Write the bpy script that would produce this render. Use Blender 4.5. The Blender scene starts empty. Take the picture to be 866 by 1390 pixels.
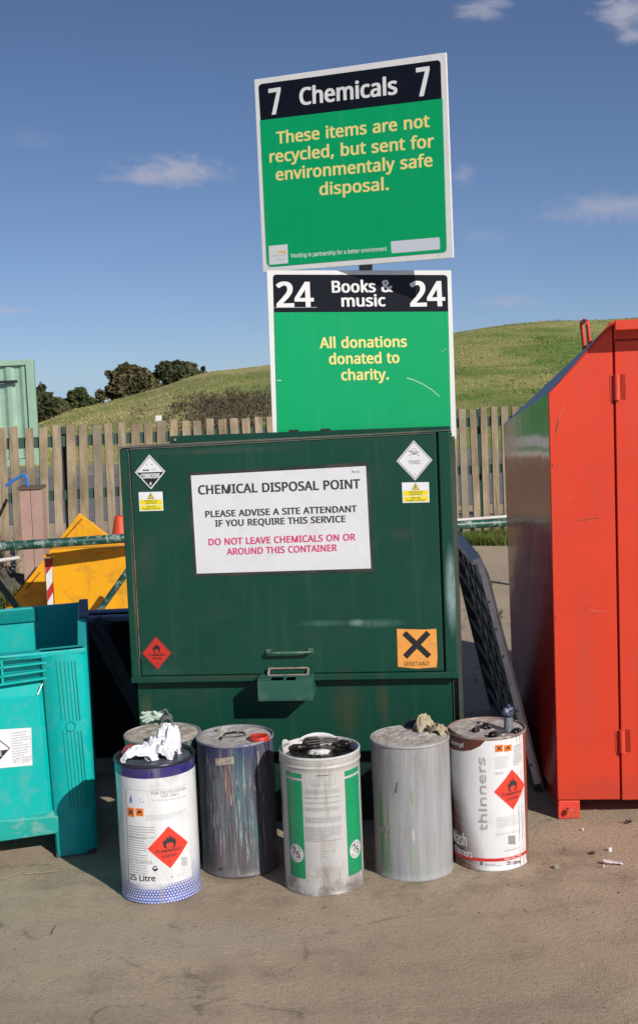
import bpy, math, random
from mathutils import Vector, Matrix, noise, geometry
R = math.radians
scene = bpy.context.scene
COL = scene.collection
random.seed(7)

# ------------------------------------------------------------------ camera model (real 50 mm lens, tripod height)
FPX, EYE, PITCH, ROLL = 1800.0, 1.62, R(4.92), R(2.4)
CAM = Vector((0, 0, EYE))
def ray(px, py):
    u = (px-433)/FPX; v = -(py-650)/FPX
    a = u*math.cos(ROLL)+v*math.sin(ROLL); b = -u*math.sin(ROLL)+v*math.cos(ROLL)
    return Vector((a, math.cos(PITCH)+b*math.sin(PITCH), -math.sin(PITCH)+b*math.cos(PITCH)))
def G(px, py, z=0.0):
    r = ray(px, py); return CAM+r*((z-EYE)/r.z)
def V(px, py, Y):
    r = ray(px, py); return CAM+r*(Y/r.y)

cd = bpy.data.cameras.new('camera'); cam = bpy.data.objects.new('camera', cd); COL.objects.link(cam)
cd.sensor_fit = 'VERTICAL'; cd.sensor_height = 36; cd.lens = FPX/1390*36
cd.shift_y = -45/1390; cd.clip_end = 6000; cd.clip_start = .05
fw = Vector((0, math.cos(PITCH), -math.sin(PITCH))); up0 = Vector((0, math.sin(PITCH), math.cos(PITCH))); rt0 = Vector((1, 0, 0))
upc = up0*math.cos(ROLL)+rt0*math.sin(ROLL); rtc = rt0*math.cos(ROLL)-up0*math.sin(ROLL)
M3 = Matrix((rtc, upc, -fw)).transposed()
cam.matrix_world = Matrix.Translation(CAM) @ M3.to_4x4()
scene.camera = cam

# ------------------------------------------------------------------ materials
class NT:
    def __init__(s, tree): s.t = tree; s.n = tree.nodes; s.l = tree.links; s.n.clear()
    def add(s, typ, ins=None, **kw):
        nd = s.n.new(typ)
        for k, v in kw.items(): setattr(nd, k, v)
        for k, v in (ins or {}).items(): s.put(nd.inputs[k], v)
        return nd
    def put(s, sock, v):
        if isinstance(v, bpy.types.NodeSocket): s.l.new(v, sock)
        else:
            if sock.type == 'RGBA' and len(v) == 3: v = (*v, 1)
            sock.default_value = v
    def math(s, op, a, b=0.0, clamp=False):
        nd = s.add('ShaderNodeMath', operation=op, use_clamp=clamp); s.put(nd.inputs[0], a); s.put(nd.inputs[1], b); return nd.outputs[0]
    def vmath(s, op, a, b=None, scale=None):
        nd = s.add('ShaderNodeVectorMath', operation=op); s.put(nd.inputs[0], a)
        if b is not None: s.put(nd.inputs[1], b)
        if scale is not None: s.put(nd.inputs[3], scale)
        return nd.outputs['Value'] if op in ('LENGTH', 'DOT_PRODUCT') else nd.outputs[0]
    def mapr(s, v, a, b, c=0.0, d=1.0, smooth=False):
        nd = s.add('ShaderNodeMapRange', {0: v, 1: a, 2: b, 3: c, 4: d}, clamp=True)
        if smooth: nd.interpolation_type = 'SMOOTHSTEP'
        return nd.outputs[0]
    def noise(s, vec, scale, detail=5, rough=.6, dist=0.0):
        return s.add('ShaderNodeTexNoise', {'Vector': vec, 'Scale': scale, 'Detail': detail, 'Roughness': rough, 'Distortion': dist}).outputs[0]
    def mix(s, f, a, b, mode='MIX'):
        nd = s.add('ShaderNodeMix', data_type='RGBA', blend_type=mode); s.put(nd.inputs[0], f); s.put(nd.inputs[6], a); s.put(nd.inputs[7], b)
        return nd.outputs[2]
    def scale(s, vec, sx, sy, sz):
        return s.vmath('MULTIPLY', vec, (sx, sy, sz))

MATS = {}
def mat(name, col, rough=.5, metal=0.0, spec=.5, var=.12, vscale=6, bump=0.0, bscale=40, dirt=None, streak=None, patches=None, coat=0, fine=0.0, custom=None):
    """dirt=(colour, amount, scale) blotches; streak=(colour, amount, density) vertical runs; patches=[(centre, radii, colour, strength)] in object space."""
    if name in MATS: return MATS[name]
    m = bpy.data.materials.new(name); m.use_nodes = True; t = NT(m.node_tree)
    out = t.add('ShaderNodeOutputMaterial'); b = t.add('ShaderNodeBsdfPrincipled')
    t.l.new(b.outputs[0], out.inputs[0])
    P = t.add('ShaderNodeTexCoord').outputs['Object']
    c = t.mix(0.0, col, col)
    if custom: c = custom(t, P, c)
    if var:
        n = t.noise(P, vscale, 6, .65)
        c = t.mix(t.mapr(n, .3, .7), c, t.mix(1.0, c, (1-var*2,)*3, 'MULTIPLY'))
    if fine:
        n = t.noise(P, 180, 3, .7)
        c = t.mix(t.mapr(n, .35, .65), c, t.mix(1.0, c, (1-fine,)*3, 'MULTIPLY'))
    rsock = rough
    if streak:
        sc, am, dens = streak
        n = t.noise(t.scale(P, dens, dens, dens*.07), 1.0, 5, .65)
        f = t.math('MULTIPLY', t.mapr(n, .52, .72), am)
        c = t.mix(f, c, sc)
    if dirt:
        dc, am, sc = dirt
        n = t.noise(P, sc, 7, .68, .6)
        f = t.math('MULTIPLY', t.mapr(n, .5, .68), am)
        c = t.mix(f, c, dc)
        rsock = t.math('ADD', t.math('MULTIPLY', f, .35), rough, True)
    for (ce, ra, pc, st) in (patches or []):
        d = t.vmath('LENGTH', t.vmath('DIVIDE', t.vmath('SUBTRACT', P, tuple(ce)), tuple(ra)))
        n = t.noise(t.scale(P, 40, 40, 12), 1.0, 5, .7)
        f = t.math('MULTIPLY', t.mapr(d, 1.0, .25), t.mapr(n, .3, .7, .25, 1.0))
        c = t.mix(t.math('MULTIPLY', f, st), c, pc)
    t.put(b.inputs['Base Color'], c); t.put(b.inputs['Roughness'], rsock)
    b.inputs['Metallic'].default_value = metal; b.inputs['Specular IOR Level'].default_value = spec
    b.inputs['Coat Weight'].default_value = coat; b.inputs['Coat Roughness'].default_value = .08
    if bump:
        n = t.noise(P, bscale, 6, .6)
        bp = t.add('ShaderNodeBump', {'Height': n, 'Strength': bump, 'Distance': .01})
        t.l.new(bp.outputs[0], b.inputs['Normal'])
    MATS[name] = m; return m

# ------------------------------------------------------------------ mesh builder
class MB:
    def __init__(s): s.v = []; s.f = []; s.m = []; s.mats = []; s.sm = []
    def mi(s, m):
        if m not in s.mats: s.mats.append(m)
        return s.mats.index(m)
    def add(s, verts, faces, m, smooth=False):
        o = len(s.v); s.v += [Vector(p) for p in verts]; i = s.mi(m)
        for f in faces: s.f.append([o+k for k in f]); s.m.append(i); s.sm.append(smooth)
        return s
    def box(s, o, ax, ay, az, m):
        """o corner; ax, ay, az edge vectors"""
        o, ax, ay, az = map(Vector, (o, ax, ay, az))
        if ax.cross(ay).dot(az) < 0: ax, ay = ay, ax
        v = [o, o+ax, o+ax+ay, o+ay, o+az, o+ax+az, o+ax+ay+az, o+ay+az]
        return s.add(v, [(0, 3, 2, 1), (4, 5, 6, 7), (0, 1, 5, 4), (1, 2, 6, 5), (2, 3, 7, 6), (3, 0, 4, 7)], m)
    def prism(s, front, back, m):
        n = len(front)
        v = list(front)+list(back)
        f = [list(range(n)), list(range(2*n-1, n-1, -1))]
        for i in range(n): j = (i+1) % n; f.append([i, i+n, j+n, j])
        return s.add(v, f, m)
    def tube(s, path, r, m, seg=10, cap=True, taper=None):
        path = [Vector(p) for p in path]; n = len(path); rings = []
        ref = Vector((0, 0, 1)); vs = []
        for i, p in enumerate(path):
            d = (path[min(i+1, n-1)]-path[max(i-1, 0)]).normalized()
            a = d.cross(ref)
            if a.length < .1: a = d.cross(Vector((1, 0, 0)))
            a.normalize(); b = d.cross(a).normalized()
            rr = r if taper is None else r+(taper-r)*i/(n-1)
            vs += [p+a*rr*math.cos(2*math.pi*k/seg)+b*rr*math.sin(2*math.pi*k/seg) for k in range(seg)]
        f = []
        for i in range(n-1):
            for k in range(seg):
                k2 = (k+1) % seg; f.append((i*seg+k, (i+1)*seg+k, (i+1)*seg+k2, i*seg+k2))
        s.add(vs, f, m, True)
        if cap: s.add(vs[:seg], [list(range(seg))], m); s.add(vs[-seg:], [list(range(seg))[::-1]], m)
        return s
    def lathe(s, c, prof, m, seg=56, dent=0.0, seed=0, close=False, smooth=True):
        c = Vector(c); vs = []; n = len(prof)
        for (r, z) in prof:
            for k in range(seg):
                a = 2*math.pi*k/seg; rr = r
                if dent: rr = r*(1+dent*noise.noise(Vector((math.cos(a)*1.6+seed, math.sin(a)*1.6, z*7))))
                vs.append(c+Vector((rr*math.cos(a), rr*math.sin(a), z)))
        f = []
        for i in range(n-1):
            for k in range(seg):
                k2 = (k+1) % seg; f.append((i*seg+k, i*seg+k2, (i+1)*seg+k2, (i+1)*seg+k))
        s.add(vs, f, m, smooth)
        if close: s.add(vs[-seg:], [list(range(seg))], m)
        return s
    def build(s, name, parent=None, base=None, bevel=0, sharp=35):
        me = bpy.data.meshes.new(name)
        if parent is not None:
            p = parent
            loc = Vector((0, 0, 0))
            while p is not None: loc += p.location; p = p.parent
        else: loc = Vector(base) if base is not None else Vector((0, 0, 0))
        me.from_pydata([tuple(v-loc) for v in s.v], [], s.f)
        for m in s.mats: me.materials.append(m)
        me.polygons.foreach_set('material_index', s.m); me.polygons.foreach_set('use_smooth', s.sm)
        me.update()
        ob = bpy.data.objects.new(name, me); COL.objects.link(ob)
        if parent is not None: ob.parent = parent
        else: ob.location = loc
        if bevel:
            b = ob.modifiers.new('bevel', 'BEVEL'); b.width = bevel; b.segments = 2; b.limit_method = 'ANGLE'; b.angle_limit = R(40)
        return ob

def tag(o, label=None, cat=None, group=None, kind=None):
    if label: o['label'] = label
    if cat: o['category'] = cat
    if group: o['group'] = group
    if kind: o['kind'] = kind
    return o
def thing(name, base, label, cat, group=None):
    o = bpy.data.objects.new(name, None); COL.objects.link(o); o.location = base; o.empty_display_size = .1
    return tag(o, label, cat, group)

# ------------------------------------------------------------------ surfaces and lettering
# letter outlines (plain sans, regular then bold): character code: [advance, contour x, y, x, y ...], 400 units to the em
OUTLINES = [{
38: [235, [98,233,114,231,127,227,138,219,146,210,151,198,153,183,152,170,147,159,140,149,131,140,120,131,107,123,169,64,177,74,183,86,188,100,191,115,220,115,216,101,212,88,207,76,202,65,195,55,187,46,234,0,196,0,168,27,158,19,147,11,134,5,121,1,111,-1,101,-3,89,-3,75,-2,62,0,51,4,41,10,33,17,26,25,21,35,18,47,17,60,18,75,23,88,30,99,40,109,52,118,66,127,60,135,53,143,47,152,43,161,40,171,38,183,40,197,46,209,54,219,66,227,75,230,86,232], [83,109,73,103,64,96,56,88,51,81,48,71,47,61,49,45,58,32,67,27,78,23,90,22,103,23,115,25,125,29,139,36,150,45], [97,209,84,208,75,202,68,194,66,183,68,172,72,162,80,151,90,140,101,147,110,154,117,161,123,171,125,183,123,194,117,202,108,208]],
44: [86, [62,34,58,22,54,9,50,-4,44,-17,39,-29,34,-41,13,-41,16,-29,19,-15,22,-1,25,12,27,25,29,37,59,37]],
46: [86, [23,17,25,27,29,34,35,38,43,39,50,38,57,34,61,27,63,17,61,7,57,1,50,-3,43,-4,35,-3,29,1,25,7]],
48: [183, [168,115,167,97,166,80,164,65,160,51,156,39,150,28,144,19,136,11,127,5,116,0,104,-2,91,-3,75,-2,61,3,49,11,39,22,30,35,24,51,19,70,17,91,16,115,17,138,19,160,23,178,29,195,37,208,47,219,60,226,74,231,91,233,108,231,122,226,134,219,144,208,153,195,159,178,164,160,167,138], [44,115,44,95,46,78,49,63,52,50,57,39,64,31,76,23,91,21,107,23,119,31,125,39,131,50,134,62,137,78,139,95,139,115,139,135,137,152,134,167,131,180,125,190,119,198,107,206,91,209,76,206,64,198,57,190,52,180,49,167,46,152,44,135]],
49: [183, [114,0,86,0,86,160,86,176,87,188,88,200,83,195,78,191,68,182,43,162,29,181,90,229,114,229]],
50: [183, [167,0,15,0,15,23,75,84,86,95,96,105,105,115,115,128,123,141,127,155,129,170,126,186,117,198,104,206,88,208,73,207,59,202,46,196,33,186,18,205,27,213,38,219,49,225,61,229,74,231,88,232,102,231,114,229,125,225,139,216,149,204,154,194,157,183,157,171,157,160,154,148,150,138,145,127,138,117,130,107,120,96,110,85,99,74,51,27,167,26]],
51: [183, [158,175,157,161,152,149,145,139,136,131,124,125,111,121,127,116,141,110,152,102,159,92,164,79,165,65,164,52,161,41,156,30,149,20,139,12,127,5,113,1,96,-2,77,-3,66,-3,54,-2,44,0,29,3,14,9,14,36,24,31,35,28,46,25,57,22,67,21,78,21,96,22,111,26,122,33,130,42,134,53,136,66,134,79,128,89,119,97,106,102,96,104,84,106,72,106,49,106,49,130,72,130,84,131,94,133,103,136,115,142,123,151,128,161,129,174,126,188,118,199,105,206,88,209,76,208,65,206,56,203,47,199,38,195,30,189,16,209,25,215,35,220,46,225,59,229,72,231,87,232,109,230,127,225,141,216,150,205,156,191]],
52: [183, [177,52,144,52,144,0,116,0,116,52,7,52,7,76,115,230,144,230,144,77,177,77], [116,149,117,165,117,178,118,189,118,200,114,194,110,187,107,181,103,175,34,77,116,77]],
53: [183, [88,140,103,140,117,137,129,132,140,126,149,119,156,110,161,99,164,87,165,73,164,58,161,44,155,32,147,22,137,13,126,6,112,1,97,-2,80,-3,68,-3,57,-2,46,0,32,4,20,9,20,36,33,30,48,25,64,22,80,21,96,22,110,26,121,33,129,43,135,55,136,70,135,84,130,96,123,105,112,111,97,115,79,117,69,116,58,115,48,114,40,112,26,121,34,229,149,229,149,203,58,203,53,137,68,139,77,140]],
54: [183, [18,98,18,111,19,124,20,137,23,150,26,162,30,173,35,184,41,195,48,204,57,212,67,219,78,225,91,229,106,231,123,232,130,232,137,232,145,231,151,229,151,205,145,207,138,208,131,209,123,209,109,208,97,206,86,202,73,193,63,182,56,168,51,152,48,141,47,129,46,116,48,116,53,124,60,130,68,136,78,140,89,143,102,143,115,142,126,140,137,135,146,129,154,121,160,111,165,100,167,88,168,74,167,59,164,45,159,33,153,22,144,13,134,6,123,1,110,-2,96,-3,80,-2,65,3,52,11,40,21,34,31,28,41,24,53,20,67,18,81], [95,21,108,22,119,26,128,34,135,44,139,57,140,74,139,87,136,99,129,108,121,116,110,120,96,121,82,120,70,115,60,108,52,99,48,89,46,79,47,69,49,58,53,49,59,39,66,32,74,26,84,22]],
55: [183, [44,0,138,203,14,203,14,229,168,229,168,207,75,0]],
56: [183, [91,232,104,232,116,229,127,226,141,218,151,208,158,194,160,177,159,164,154,153,147,144,138,135,128,128,116,121,130,114,142,106,152,97,161,86,166,74,167,59,166,47,163,36,158,26,151,18,142,10,132,4,120,0,107,-2,92,-3,77,-2,63,0,51,4,40,10,31,17,25,25,20,35,17,46,16,58,17,73,22,86,30,96,40,106,51,113,63,120,52,127,43,134,35,143,28,153,24,164,23,178,25,194,32,207,43,218,56,226,67,229,79,232], [43,58,46,43,55,30,65,24,77,20,92,19,106,20,118,24,128,30,137,43,140,59,138,70,134,79,127,87,117,94,105,100,92,106,87,108,74,102,63,95,54,87,48,79,45,69], [91,209,75,207,62,201,54,191,51,176,52,166,56,157,63,149,72,143,82,137,93,132,103,137,113,143,121,149,127,157,131,166,132,176,129,191,121,201,108,207]],
57: [183, [167,131,166,118,166,105,164,92,162,80,159,67,155,56,150,45,143,34,136,25,127,17,117,10,106,4,93,0,78,-2,62,-3,55,-3,47,-2,39,-1,33,0,33,24,39,22,46,21,54,20,61,20,75,21,87,23,98,27,111,36,121,47,126,56,131,66,134,77,136,88,137,100,138,112,136,112,131,105,124,99,116,93,106,89,95,87,82,86,69,87,58,89,47,94,38,100,30,108,24,117,20,128,17,141,16,155,17,170,20,184,25,196,32,207,41,216,51,223,62,228,75,231,89,232,105,231,120,226,133,218,144,207,151,198,156,188,161,176,164,162,166,148], [89,209,77,207,66,203,57,195,50,185,45,172,44,155,45,142,49,130,55,120,63,113,74,109,88,108,102,109,115,114,124,121,132,130,137,140,138,150,137,160,135,170,131,180,126,190,119,197,111,203,101,207]],
65: [205, [175,0,147,71,56,71,29,0,0,0,89,230,115,230,205,0], [113,166,110,175,105,189,102,200,99,187,95,175,92,166,66,97,139,97]],
66: [209, [97,229,123,228,145,223,162,216,174,206,181,191,183,172,182,160,179,148,172,139,164,131,153,125,140,122,140,120,154,117,166,112,176,104,184,94,189,81,191,65,190,52,187,40,182,30,174,21,165,13,154,8,141,3,127,1,112,0,31,0,31,229], [102,132,120,133,133,136,143,141,151,153,154,169,150,185,140,196,130,201,116,203,98,204,60,204,60,132], [60,107,60,24,106,24,124,26,139,30,149,36,155,45,159,55,160,67,159,79,155,89,148,97,137,102,128,105,117,107,104,107]],
67: [203, [129,207,117,206,106,204,96,201,83,193,71,182,65,174,60,164,55,153,52,141,51,128,50,115,51,97,54,80,59,65,66,53,74,42,85,33,98,27,112,23,129,22,144,23,157,25,171,28,184,31,184,6,171,2,157,-1,148,-2,137,-3,125,-3,103,-2,83,3,66,11,52,22,40,36,31,52,25,71,21,92,20,115,20,132,23,147,27,162,32,176,39,188,48,200,58,209,69,217,82,224,97,228,113,231,130,232,141,232,153,231,164,229,179,224,193,219,181,194,170,199,158,203,144,206]],
68: [234, [215,117,213,92,208,71,200,52,189,36,176,23,159,13,140,6,119,1,95,0,31,0,31,229,102,229,124,228,144,223,162,216,177,206,190,194,201,179,208,161,213,140], [184,116,183,135,180,152,174,166,166,178,156,187,145,195,131,200,115,203,98,204,60,204,60,25,91,25,120,27,143,35,161,48,174,65,182,88]],
69: [178, [159,0,31,0,31,229,159,229,159,204,60,204,60,132,153,132,153,107,60,107,60,25,159,25]],
70: [166, [60,0,31,0,31,229,159,229,159,204,60,204,60,123,153,123,153,97,60,97]],
71: [234, [131,121,210,121,210,9,197,5,185,2,172,0,159,-2,145,-3,129,-3,107,-2,87,3,69,11,54,22,42,36,32,52,25,71,21,91,20,115,21,137,26,158,34,177,44,193,58,207,74,218,93,226,114,231,138,232,151,232,163,231,175,229,186,226,196,223,207,219,196,194,183,199,168,203,153,206,137,207,119,206,104,202,90,196,78,187,68,176,60,164,54,149,51,133,50,115,51,97,54,81,59,66,66,53,75,42,86,34,100,27,117,23,136,22,150,22,162,23,172,25,181,27,181,95,131,95]],
72: [238, [206,0,177,0,177,107,60,107,60,0,31,0,31,229,60,229,60,132,177,132,177,229,206,229]],
73: [109, [96,0,13,0,13,17,40,23,40,206,13,212,13,229,96,229,96,212,69,206,69,23,96,17]],
75: [199, [199,0,165,0,83,109,60,89,60,0,31,0,31,229,60,229,60,116,70,127,80,138,99,160,161,229,195,229,104,129]],
76: [168, [31,0,31,229,60,229,60,26,160,26,160,0]],
77: [291, [132,0,57,201,56,194,57,184,57,174,57,163,58,151,58,139,58,0,31,0,31,229,74,229,144,41,217,229,260,229,260,0,231,0,231,141,231,152,232,163,232,174,233,184,234,200,156,0]],
78: [244, [213,0,179,0,56,190,56,182,56,173,57,151,58,140,58,128,58,0,31,0,31,229,64,229,187,39,187,55,186,77,186,89,186,100,186,229,213,229]],
79: [251, [231,115,230,98,228,82,224,67,219,53,212,40,204,29,195,20,184,12,171,5,157,0,142,-2,125,-3,108,-2,93,1,79,5,66,12,55,20,46,29,38,40,31,53,26,67,22,82,20,98,20,115,21,138,25,158,31,177,40,193,52,207,66,218,83,226,103,231,126,233,147,231,167,226,183,218,198,207,210,193,219,177,226,158,230,138], [50,115,51,96,54,80,58,65,64,52,73,42,83,33,95,27,109,23,125,22,142,23,156,27,168,33,178,42,186,52,192,65,197,80,200,96,200,115,198,142,192,164,183,183,168,196,149,204,126,207,109,206,95,202,83,196,73,188,64,177,58,164,54,150,51,133]],
80: [194, [92,229,119,227,141,221,157,211,169,198,175,181,178,162,177,148,173,135,167,122,158,111,150,105,141,100,130,95,117,92,103,90,86,89,60,89,60,0,31,0,31,229], [89,204,60,204,60,114,83,114,97,114,109,116,119,119,132,125,141,133,146,145,148,160,146,174,142,185,134,193,123,199,108,203]],
81: [251, [231,115,230,97,228,80,223,64,218,50,210,37,201,26,190,16,178,8,164,3,219,-55,178,-55,133,-3,129,-3,125,-3,108,-2,93,1,79,5,66,12,55,20,46,29,38,40,31,53,26,67,22,82,20,98,20,115,21,138,25,158,31,177,40,193,52,207,66,218,83,226,103,231,126,233,147,231,167,226,183,218,198,207,210,193,219,177,226,158,230,138], [50,115,51,96,54,80,58,65,64,52,73,42,83,33,95,27,109,23,125,22,142,23,156,27,168,33,178,42,186,52,192,65,197,80,200,96,200,115,198,142,192,164,183,183,168,196,149,204,126,207,109,206,95,202,83,196,73,188,64,177,58,164,54,150,51,133]],
82: [200, [94,229,112,228,128,226,141,222,153,216,162,209,169,200,174,190,177,178,178,164,176,147,171,133,163,122,154,114,143,108,132,103,195,0,161,0,106,95,60,95,60,0,31,0,31,229], [93,204,60,204,60,119,94,119,111,120,125,124,135,130,142,139,146,149,148,163,146,176,142,187,134,194,124,200,110,203]],
83: [176, [161,61,160,48,157,37,151,26,144,18,134,10,123,4,110,0,95,-2,79,-3,67,-3,55,-2,44,0,33,2,24,4,16,8,16,35,29,30,45,26,57,24,68,22,81,22,96,23,109,26,119,32,126,39,131,48,132,59,131,69,127,78,121,85,111,92,102,96,91,101,78,106,64,112,52,118,42,124,34,132,28,140,23,150,20,161,19,174,20,185,23,196,29,205,36,213,44,220,54,225,66,229,79,231,92,232,105,232,116,231,127,229,142,225,156,219,147,195,134,199,121,203,107,206,92,207,79,206,68,203,59,198,53,191,50,183,48,174,50,163,53,154,60,147,69,140,77,136,87,132,98,127,111,122,123,117,133,111,145,102,154,91,159,78]],
84: [178, [104,0,75,0,75,204,3,204,3,229,175,229,175,204,104,204]],
85: [234, [205,81,204,66,201,51,196,38,188,26,178,16,166,8,152,2,135,-2,116,-3,90,-1,68,7,51,20,39,37,31,58,29,81,29,229,58,229,58,81,59,63,64,49,73,37,84,29,99,24,118,22,131,23,142,25,152,29,163,38,171,50,175,65,177,81,177,229,205,229]],
86: [192, [192,229,111,0,82,0,0,229,30,229,82,82,85,73,88,64,93,48,95,40,96,32,98,40,100,48,102,56,105,64,111,83,162,229]],
87: [298, [294,229,233,0,204,0,159,150,156,164,152,177,149,188,148,195,147,188,144,177,141,164,139,156,137,149,94,0,64,0,4,229,34,229,70,89,73,75,76,60,78,54,79,47,81,35,83,48,84,55,85,62,89,76,93,91,133,229,163,229,205,90,207,82,209,75,213,60,214,53,215,47,217,35,219,43,220,51,222,61,224,70,229,89,264,229]],
88: [188, [187,0,154,0,93,99,32,0,1,0,77,119,6,229,38,229,94,139,151,229,181,229,110,120]],
89: [182, [91,116,150,229,182,229,105,89,105,0,76,0,76,88,0,229,31,229]],
90: [183, [171,0,12,0,12,22,133,203,16,203,16,229,168,229,168,207,47,26,171,26]],
97: [180, [92,175,112,173,127,169,139,161,147,150,152,135,154,117,154,0,133,0,128,24,119,16,111,9,103,3,94,0,82,-2,69,-3,54,-2,41,2,30,9,22,19,17,32,15,48,17,64,24,77,35,87,51,95,72,100,97,103,126,104,126,114,124,132,117,144,106,150,91,152,78,151,65,148,53,144,42,139,34,160,46,166,60,170,71,173,81,174], [101,83,82,81,67,78,56,73,47,62,44,47,46,35,53,26,63,21,75,20,89,21,101,25,112,32,120,41,124,53,126,69,126,84]],
98: [197, [55,184,55,174,55,164,54,156,54,149,55,149,64,159,76,167,85,172,96,174,109,175,129,172,146,165,160,153,171,135,177,113,180,86,179,67,176,51,171,37,164,24,156,14,146,7,135,1,122,-2,109,-3,96,-2,85,0,76,4,64,12,55,22,53,22,47,0,27,0,27,244,55,244], [104,151,88,150,75,145,66,136,60,123,57,113,56,101,55,87,57,66,60,50,66,37,75,28,88,22,105,20,119,22,130,28,139,37,145,50,149,67,150,86,149,106,145,122,139,135,130,144,118,150]],
99: [154, [96,-3,82,-2,68,1,56,6,45,13,35,23,28,35,22,49,19,66,18,85,19,105,22,122,28,137,36,149,46,158,57,166,70,171,83,174,98,175,111,174,123,172,135,169,143,166,135,142,126,145,117,148,107,150,98,150,82,149,69,143,59,134,52,121,49,111,47,99,47,85,47,72,49,61,52,50,59,38,69,29,81,23,96,21,109,22,121,24,131,27,140,31,140,6,131,2,121,-1,110,-3]],
100: [197, [88,-3,68,-1,51,7,37,19,26,36,20,59,18,86,20,113,26,135,37,153,51,165,69,173,89,175,101,174,112,172,121,168,129,163,136,157,142,150,144,150,143,162,142,169,142,175,142,244,170,244,170,0,147,0,143,23,136,16,129,10,121,4,112,0,101,-2], [93,20,109,22,122,27,131,35,137,47,141,62,142,80,142,85,141,105,137,121,132,135,122,144,109,150,92,152,78,150,67,144,58,134,52,120,48,104,47,85,48,66,52,50,58,37,67,28,79,22]],
101: [181, [94,175,108,174,120,171,132,166,141,158,150,149,156,138,161,126,164,112,165,98,165,81,47,81,49,63,54,48,62,36,73,28,86,23,102,21,117,22,131,24,144,28,157,33,157,8,144,3,131,0,117,-3,100,-3,85,-2,70,1,57,7,46,14,36,24,28,36,22,51,19,67,18,85,19,103,22,119,27,133,34,146,43,156,54,164,66,170,79,174], [93,152,81,151,70,146,61,139,55,129,50,117,47,103,135,103,134,117,131,129,125,138,117,146,106,150]],
102: [110, [106,150,63,150,63,0,35,0,35,150,5,150,5,163,35,173,35,183,36,197,38,209,42,219,50,231,61,239,74,244,91,245,101,245,110,244,117,242,124,240,117,217,111,219,105,221,98,222,91,222,79,220,70,213,65,201,63,183,63,172,106,172]],
103: [197, [88,175,104,174,119,169,131,161,142,149,144,149,148,172,170,172,170,-3,169,-18,166,-32,162,-44,155,-54,147,-62,136,-69,124,-73,110,-76,93,-77,81,-77,70,-76,59,-74,44,-71,31,-66,31,-40,44,-46,60,-50,71,-52,82,-53,95,-54,108,-52,120,-48,129,-41,136,-31,141,-19,142,-5,142,2,142,13,143,23,132,11,119,3,105,-2,89,-3,68,-1,51,7,36,20,26,38,20,60,18,86,20,111,26,133,36,151,51,164,68,172], [92,151,79,149,68,144,59,134,52,121,49,111,47,99,47,85,48,66,52,50,59,37,68,27,79,22,93,20,105,21,115,23,124,28,131,34,136,42,140,52,142,65,142,79,142,86,142,100,140,113,137,123,130,136,121,145,108,150]],
104: [198, [55,172,55,166,55,160,54,148,56,148,62,156,70,163,78,168,88,172,99,174,109,175,123,174,134,172,144,168,156,160,165,148,169,138,171,126,172,112,172,0,144,0,144,110,143,123,140,133,135,141,123,149,106,151,89,150,76,144,66,135,60,123,58,113,56,102,55,89,55,0,27,0,27,244,55,244]],
105: [83, [55,172,55,0,27,0,27,172], [42,236,48,235,53,232,57,227,58,218,57,211,53,205,48,202,42,200,35,202,30,205,26,211,25,218,26,227,30,232,35,235]],
107: [171, [55,116,55,111,55,103,54,89,61,96,69,106,76,114,131,172,164,172,94,98,168,0,134,0,75,80,55,63,55,0,27,0,27,244,55,244]],
108: [83, [55,0,27,0,27,244,55,244]],
109: [300, [216,175,234,173,248,169,260,160,268,148,272,132,274,112,274,0,246,0,246,111,244,128,238,141,227,149,211,151,196,150,184,145,175,137,169,126,166,112,165,95,165,0,137,0,137,111,136,123,133,133,128,141,121,147,112,150,101,151,86,150,74,144,66,135,60,123,57,113,56,102,55,89,55,0,27,0,27,172,50,172,54,149,56,149,62,157,69,163,77,169,87,172,96,174,106,175,119,174,130,172,140,168,151,159,159,146,161,146,167,155,175,163,184,168,194,172,205,174]],
110: [198, [110,175,129,173,144,169,157,160,165,148,171,132,172,112,172,0,144,0,144,110,143,123,140,133,135,141,123,149,106,151,89,150,76,144,66,135,60,123,57,108,55,89,55,0,27,0,27,172,50,172,54,149,56,149,62,157,70,163,79,169,89,172,99,174]],
111: [194, [177,86,176,73,174,60,171,48,167,38,162,28,155,20,144,10,130,3,119,-1,108,-3,97,-3,80,-2,65,3,52,10,40,20,34,28,28,38,24,48,20,60,18,73,18,86,19,104,22,120,27,135,35,147,44,157,55,165,68,171,82,174,98,175,113,174,126,171,139,165,150,157,159,147,167,135,172,120,176,104], [47,86,47,73,49,62,52,51,59,38,69,28,81,22,97,20,113,22,126,28,135,38,142,51,145,62,147,73,148,86,147,99,145,111,142,121,135,134,126,144,113,149,97,151,81,149,68,144,59,134,52,121,48,105]],
112: [197, [109,175,129,173,146,165,160,153,171,136,177,114,180,86,179,68,176,51,171,37,164,25,156,15,146,7,135,1,122,-2,109,-3,96,-2,85,0,76,4,68,9,61,15,55,22,54,22,55,8,55,0,55,-6,55,-77,27,-77,27,172,50,172,54,149,61,156,68,162,76,167,85,172,96,174], [104,151,88,150,76,145,67,137,61,125,58,116,56,104,55,92,55,86,56,73,57,61,60,50,66,37,75,28,88,22,105,20,119,22,130,29,139,39,145,52,148,63,150,74,150,87,149,105,145,121,139,134,130,144,118,149]],
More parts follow.
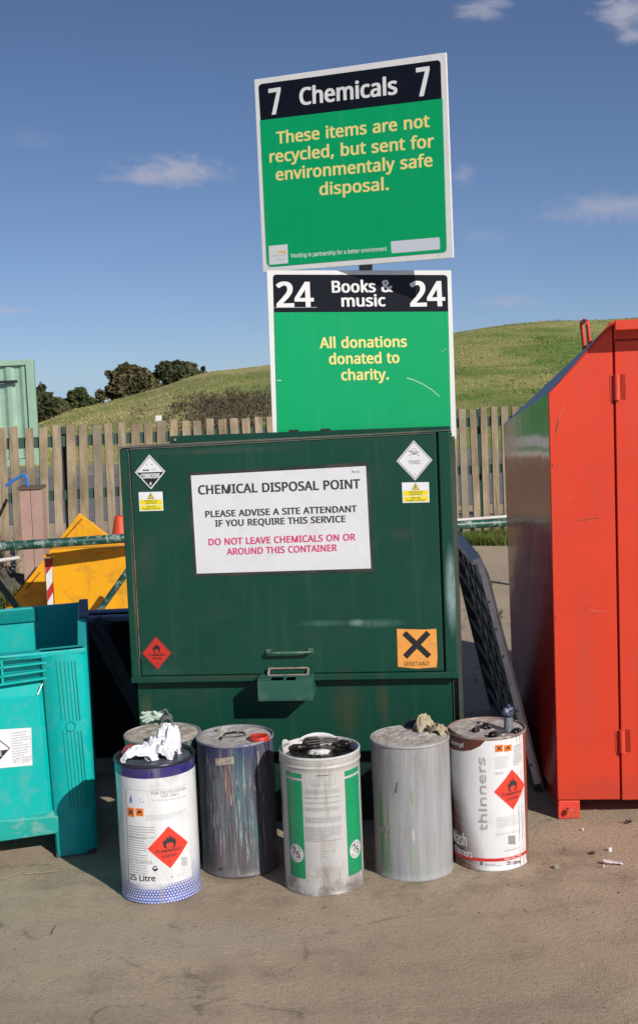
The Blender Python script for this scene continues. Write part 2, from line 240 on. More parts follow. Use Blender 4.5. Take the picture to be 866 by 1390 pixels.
113: [197, [142,-4,142,10,143,17,143,23,141,23,133,13,121,4,112,0,100,-2,88,-3,68,-1,51,7,37,19,26,36,20,59,18,86,19,104,22,121,27,135,33,147,42,157,52,165,63,171,75,174,89,175,101,174,112,172,122,167,133,159,142,149,148,172,170,172,170,-77,142,-77], [93,20,109,22,121,27,131,35,137,46,140,56,141,67,142,80,142,85,141,105,137,122,131,135,122,144,109,150,92,152,78,150,67,144,58,134,52,120,48,104,47,85,48,66,52,50,58,37,67,28,79,22]],
114: [132, [107,175,118,175,123,174,128,173,124,147,115,149,110,149,106,149,96,148,87,145,78,140,71,134,64,125,60,115,56,104,55,92,55,0,27,0,27,172,50,172,54,140,61,150,68,158,76,165,86,170,96,174]],
115: [154, [139,47,137,32,131,20,121,10,107,3,96,-1,84,-3,71,-3,54,-2,40,0,27,3,17,8,17,33,28,28,42,24,56,21,71,20,90,21,102,26,110,35,112,45,111,51,108,56,103,62,96,67,85,72,70,78,54,85,41,91,31,98,23,106,18,117,16,130,18,143,24,154,34,163,47,170,63,174,81,175,96,174,110,172,123,168,136,164,126,141,115,145,103,149,91,151,79,152,64,151,52,146,46,140,43,131,44,125,47,119,53,114,61,110,73,104,88,98,103,92,115,86,126,79,133,70,138,60]],
116: [116, [85,20,91,20,98,21,104,22,109,23,109,2,103,0,96,-2,88,-3,80,-3,67,-2,55,1,45,8,37,18,33,26,30,37,30,50,30,150,5,150,5,164,30,175,41,211,58,211,58,172,107,172,107,150,58,150,58,51,60,37,65,27,74,22]],
117: [198, [171,172,171,0,148,0,144,23,136,15,128,8,119,3,109,0,99,-3,88,-3,75,-2,63,0,53,3,41,12,32,24,28,34,26,46,25,59,25,172,54,172,54,61,55,49,58,38,63,30,75,23,92,20,109,22,122,27,132,36,138,49,141,59,142,70,143,82,143,172]],
118: [163, [65,0,0,172,30,172,67,71,72,55,75,46,77,38,79,31,81,25,83,31,85,38,88,47,91,55,96,71,133,172,163,172,98,0]],
119: [252, [138,97,134,111,131,123,128,134,126,143,123,134,121,123,118,110,116,104,114,97,83,0,51,0,4,172,33,172,56,81,59,71,61,62,65,44,67,36,68,29,71,39,74,51,77,64,81,75,111,172,142,172,171,75,176,60,178,51,180,43,182,36,183,30,185,36,187,43,188,52,191,61,196,81,220,172,249,172,201,0,168,0]],
121: [164, [0,172,30,172,68,74,74,57,76,50,79,42,81,34,82,27,86,37,89,48,94,61,98,74,133,172,164,172,89,-24,83,-39,75,-52,66,-62,55,-70,42,-75,27,-77,20,-77,13,-76,4,-74,4,-52,12,-53,17,-54,22,-54,32,-53,40,-50,46,-46,52,-40,57,-32,61,-23,70,-1]]},
{
38: [235, [98,239,115,237,130,232,142,224,152,213,158,199,159,183,158,169,153,156,145,145,135,135,123,126,116,122,168,72,171,78,177,89,181,102,187,121,227,120,222,99,218,86,213,74,207,62,200,51,196,46,242,-3,193,-6,168,18,162,13,150,6,137,-1,123,-6,112,-8,101,-9,89,-10,74,-9,61,-6,48,-2,37,4,28,12,20,22,15,33,12,46,11,60,12,76,17,91,25,103,36,114,49,123,58,128,55,131,48,139,42,149,37,159,33,170,32,183,34,199,40,213,50,224,63,232,74,236,85,238], [83,101,76,97,68,91,61,84,57,78,54,70,53,61,56,47,63,37,70,32,79,29,90,28,102,29,113,31,123,34,135,41,141,45], [97,203,86,202,79,197,74,191,73,183,74,174,78,165,85,155,91,148,98,152,106,159,112,164,117,173,119,183,117,191,113,197,106,201]],
44: [86, [69,35,64,20,60,7,56,-6,50,-19,45,-32,38,-48,6,-47,10,-27,13,-14,16,0,19,14,21,26,24,44,63,44]],
46: [86, [17,17,18,30,24,39,33,44,43,45,53,44,61,39,68,30,69,17,68,5,61,-4,53,-9,43,-11,33,-9,24,-4,18,5]],
48: [183, [174,115,174,97,172,80,170,64,166,49,162,36,156,25,148,15,140,6,130,-1,118,-6,105,-9,91,-10,74,-8,58,-3,45,6,34,18,25,32,18,50,13,69,10,91,9,115,10,139,13,161,17,180,24,197,32,212,43,224,57,232,73,237,91,239,109,237,125,232,138,224,150,212,159,197,166,180,170,161,173,139], [50,115,51,95,52,78,55,64,58,52,63,43,68,36,78,30,91,27,105,30,115,36,120,43,125,52,128,64,131,78,132,95,133,115,132,134,131,151,128,165,125,177,120,187,115,193,105,200,91,202,78,200,68,193,63,187,58,177,55,166,52,151,51,134]],
49: [183, [120,-6,80,-6,80,160,80,176,81,188,84,192,87,190,82,186,72,177,42,153,20,182,88,235,120,235]],
50: [183, [173,-6,9,-6,9,26,71,89,82,100,91,110,100,119,110,132,117,144,121,156,122,169,120,184,113,194,102,200,88,202,74,200,61,196,49,190,32,178,9,206,24,218,35,225,46,230,59,235,73,238,88,239,103,238,116,235,128,231,143,221,154,207,160,196,163,184,164,171,163,159,160,147,156,135,150,124,143,113,134,103,125,92,115,81,103,70,59,30,173,32]],
51: [183, [165,176,163,160,158,146,150,134,139,125,127,119,119,121,130,122,144,116,156,106,165,95,170,81,172,65,170,51,167,38,161,26,153,16,143,7,130,0,115,-6,97,-9,77,-10,65,-9,54,-8,43,-7,27,-3,8,5,10,43,27,37,37,34,47,31,58,29,68,27,78,27,95,28,109,32,118,37,124,45,128,54,129,66,128,77,123,85,116,91,104,96,95,98,84,99,71,100,43,100,43,136,72,137,83,137,93,139,101,142,111,147,117,155,121,163,123,173,120,186,114,194,103,200,87,202,77,202,67,200,58,197,50,194,42,189,28,181,7,210,21,220,32,226,44,231,57,235,72,238,87,239,110,237,130,231,145,221,156,208,162,193]],
52: [183, [182,47,148,47,148,-5,112,-5,112,47,2,47,2,78,112,235,148,235,148,82,182,82], [112,150,112,165,112,178,113,190,116,194,118,191,115,185,111,178,107,172,40,80,112,82]],
53: [183, [88,147,104,146,118,143,132,138,143,132,153,123,161,113,167,101,170,88,172,73,170,57,167,42,160,29,152,17,141,8,128,0,114,-5,97,-9,80,-10,68,-9,56,-8,45,-6,30,-2,14,5,16,43,35,36,50,31,65,28,80,27,95,28,107,32,117,38,124,46,128,57,130,70,129,82,125,92,118,100,109,105,96,109,79,110,70,110,59,109,49,107,38,105,19,118,28,235,155,235,155,197,64,197,59,143,67,146,77,147]],
54: [183, [11,98,12,111,12,125,14,138,16,151,20,164,24,176,29,187,36,198,44,208,53,217,64,225,76,231,90,235,105,238,122,239,130,238,138,238,146,237,157,234,156,198,143,201,137,202,130,203,123,203,110,202,99,200,89,196,77,188,68,178,62,165,57,150,55,140,53,128,52,122,45,123,48,128,56,135,65,141,76,146,88,149,102,150,116,149,128,146,140,141,150,134,159,125,166,114,171,102,174,89,175,74,174,58,171,43,165,30,158,18,148,8,137,1,125,-5,111,-9,96,-10,79,-8,63,-3,48,5,35,17,28,27,22,38,17,51,14,65,12,81], [95,27,106,28,116,32,123,38,129,47,133,58,134,74,133,86,130,96,125,104,118,110,108,114,96,115,84,113,73,109,64,103,58,96,54,87,53,79,53,70,55,60,59,51,64,43,70,36,77,31,85,28]],
55: [183, [36,-5,130,199,8,197,8,235,174,235,174,206,79,-6]],
56: [183, [91,239,105,238,118,236,130,232,145,223,157,211,164,196,167,177,165,163,160,150,152,139,142,130,131,122,125,121,133,120,146,111,157,101,166,90,172,76,174,59,173,46,169,34,164,23,156,13,146,5,135,-1,122,-6,108,-9,92,-10,76,-9,61,-6,48,-2,36,4,27,12,19,22,14,33,10,45,9,58,11,75,17,89,25,101,36,111,48,119,55,120,49,121,38,130,30,139,23,150,18,163,17,178,19,196,27,211,39,223,54,232,66,236,78,238], [50,58,52,45,60,35,67,30,78,27,92,26,105,27,115,30,123,35,131,46,133,59,132,68,129,75,122,82,114,89,103,95,89,100,87,101,77,96,67,90,59,83,54,76,51,68], [91,203,77,201,66,196,59,188,57,176,58,167,62,160,67,154,75,148,85,143,93,139,100,143,109,148,116,154,121,160,125,167,126,176,123,188,117,196,106,201]],
57: [183, [173,131,173,118,172,105,170,91,168,78,165,65,161,53,155,42,149,31,141,21,131,12,121,4,108,-2,94,-6,79,-9,62,-10,54,-9,46,-9,38,-8,26,-5,27,31,40,29,47,27,54,27,61,26,74,27,86,29,95,33,107,41,116,51,121,59,125,68,128,78,130,89,131,101,132,106,139,106,136,101,128,94,119,88,108,83,96,80,82,79,68,80,56,83,44,88,34,95,25,104,19,114,14,126,11,140,10,155,11,171,14,186,19,199,27,211,36,221,48,229,60,234,74,238,89,239,106,237,122,232,137,223,149,211,156,202,162,190,167,178,170,164,173,148], [89,202,78,201,69,197,61,191,55,182,52,170,50,155,51,143,55,133,60,125,66,119,76,115,88,114,101,116,111,120,120,126,127,133,131,142,132,150,131,159,129,169,126,178,121,186,115,193,108,198,99,201]],
65: [205, [170,-6,143,64,61,64,34,-6,-7,-5,85,236,120,236,212,-5], [107,164,104,173,99,187,102,192,105,185,101,173,98,164,73,101,131,101]],
66: [209, [97,235,124,234,146,230,165,222,179,210,187,193,190,172,189,158,184,146,177,135,167,126,155,119,146,117,146,125,156,123,169,117,181,109,190,98,196,83,198,65,196,51,193,38,187,26,179,16,169,8,157,2,143,-3,128,-6,112,-6,25,-6,25,235], [102,138,119,139,131,142,138,146,145,155,147,169,144,182,137,191,128,195,115,197,98,198,66,198,66,138], [66,101,66,30,106,31,123,32,136,36,144,41,149,48,153,57,154,67,153,77,150,85,144,91,135,97,127,99,116,101,104,101]],
67: [203, [129,200,118,200,108,198,99,195,86,188,76,178,70,170,65,161,62,151,59,140,57,128,56,115,57,97,60,82,65,68,71,56,79,46,89,39,100,33,113,30,129,29,143,29,156,31,169,34,189,38,190,1,172,-4,158,-7,148,-9,137,-9,125,-10,102,-8,81,-3,63,6,48,18,35,32,25,50,19,69,15,91,13,115,14,132,17,149,21,164,27,179,34,192,43,204,54,214,66,223,80,230,95,235,112,238,130,239,142,238,153,237,165,235,181,231,201,222,184,186,168,193,156,197,143,200]],
68: [234, [221,117,219,92,214,69,206,49,194,32,180,18,162,7,142,0,120,-5,95,-6,25,-6,25,235,102,235,125,234,146,229,165,222,181,211,195,198,206,182,215,163,219,141], [178,116,177,134,173,150,168,163,161,174,152,182,142,189,129,194,114,197,97,198,66,198,66,31,91,31,118,34,140,41,156,52,168,68,175,89]],
69: [178, [165,-6,25,-6,25,235,165,235,165,198,66,198,66,138,159,138,159,101,66,101,66,31,165,31]],
70: [166, [66,-6,25,-6,25,235,165,235,165,198,66,198,66,129,159,129,159,91,66,91]],
71: [234, [124,127,216,127,216,4,199,-1,186,-4,173,-7,160,-8,145,-9,129,-10,106,-8,85,-3,66,6,50,17,37,32,26,49,19,69,15,91,13,115,15,138,20,160,28,180,39,197,54,212,71,223,91,232,114,237,138,239,151,238,164,237,176,235,188,232,199,229,215,222,199,186,181,193,167,197,152,200,137,200,120,199,106,196,93,190,82,182,73,173,66,161,60,147,57,132,56,114,57,98,60,83,64,69,71,57,79,47,90,39,102,33,118,29,136,28,150,29,161,30,171,31,175,32,175,89,124,89]],
72: [238, [212,-6,171,-6,171,101,66,101,66,-6,25,-6,25,235,66,235,66,138,171,138,171,235,212,235]],
73: [109, [102,-6,7,-6,6,22,33,28,33,201,6,207,7,235,102,235,102,207,75,201,75,28,102,22]],
75: [199, [206,-4,161,-6,82,101,66,86,66,-6,25,-6,25,235,66,235,63,124,65,131,75,142,95,164,158,235,203,233,112,129]],
76: [168, [25,-6,25,235,66,235,66,32,166,32,166,-6]],
77: [291, [129,-5,58,194,61,193,61,185,62,174,62,163,62,151,63,139,62,-5,27,-5,27,234,77,234,144,48,214,234,264,234,264,-5,227,-5,226,141,227,152,227,163,227,174,228,184,232,194,159,-5]],
78: [244, [217,-5,176,-5,58,184,61,182,61,173,62,151,62,140,63,128,62,-5,27,-5,27,234,67,234,185,46,182,55,181,77,181,89,181,100,181,234,217,234]],
79: [251, [237,115,237,97,234,80,230,65,225,50,218,37,209,25,199,15,187,6,174,-1,159,-6,143,-9,125,-10,107,-9,91,-6,76,-1,63,6,51,15,41,25,32,37,25,50,20,65,16,81,14,97,13,115,14,138,18,160,25,179,35,197,47,211,63,223,81,232,102,237,126,239,148,237,169,232,187,223,202,212,215,197,225,180,232,160,236,138], [56,115,57,97,60,81,64,67,70,56,77,46,86,38,97,33,110,29,125,28,141,29,154,33,164,38,173,46,181,56,186,67,191,81,193,97,194,115,192,141,187,162,177,179,165,191,148,198,126,201,110,200,97,196,86,191,77,183,70,174,64,162,60,148,57,133]],
80: [194, [92,235,120,233,143,227,161,216,174,201,182,183,184,162,183,147,179,132,172,119,162,107,154,100,143,94,132,89,118,86,103,83,86,83,66,83,66,-6,25,-6,25,235], [89,198,66,198,66,120,83,120,96,121,108,122,117,125,128,130,135,137,140,147,141,160,140,172,136,181,130,188,120,193,107,197]],
81: [251, [237,115,236,96,234,79,229,62,223,47,215,33,206,21,194,11,181,3,173,1,227,-58,175,-61,131,-9,130,-9,125,-10,107,-9,91,-6,76,-1,63,6,51,15,41,25,32,37,25,50,20,65,16,81,14,97,13,115,14,138,18,160,25,179,35,197,47,211,63,223,81,232,102,237,126,239,148,237,169,232,187,223,202,212,215,197,225,180,232,160,236,138], [56,115,57,97,60,81,64,67,70,56,77,46,86,38,97,33,110,29,125,28,141,29,154,33,164,38,173,46,181,56,186,67,191,81,193,97,194,115,192,141,187,162,177,179,165,191,148,198,126,201,110,200,97,196,86,191,77,183,70,174,64,162,60,148,57,133]],
82: [200, [94,235,113,235,129,232,144,228,156,222,166,214,174,204,180,192,183,179,184,164,182,146,177,130,168,118,158,109,146,102,140,100,202,-4,157,-6,102,88,66,89,66,-6,25,-6,25,235], [93,198,66,198,66,125,94,125,110,127,122,130,131,135,137,142,140,151,141,163,140,175,137,183,131,189,122,194,109,197]],
83: [176, [167,61,166,47,163,34,156,23,148,13,138,5,125,-1,111,-6,96,-9,79,-10,66,-9,54,-8,42,-7,32,-4,22,-2,10,3,11,42,31,36,47,32,58,30,69,29,80,28,95,29,107,32,115,37,121,43,125,50,126,59,125,67,122,74,117,80,108,86,99,91,89,95,76,100,62,106,49,112,38,119,29,128,22,137,17,148,14,160,13,174,14,187,17,198,23,209,31,218,41,225,52,231,64,235,78,238,92,239,105,238,117,237,128,235,144,231,163,223,150,187,132,193,119,197,106,200,92,200,80,200,70,197,63,193,59,187,56,181,55,173,56,165,59,158,64,152,72,146,80,142,89,138,101,133,114,128,126,123,136,117,149,107,159,94,165,79]],
84: [178, [110,-6,69,-6,69,198,-3,198,-3,235,181,235,181,198,110,198]],
85: [234, [212,81,211,65,207,49,201,35,193,22,182,11,169,2,154,-4,136,-8,116,-10,89,-7,65,1,47,16,33,34,25,56,22,81,23,235,64,235,64,81,66,65,70,52,77,42,87,34,101,30,118,28,130,29,140,31,148,35,158,43,165,53,169,66,170,81,171,235,211,235]],
86: [192, [200,234,115,-6,77,-6,-7,234,35,235,88,84,91,75,94,66,99,49,101,41,96,41,92,41,94,49,96,58,99,66,105,85,157,235]],
87: [298, [299,233,237,-5,200,-5,155,149,151,163,147,176,145,187,148,189,151,188,149,176,146,163,144,155,142,148,97,-5,61,-5,-1,233,38,234,74,90,78,76,81,61,82,55,83,48,81,41,78,49,79,56,81,63,84,78,88,92,130,234,167,234,210,91,212,84,214,76,217,61,219,54,220,48,217,41,214,44,215,52,217,61,219,71,224,91,260,234]],
88: [188, [194,-4,150,-6,93,91,35,-6,-6,-4,70,119,-1,233,42,235,94,148,147,235,189,233,118,120]],
89: [182, [91,125,147,235,189,233,112,87,111,-6,70,-6,70,86,-7,233,35,235]],
90: [183, [177,-6,6,-6,6,24,125,199,10,197,10,235,174,235,174,205,55,30,177,32]],
97: [180, [92,181,113,180,130,175,143,166,153,153,159,137,160,117,160,-6,128,-6,126,16,124,11,115,4,106,-2,95,-6,83,-9,69,-10,53,-8,39,-4,26,4,16,16,10,30,8,48,11,66,19,81,31,93,49,101,71,107,97,109,120,110,120,113,118,130,112,139,104,144,91,146,79,145,67,142,56,138,39,131,26,163,44,172,59,177,70,179,81,181], [101,77,83,75,69,72,60,68,53,59,50,47,52,38,57,31,65,27,75,26,88,27,98,31,107,36,114,44,118,55,120,69,120,78]],
98: [197, [62,184,62,174,61,164,61,155,60,155,53,156,60,164,73,173,83,178,95,180,109,181,130,179,149,170,165,157,177,138,184,114,186,86,185,67,182,49,177,34,169,21,160,10,149,1,137,-5,123,-8,109,-10,95,-9,83,-6,73,-1,60,7,53,15,58,15,52,-6,21,-6,21,250,62,250], [104,145,89,143,79,139,71,132,66,121,64,112,62,100,62,87,63,67,66,52,71,41,79,33,89,28,104,27,117,28,126,33,134,41,139,52,143,68,144,86,143,105,139,120,134,131,126,139,117,143]],
99: [154, [96,-10,81,-9,66,-5,53,0,41,8,30,19,22,32,16,47,12,65,11,85,12,106,16,124,23,140,31,153,42,163,54,172,68,177,82,180,98,182,112,181,125,179,137,175,151,169,138,135,125,139,115,142,106,143,98,144,83,142,73,138,64,130,58,119,56,109,54,98,53,85,54,73,56,62,58,53,64,42,72,34,83,29,96,28,108,28,119,30,129,33,145,38,147,2,134,-4,123,-7,111,-9]],
100: [197, [88,-10,67,-7,48,1,32,15,20,34,13,57,11,86,13,114,20,138,32,157,48,171,67,179,88,182,102,181,114,178,124,173,133,168,141,161,145,156,137,156,136,162,136,169,135,175,136,250,176,250,176,-6,142,-6,140,15,141,11,133,5,124,-1,114,-6,102,-9], [93,27,108,28,118,32,126,39,131,49,135,63,136,80,136,85,135,104,131,119,126,131,119,139,108,144,92,145,80,144,71,139,64,130,58,118,54,103,53,85,54,67,58,52,64,41,71,33,80,28]],
101: [181, [94,182,109,180,123,177,135,171,146,163,155,153,162,141,167,128,170,113,171,98,171,74,53,75,55,64,60,51,66,41,76,33,87,29,102,27,116,28,129,30,142,34,162,40,163,4,146,-3,132,-7,117,-9,100,-10,84,-8,68,-5,54,1,42,9,31,20,22,33,16,49,12,66,11,85,12,103,16,120,21,136,29,149,39,161,50,170,63,176,78,180], [93,146,82,144,73,141,66,135,60,126,56,116,54,109,129,109,128,116,125,126,120,134,113,140,105,144]],
102: [110, [113,144,69,144,69,-6,29,-6,29,144,-1,144,-2,168,29,178,29,183,29,197,32,210,36,222,45,235,58,245,73,250,91,252,101,251,111,250,119,248,132,244,121,210,110,213,104,214,97,216,92,216,82,214,75,209,71,199,70,183,69,178,113,178]],
103: [197, [88,182,106,180,122,175,136,166,145,156,138,156,142,178,176,178,176,-3,175,-19,172,-34,167,-47,160,-58,151,-67,139,-74,126,-79,110,-82,93,-83,81,-83,69,-82,58,-81,42,-77,25,-71,26,-33,46,-40,61,-44,72,-46,83,-47,94,-47,107,-46,117,-42,125,-36,131,-28,134,-18,136,-5,136,2,136,13,140,15,136,6,122,-3,106,-8,88,-10,66,-7,47,2,31,16,20,35,13,59,11,86,13,112,20,135,31,155,47,170,66,179], [92,145,81,143,71,139,64,131,58,119,55,109,54,98,53,85,54,67,58,52,64,40,71,33,81,28,93,26,104,27,113,29,120,33,126,38,130,45,133,54,135,65,136,79,136,86,135,100,134,112,131,121,125,132,117,139,106,143]],
104: [198, [62,172,62,166,61,159,60,154,53,155,57,161,66,168,76,174,86,178,98,180,109,181,123,180,136,178,147,174,161,165,171,151,175,140,178,127,179,112,178,-6,138,-6,138,110,137,122,134,130,130,137,121,143,106,145,90,143,79,139,72,131,66,121,64,112,62,101,62,89,62,-6,21,-6,21,250,62,250]],
105: [83, [62,178,62,-6,21,-6,21,178], [42,243,50,241,58,237,63,229,65,218,63,208,58,200,50,196,42,194,33,196,25,200,20,208,19,218,20,229,25,237,33,241]],
107: [171, [62,116,61,110,61,103,57,96,56,100,64,110,71,118,128,178,172,175,102,98,176,-4,131,-6,74,72,62,60,61,-6,21,-6,21,250,61,250]],
108: [83, [62,-6,21,-6,21,250,62,250]],
109: [300, [216,182,235,180,251,174,264,165,273,151,279,133,280,112,280,-6,240,-6,240,110,238,127,233,137,224,143,211,145,198,144,188,139,180,133,175,124,172,111,171,95,171,-6,131,-6,130,110,129,122,127,131,123,137,118,141,111,144,101,145,88,143,78,139,71,132,66,121,64,112,62,101,62,89,62,-6,21,-6,21,178,55,178,60,155,53,155,57,161,65,169,75,174,85,178,95,181,106,182,120,181,132,178,143,174,156,163,163,153,157,153,162,160,171,168,181,174,193,178,204,181]],
110: [198, [110,182,130,180,147,174,161,165,171,151,177,133,179,112,178,-6,138,-6,138,110,137,122,134,130,130,137,121,143,106,145,90,143,79,139,72,132,66,121,63,107,62,89,62,-6,21,-6,21,178,55,178,60,155,53,155,58,161,66,169,76,174,87,178,98,181]],
111: [194, [183,86,182,72,181,59,177,46,173,35,167,25,160,16,147,5,132,-3,121,-7,109,-9,96,-10,79,-8,63,-3,48,5,35,16,28,25,22,35,18,46,14,58,12,72,11,86,12,105,16,122,21,137,29,151,40,162,52,170,65,177,81,180,98,182,114,180,128,177,142,170,154,162,164,151,172,137,178,122,182,105], [53,86,54,74,55,63,58,54,64,42,72,34,83,28,97,27,111,28,122,34,130,42,136,54,139,63,141,74,141,86,141,99,139,110,136,119,130,130,122,138,111,143,97,145,83,143,72,138,64,130,58,119,54,104]],
112: [197, [109,182,131,179,149,171,165,157,177,138,184,115,186,86,185,67,182,50,177,34,169,21,160,10,150,1,137,-5,124,-8,109,-10,95,-9,83,-6,73,-1,64,4,57,11,53,15,60,16,61,9,62,1,62,-6,62,-83,21,-83,21,178,56,178,57,157,57,160,64,167,73,173,83,178,95,181], [104,145,90,143,79,139,72,133,67,123,64,114,63,104,62,92,62,86,62,73,64,62,66,52,71,41,79,33,90,28,104,27,117,29,126,34,134,43,139,55,142,64,144,75,144,87,143,104,139,119,134,130,126,138,116,143]],
113: [197, [135,-3,136,10,136,18,137,17,144,17,137,8,124,-1,114,-6,101,-9,87,-10,66,-7,48,1,32,15,20,34,13,57,11,86,12,105,15,122,21,138,28,151,37,162,48,170,61,177,74,180,88,182,102,181,114,178,125,173,137,164,140,157,142,178,176,178,176,-83,136,-83], [93,27,107,28,118,32,126,39,131,49,133,57,135,68,136,80,136,85,135,104,131,120,126,131,118,139,107,144,92,145,80,144,71,139,63,130,58,118,54,103,53,85,54,67,58,52,64,41,71,33,81,28]],
114: [132, [107,182,118,181,124,180,135,178,129,140,114,142,110,143,106,143,97,142,89,139,82,135,75,129,70,122,66,113,63,103,62,91,62,-6,21,-6,21,178,56,178,56,149,56,154,63,163,73,170,83,176,95,180]],
115: [154, [146,47,143,30,136,16,125,4,110,-3,98,-7,85,-9,71,-10,53,-9,38,-7,25,-3,10,3,12,41,30,34,43,30,57,27,71,26,88,28,99,32,104,38,105,45,105,49,103,53,99,57,93,61,82,66,67,72,51,79,38,86,26,93,17,103,12,115,10,130,12,145,19,158,30,169,45,176,62,180,81,182,97,181,112,178,125,175,144,167,129,133,113,139,102,143,90,145,79,146,65,144,56,141,51,136,50,131,50,127,53,123,57,120,64,115,75,110,90,104,105,98,119,91,130,84,139,74,144,62]],
116: [116, [85,26,91,27,97,27,103,28,114,30,115,-3,105,-6,97,-8,88,-9,80,-10,66,-8,52,-4,40,3,31,14,27,24,24,36,23,50,23,144,-1,144,-1,168,25,179,36,218,64,217,64,178,114,178,114,144,64,144,64,51,66,39,70,32,76,28]],
117: [198, [177,178,177,-6,143,-6,141,14,141,10,132,3,122,-3,111,-7,100,-9,88,-10,74,-9,62,-6,50,-2,37,7,27,21,22,32,20,45,19,59,19,178,60,178,60,62,61,50,64,41,68,35,77,29,92,27,108,28,119,33,127,40,132,51,134,60,136,70,136,83,137,178]],
118: [163, [61,-6,-7,177,35,178,73,73,78,57,81,48,83,40,85,33,81,34,77,33,79,40,82,49,85,57,90,73,128,178,170,177,102,-6]],
119: [252, [134,96,130,109,126,122,124,133,126,136,128,133,125,122,122,109,120,102,118,95,86,-4,47,-4,-2,176,36,177,61,82,64,72,66,63,70,45,71,37,68,36,67,40,69,52,73,65,76,77,107,177,145,177,176,77,181,61,183,53,185,45,187,37,183,36,180,37,182,44,184,53,186,62,191,82,216,177,254,176,204,-4,164,-4]],
121: [164, [-7,177,35,178,74,76,80,59,82,51,85,44,87,36,83,36,80,39,83,50,88,63,92,77,129,178,171,177,95,-26,89,-42,80,-56,71,-67,58,-76,44,-82,27,-83,19,-83,13,-83,-3,-80,-2,-45,13,-47,18,-47,22,-47,30,-47,37,-44,42,-41,47,-36,51,-29,55,-21,63,-1]]}]
_tc = {}
def area2(c): return sum(c[i-1].x*c[i].y-c[i].x*c[i-1].y for i in range(len(c)))
def text2d(s, bold):
    w_ = 1 if bold >= .012 else 0; k = (s, w_)
    if k in _tc: return _tc[k]
    vs, fs, x = [], [], 0.0
    for ch in s:
        if ch == ' ': x += .26; continue
        gl = OUTLINES[w_][ord(ch)]; adv = gl[0]/400
        cs = [[Vector((c[k_]/400+x, c[k_+1]/400, 0)) for k_ in range(0, len(c), 2)] for c in gl[1:]]
        sg = area2(max(cs, key=lambda c: abs(area2(c))))
        grp = [[c] for c in cs if area2(c)*sg > 0]
        for h in [c for c in cs if area2(c)*sg <= 0]:
            for g_ in grp:
                xs = [p.x for p in g_[0]]; ys = [p.y for p in g_[0]]
                if min(xs) <= h[0].x <= max(xs) and min(ys) <= h[0].y <= max(ys): g_.append(h); break
        for g_ in grp:
            o = len(vs); vs += [(p.x, p.y) for c in g_ for p in c]
            fs += [tuple(o+i for i in t_) for t_ in geometry.tessellate_polygon(g_)]
        x += adv+(.012 if w_ else 0)
    _tc[k] = (vs, fs); return _tc[k]
def cap_h(bold):
    return max(v[1] for v in text2d('H', bold)[0])

class Plane:
    curved = False
    def __init__(s, o, Rv, Uv):
        s.o = Vector(o); s.R = Vector(Rv).normalized(); s.U = Vector(Uv).normalized(); s.N = s.R.cross(s.U).normalized()
        if s.N.y > 0: s.N = -s.N
        a = s.R.dot(s.U); s.a = a
    def uv(s, px, py):
        r = ray(px, py); t = (s.o-CAM).dot(s.N)/r.dot(s.N); p = CAM+r*t-s.o
        pr, pu = p.dot(s.R), p.dot(s.U); d = 1-s.a*s.a
        return ((pr-s.a*pu)/d, (pu-s.a*pr)/d)
    def pt(s, u, v, lift=0.0): return s.o+s.R*u+s.U*v+s.N*lift
    def P(s, px, py, lift=0.0): return s.pt(*s.uv(px, py), lift)
class Cyl:
    curved = True
    def __init__(s, c, r): s.c = Vector(c); s.r = r
    def uv(s, px, py):
        d = ray(px, py); ox, oy = CAM.x-s.c.x, CAM.y-s.c.y
        A = d.x**2+d.y**2; B = 2*(ox*d.x+oy*d.y); C_ = ox*ox+oy*oy-s.r**2; q = B*B-4*A*C_
        t = (-B-math.sqrt(q))/(2*A) if q > 0 else -B/(2*A)
        p = CAM+d*t; a = math.atan2(p.x-s.c.x, -(p.y-s.c.y))
        return (a*s.r, p.z-s.c.z)
    def pt(s, u, v, lift=0.0):
        a = u/s.r; q = s.r+lift
        return s.c+Vector((q*math.sin(a), -q*math.cos(a), v))

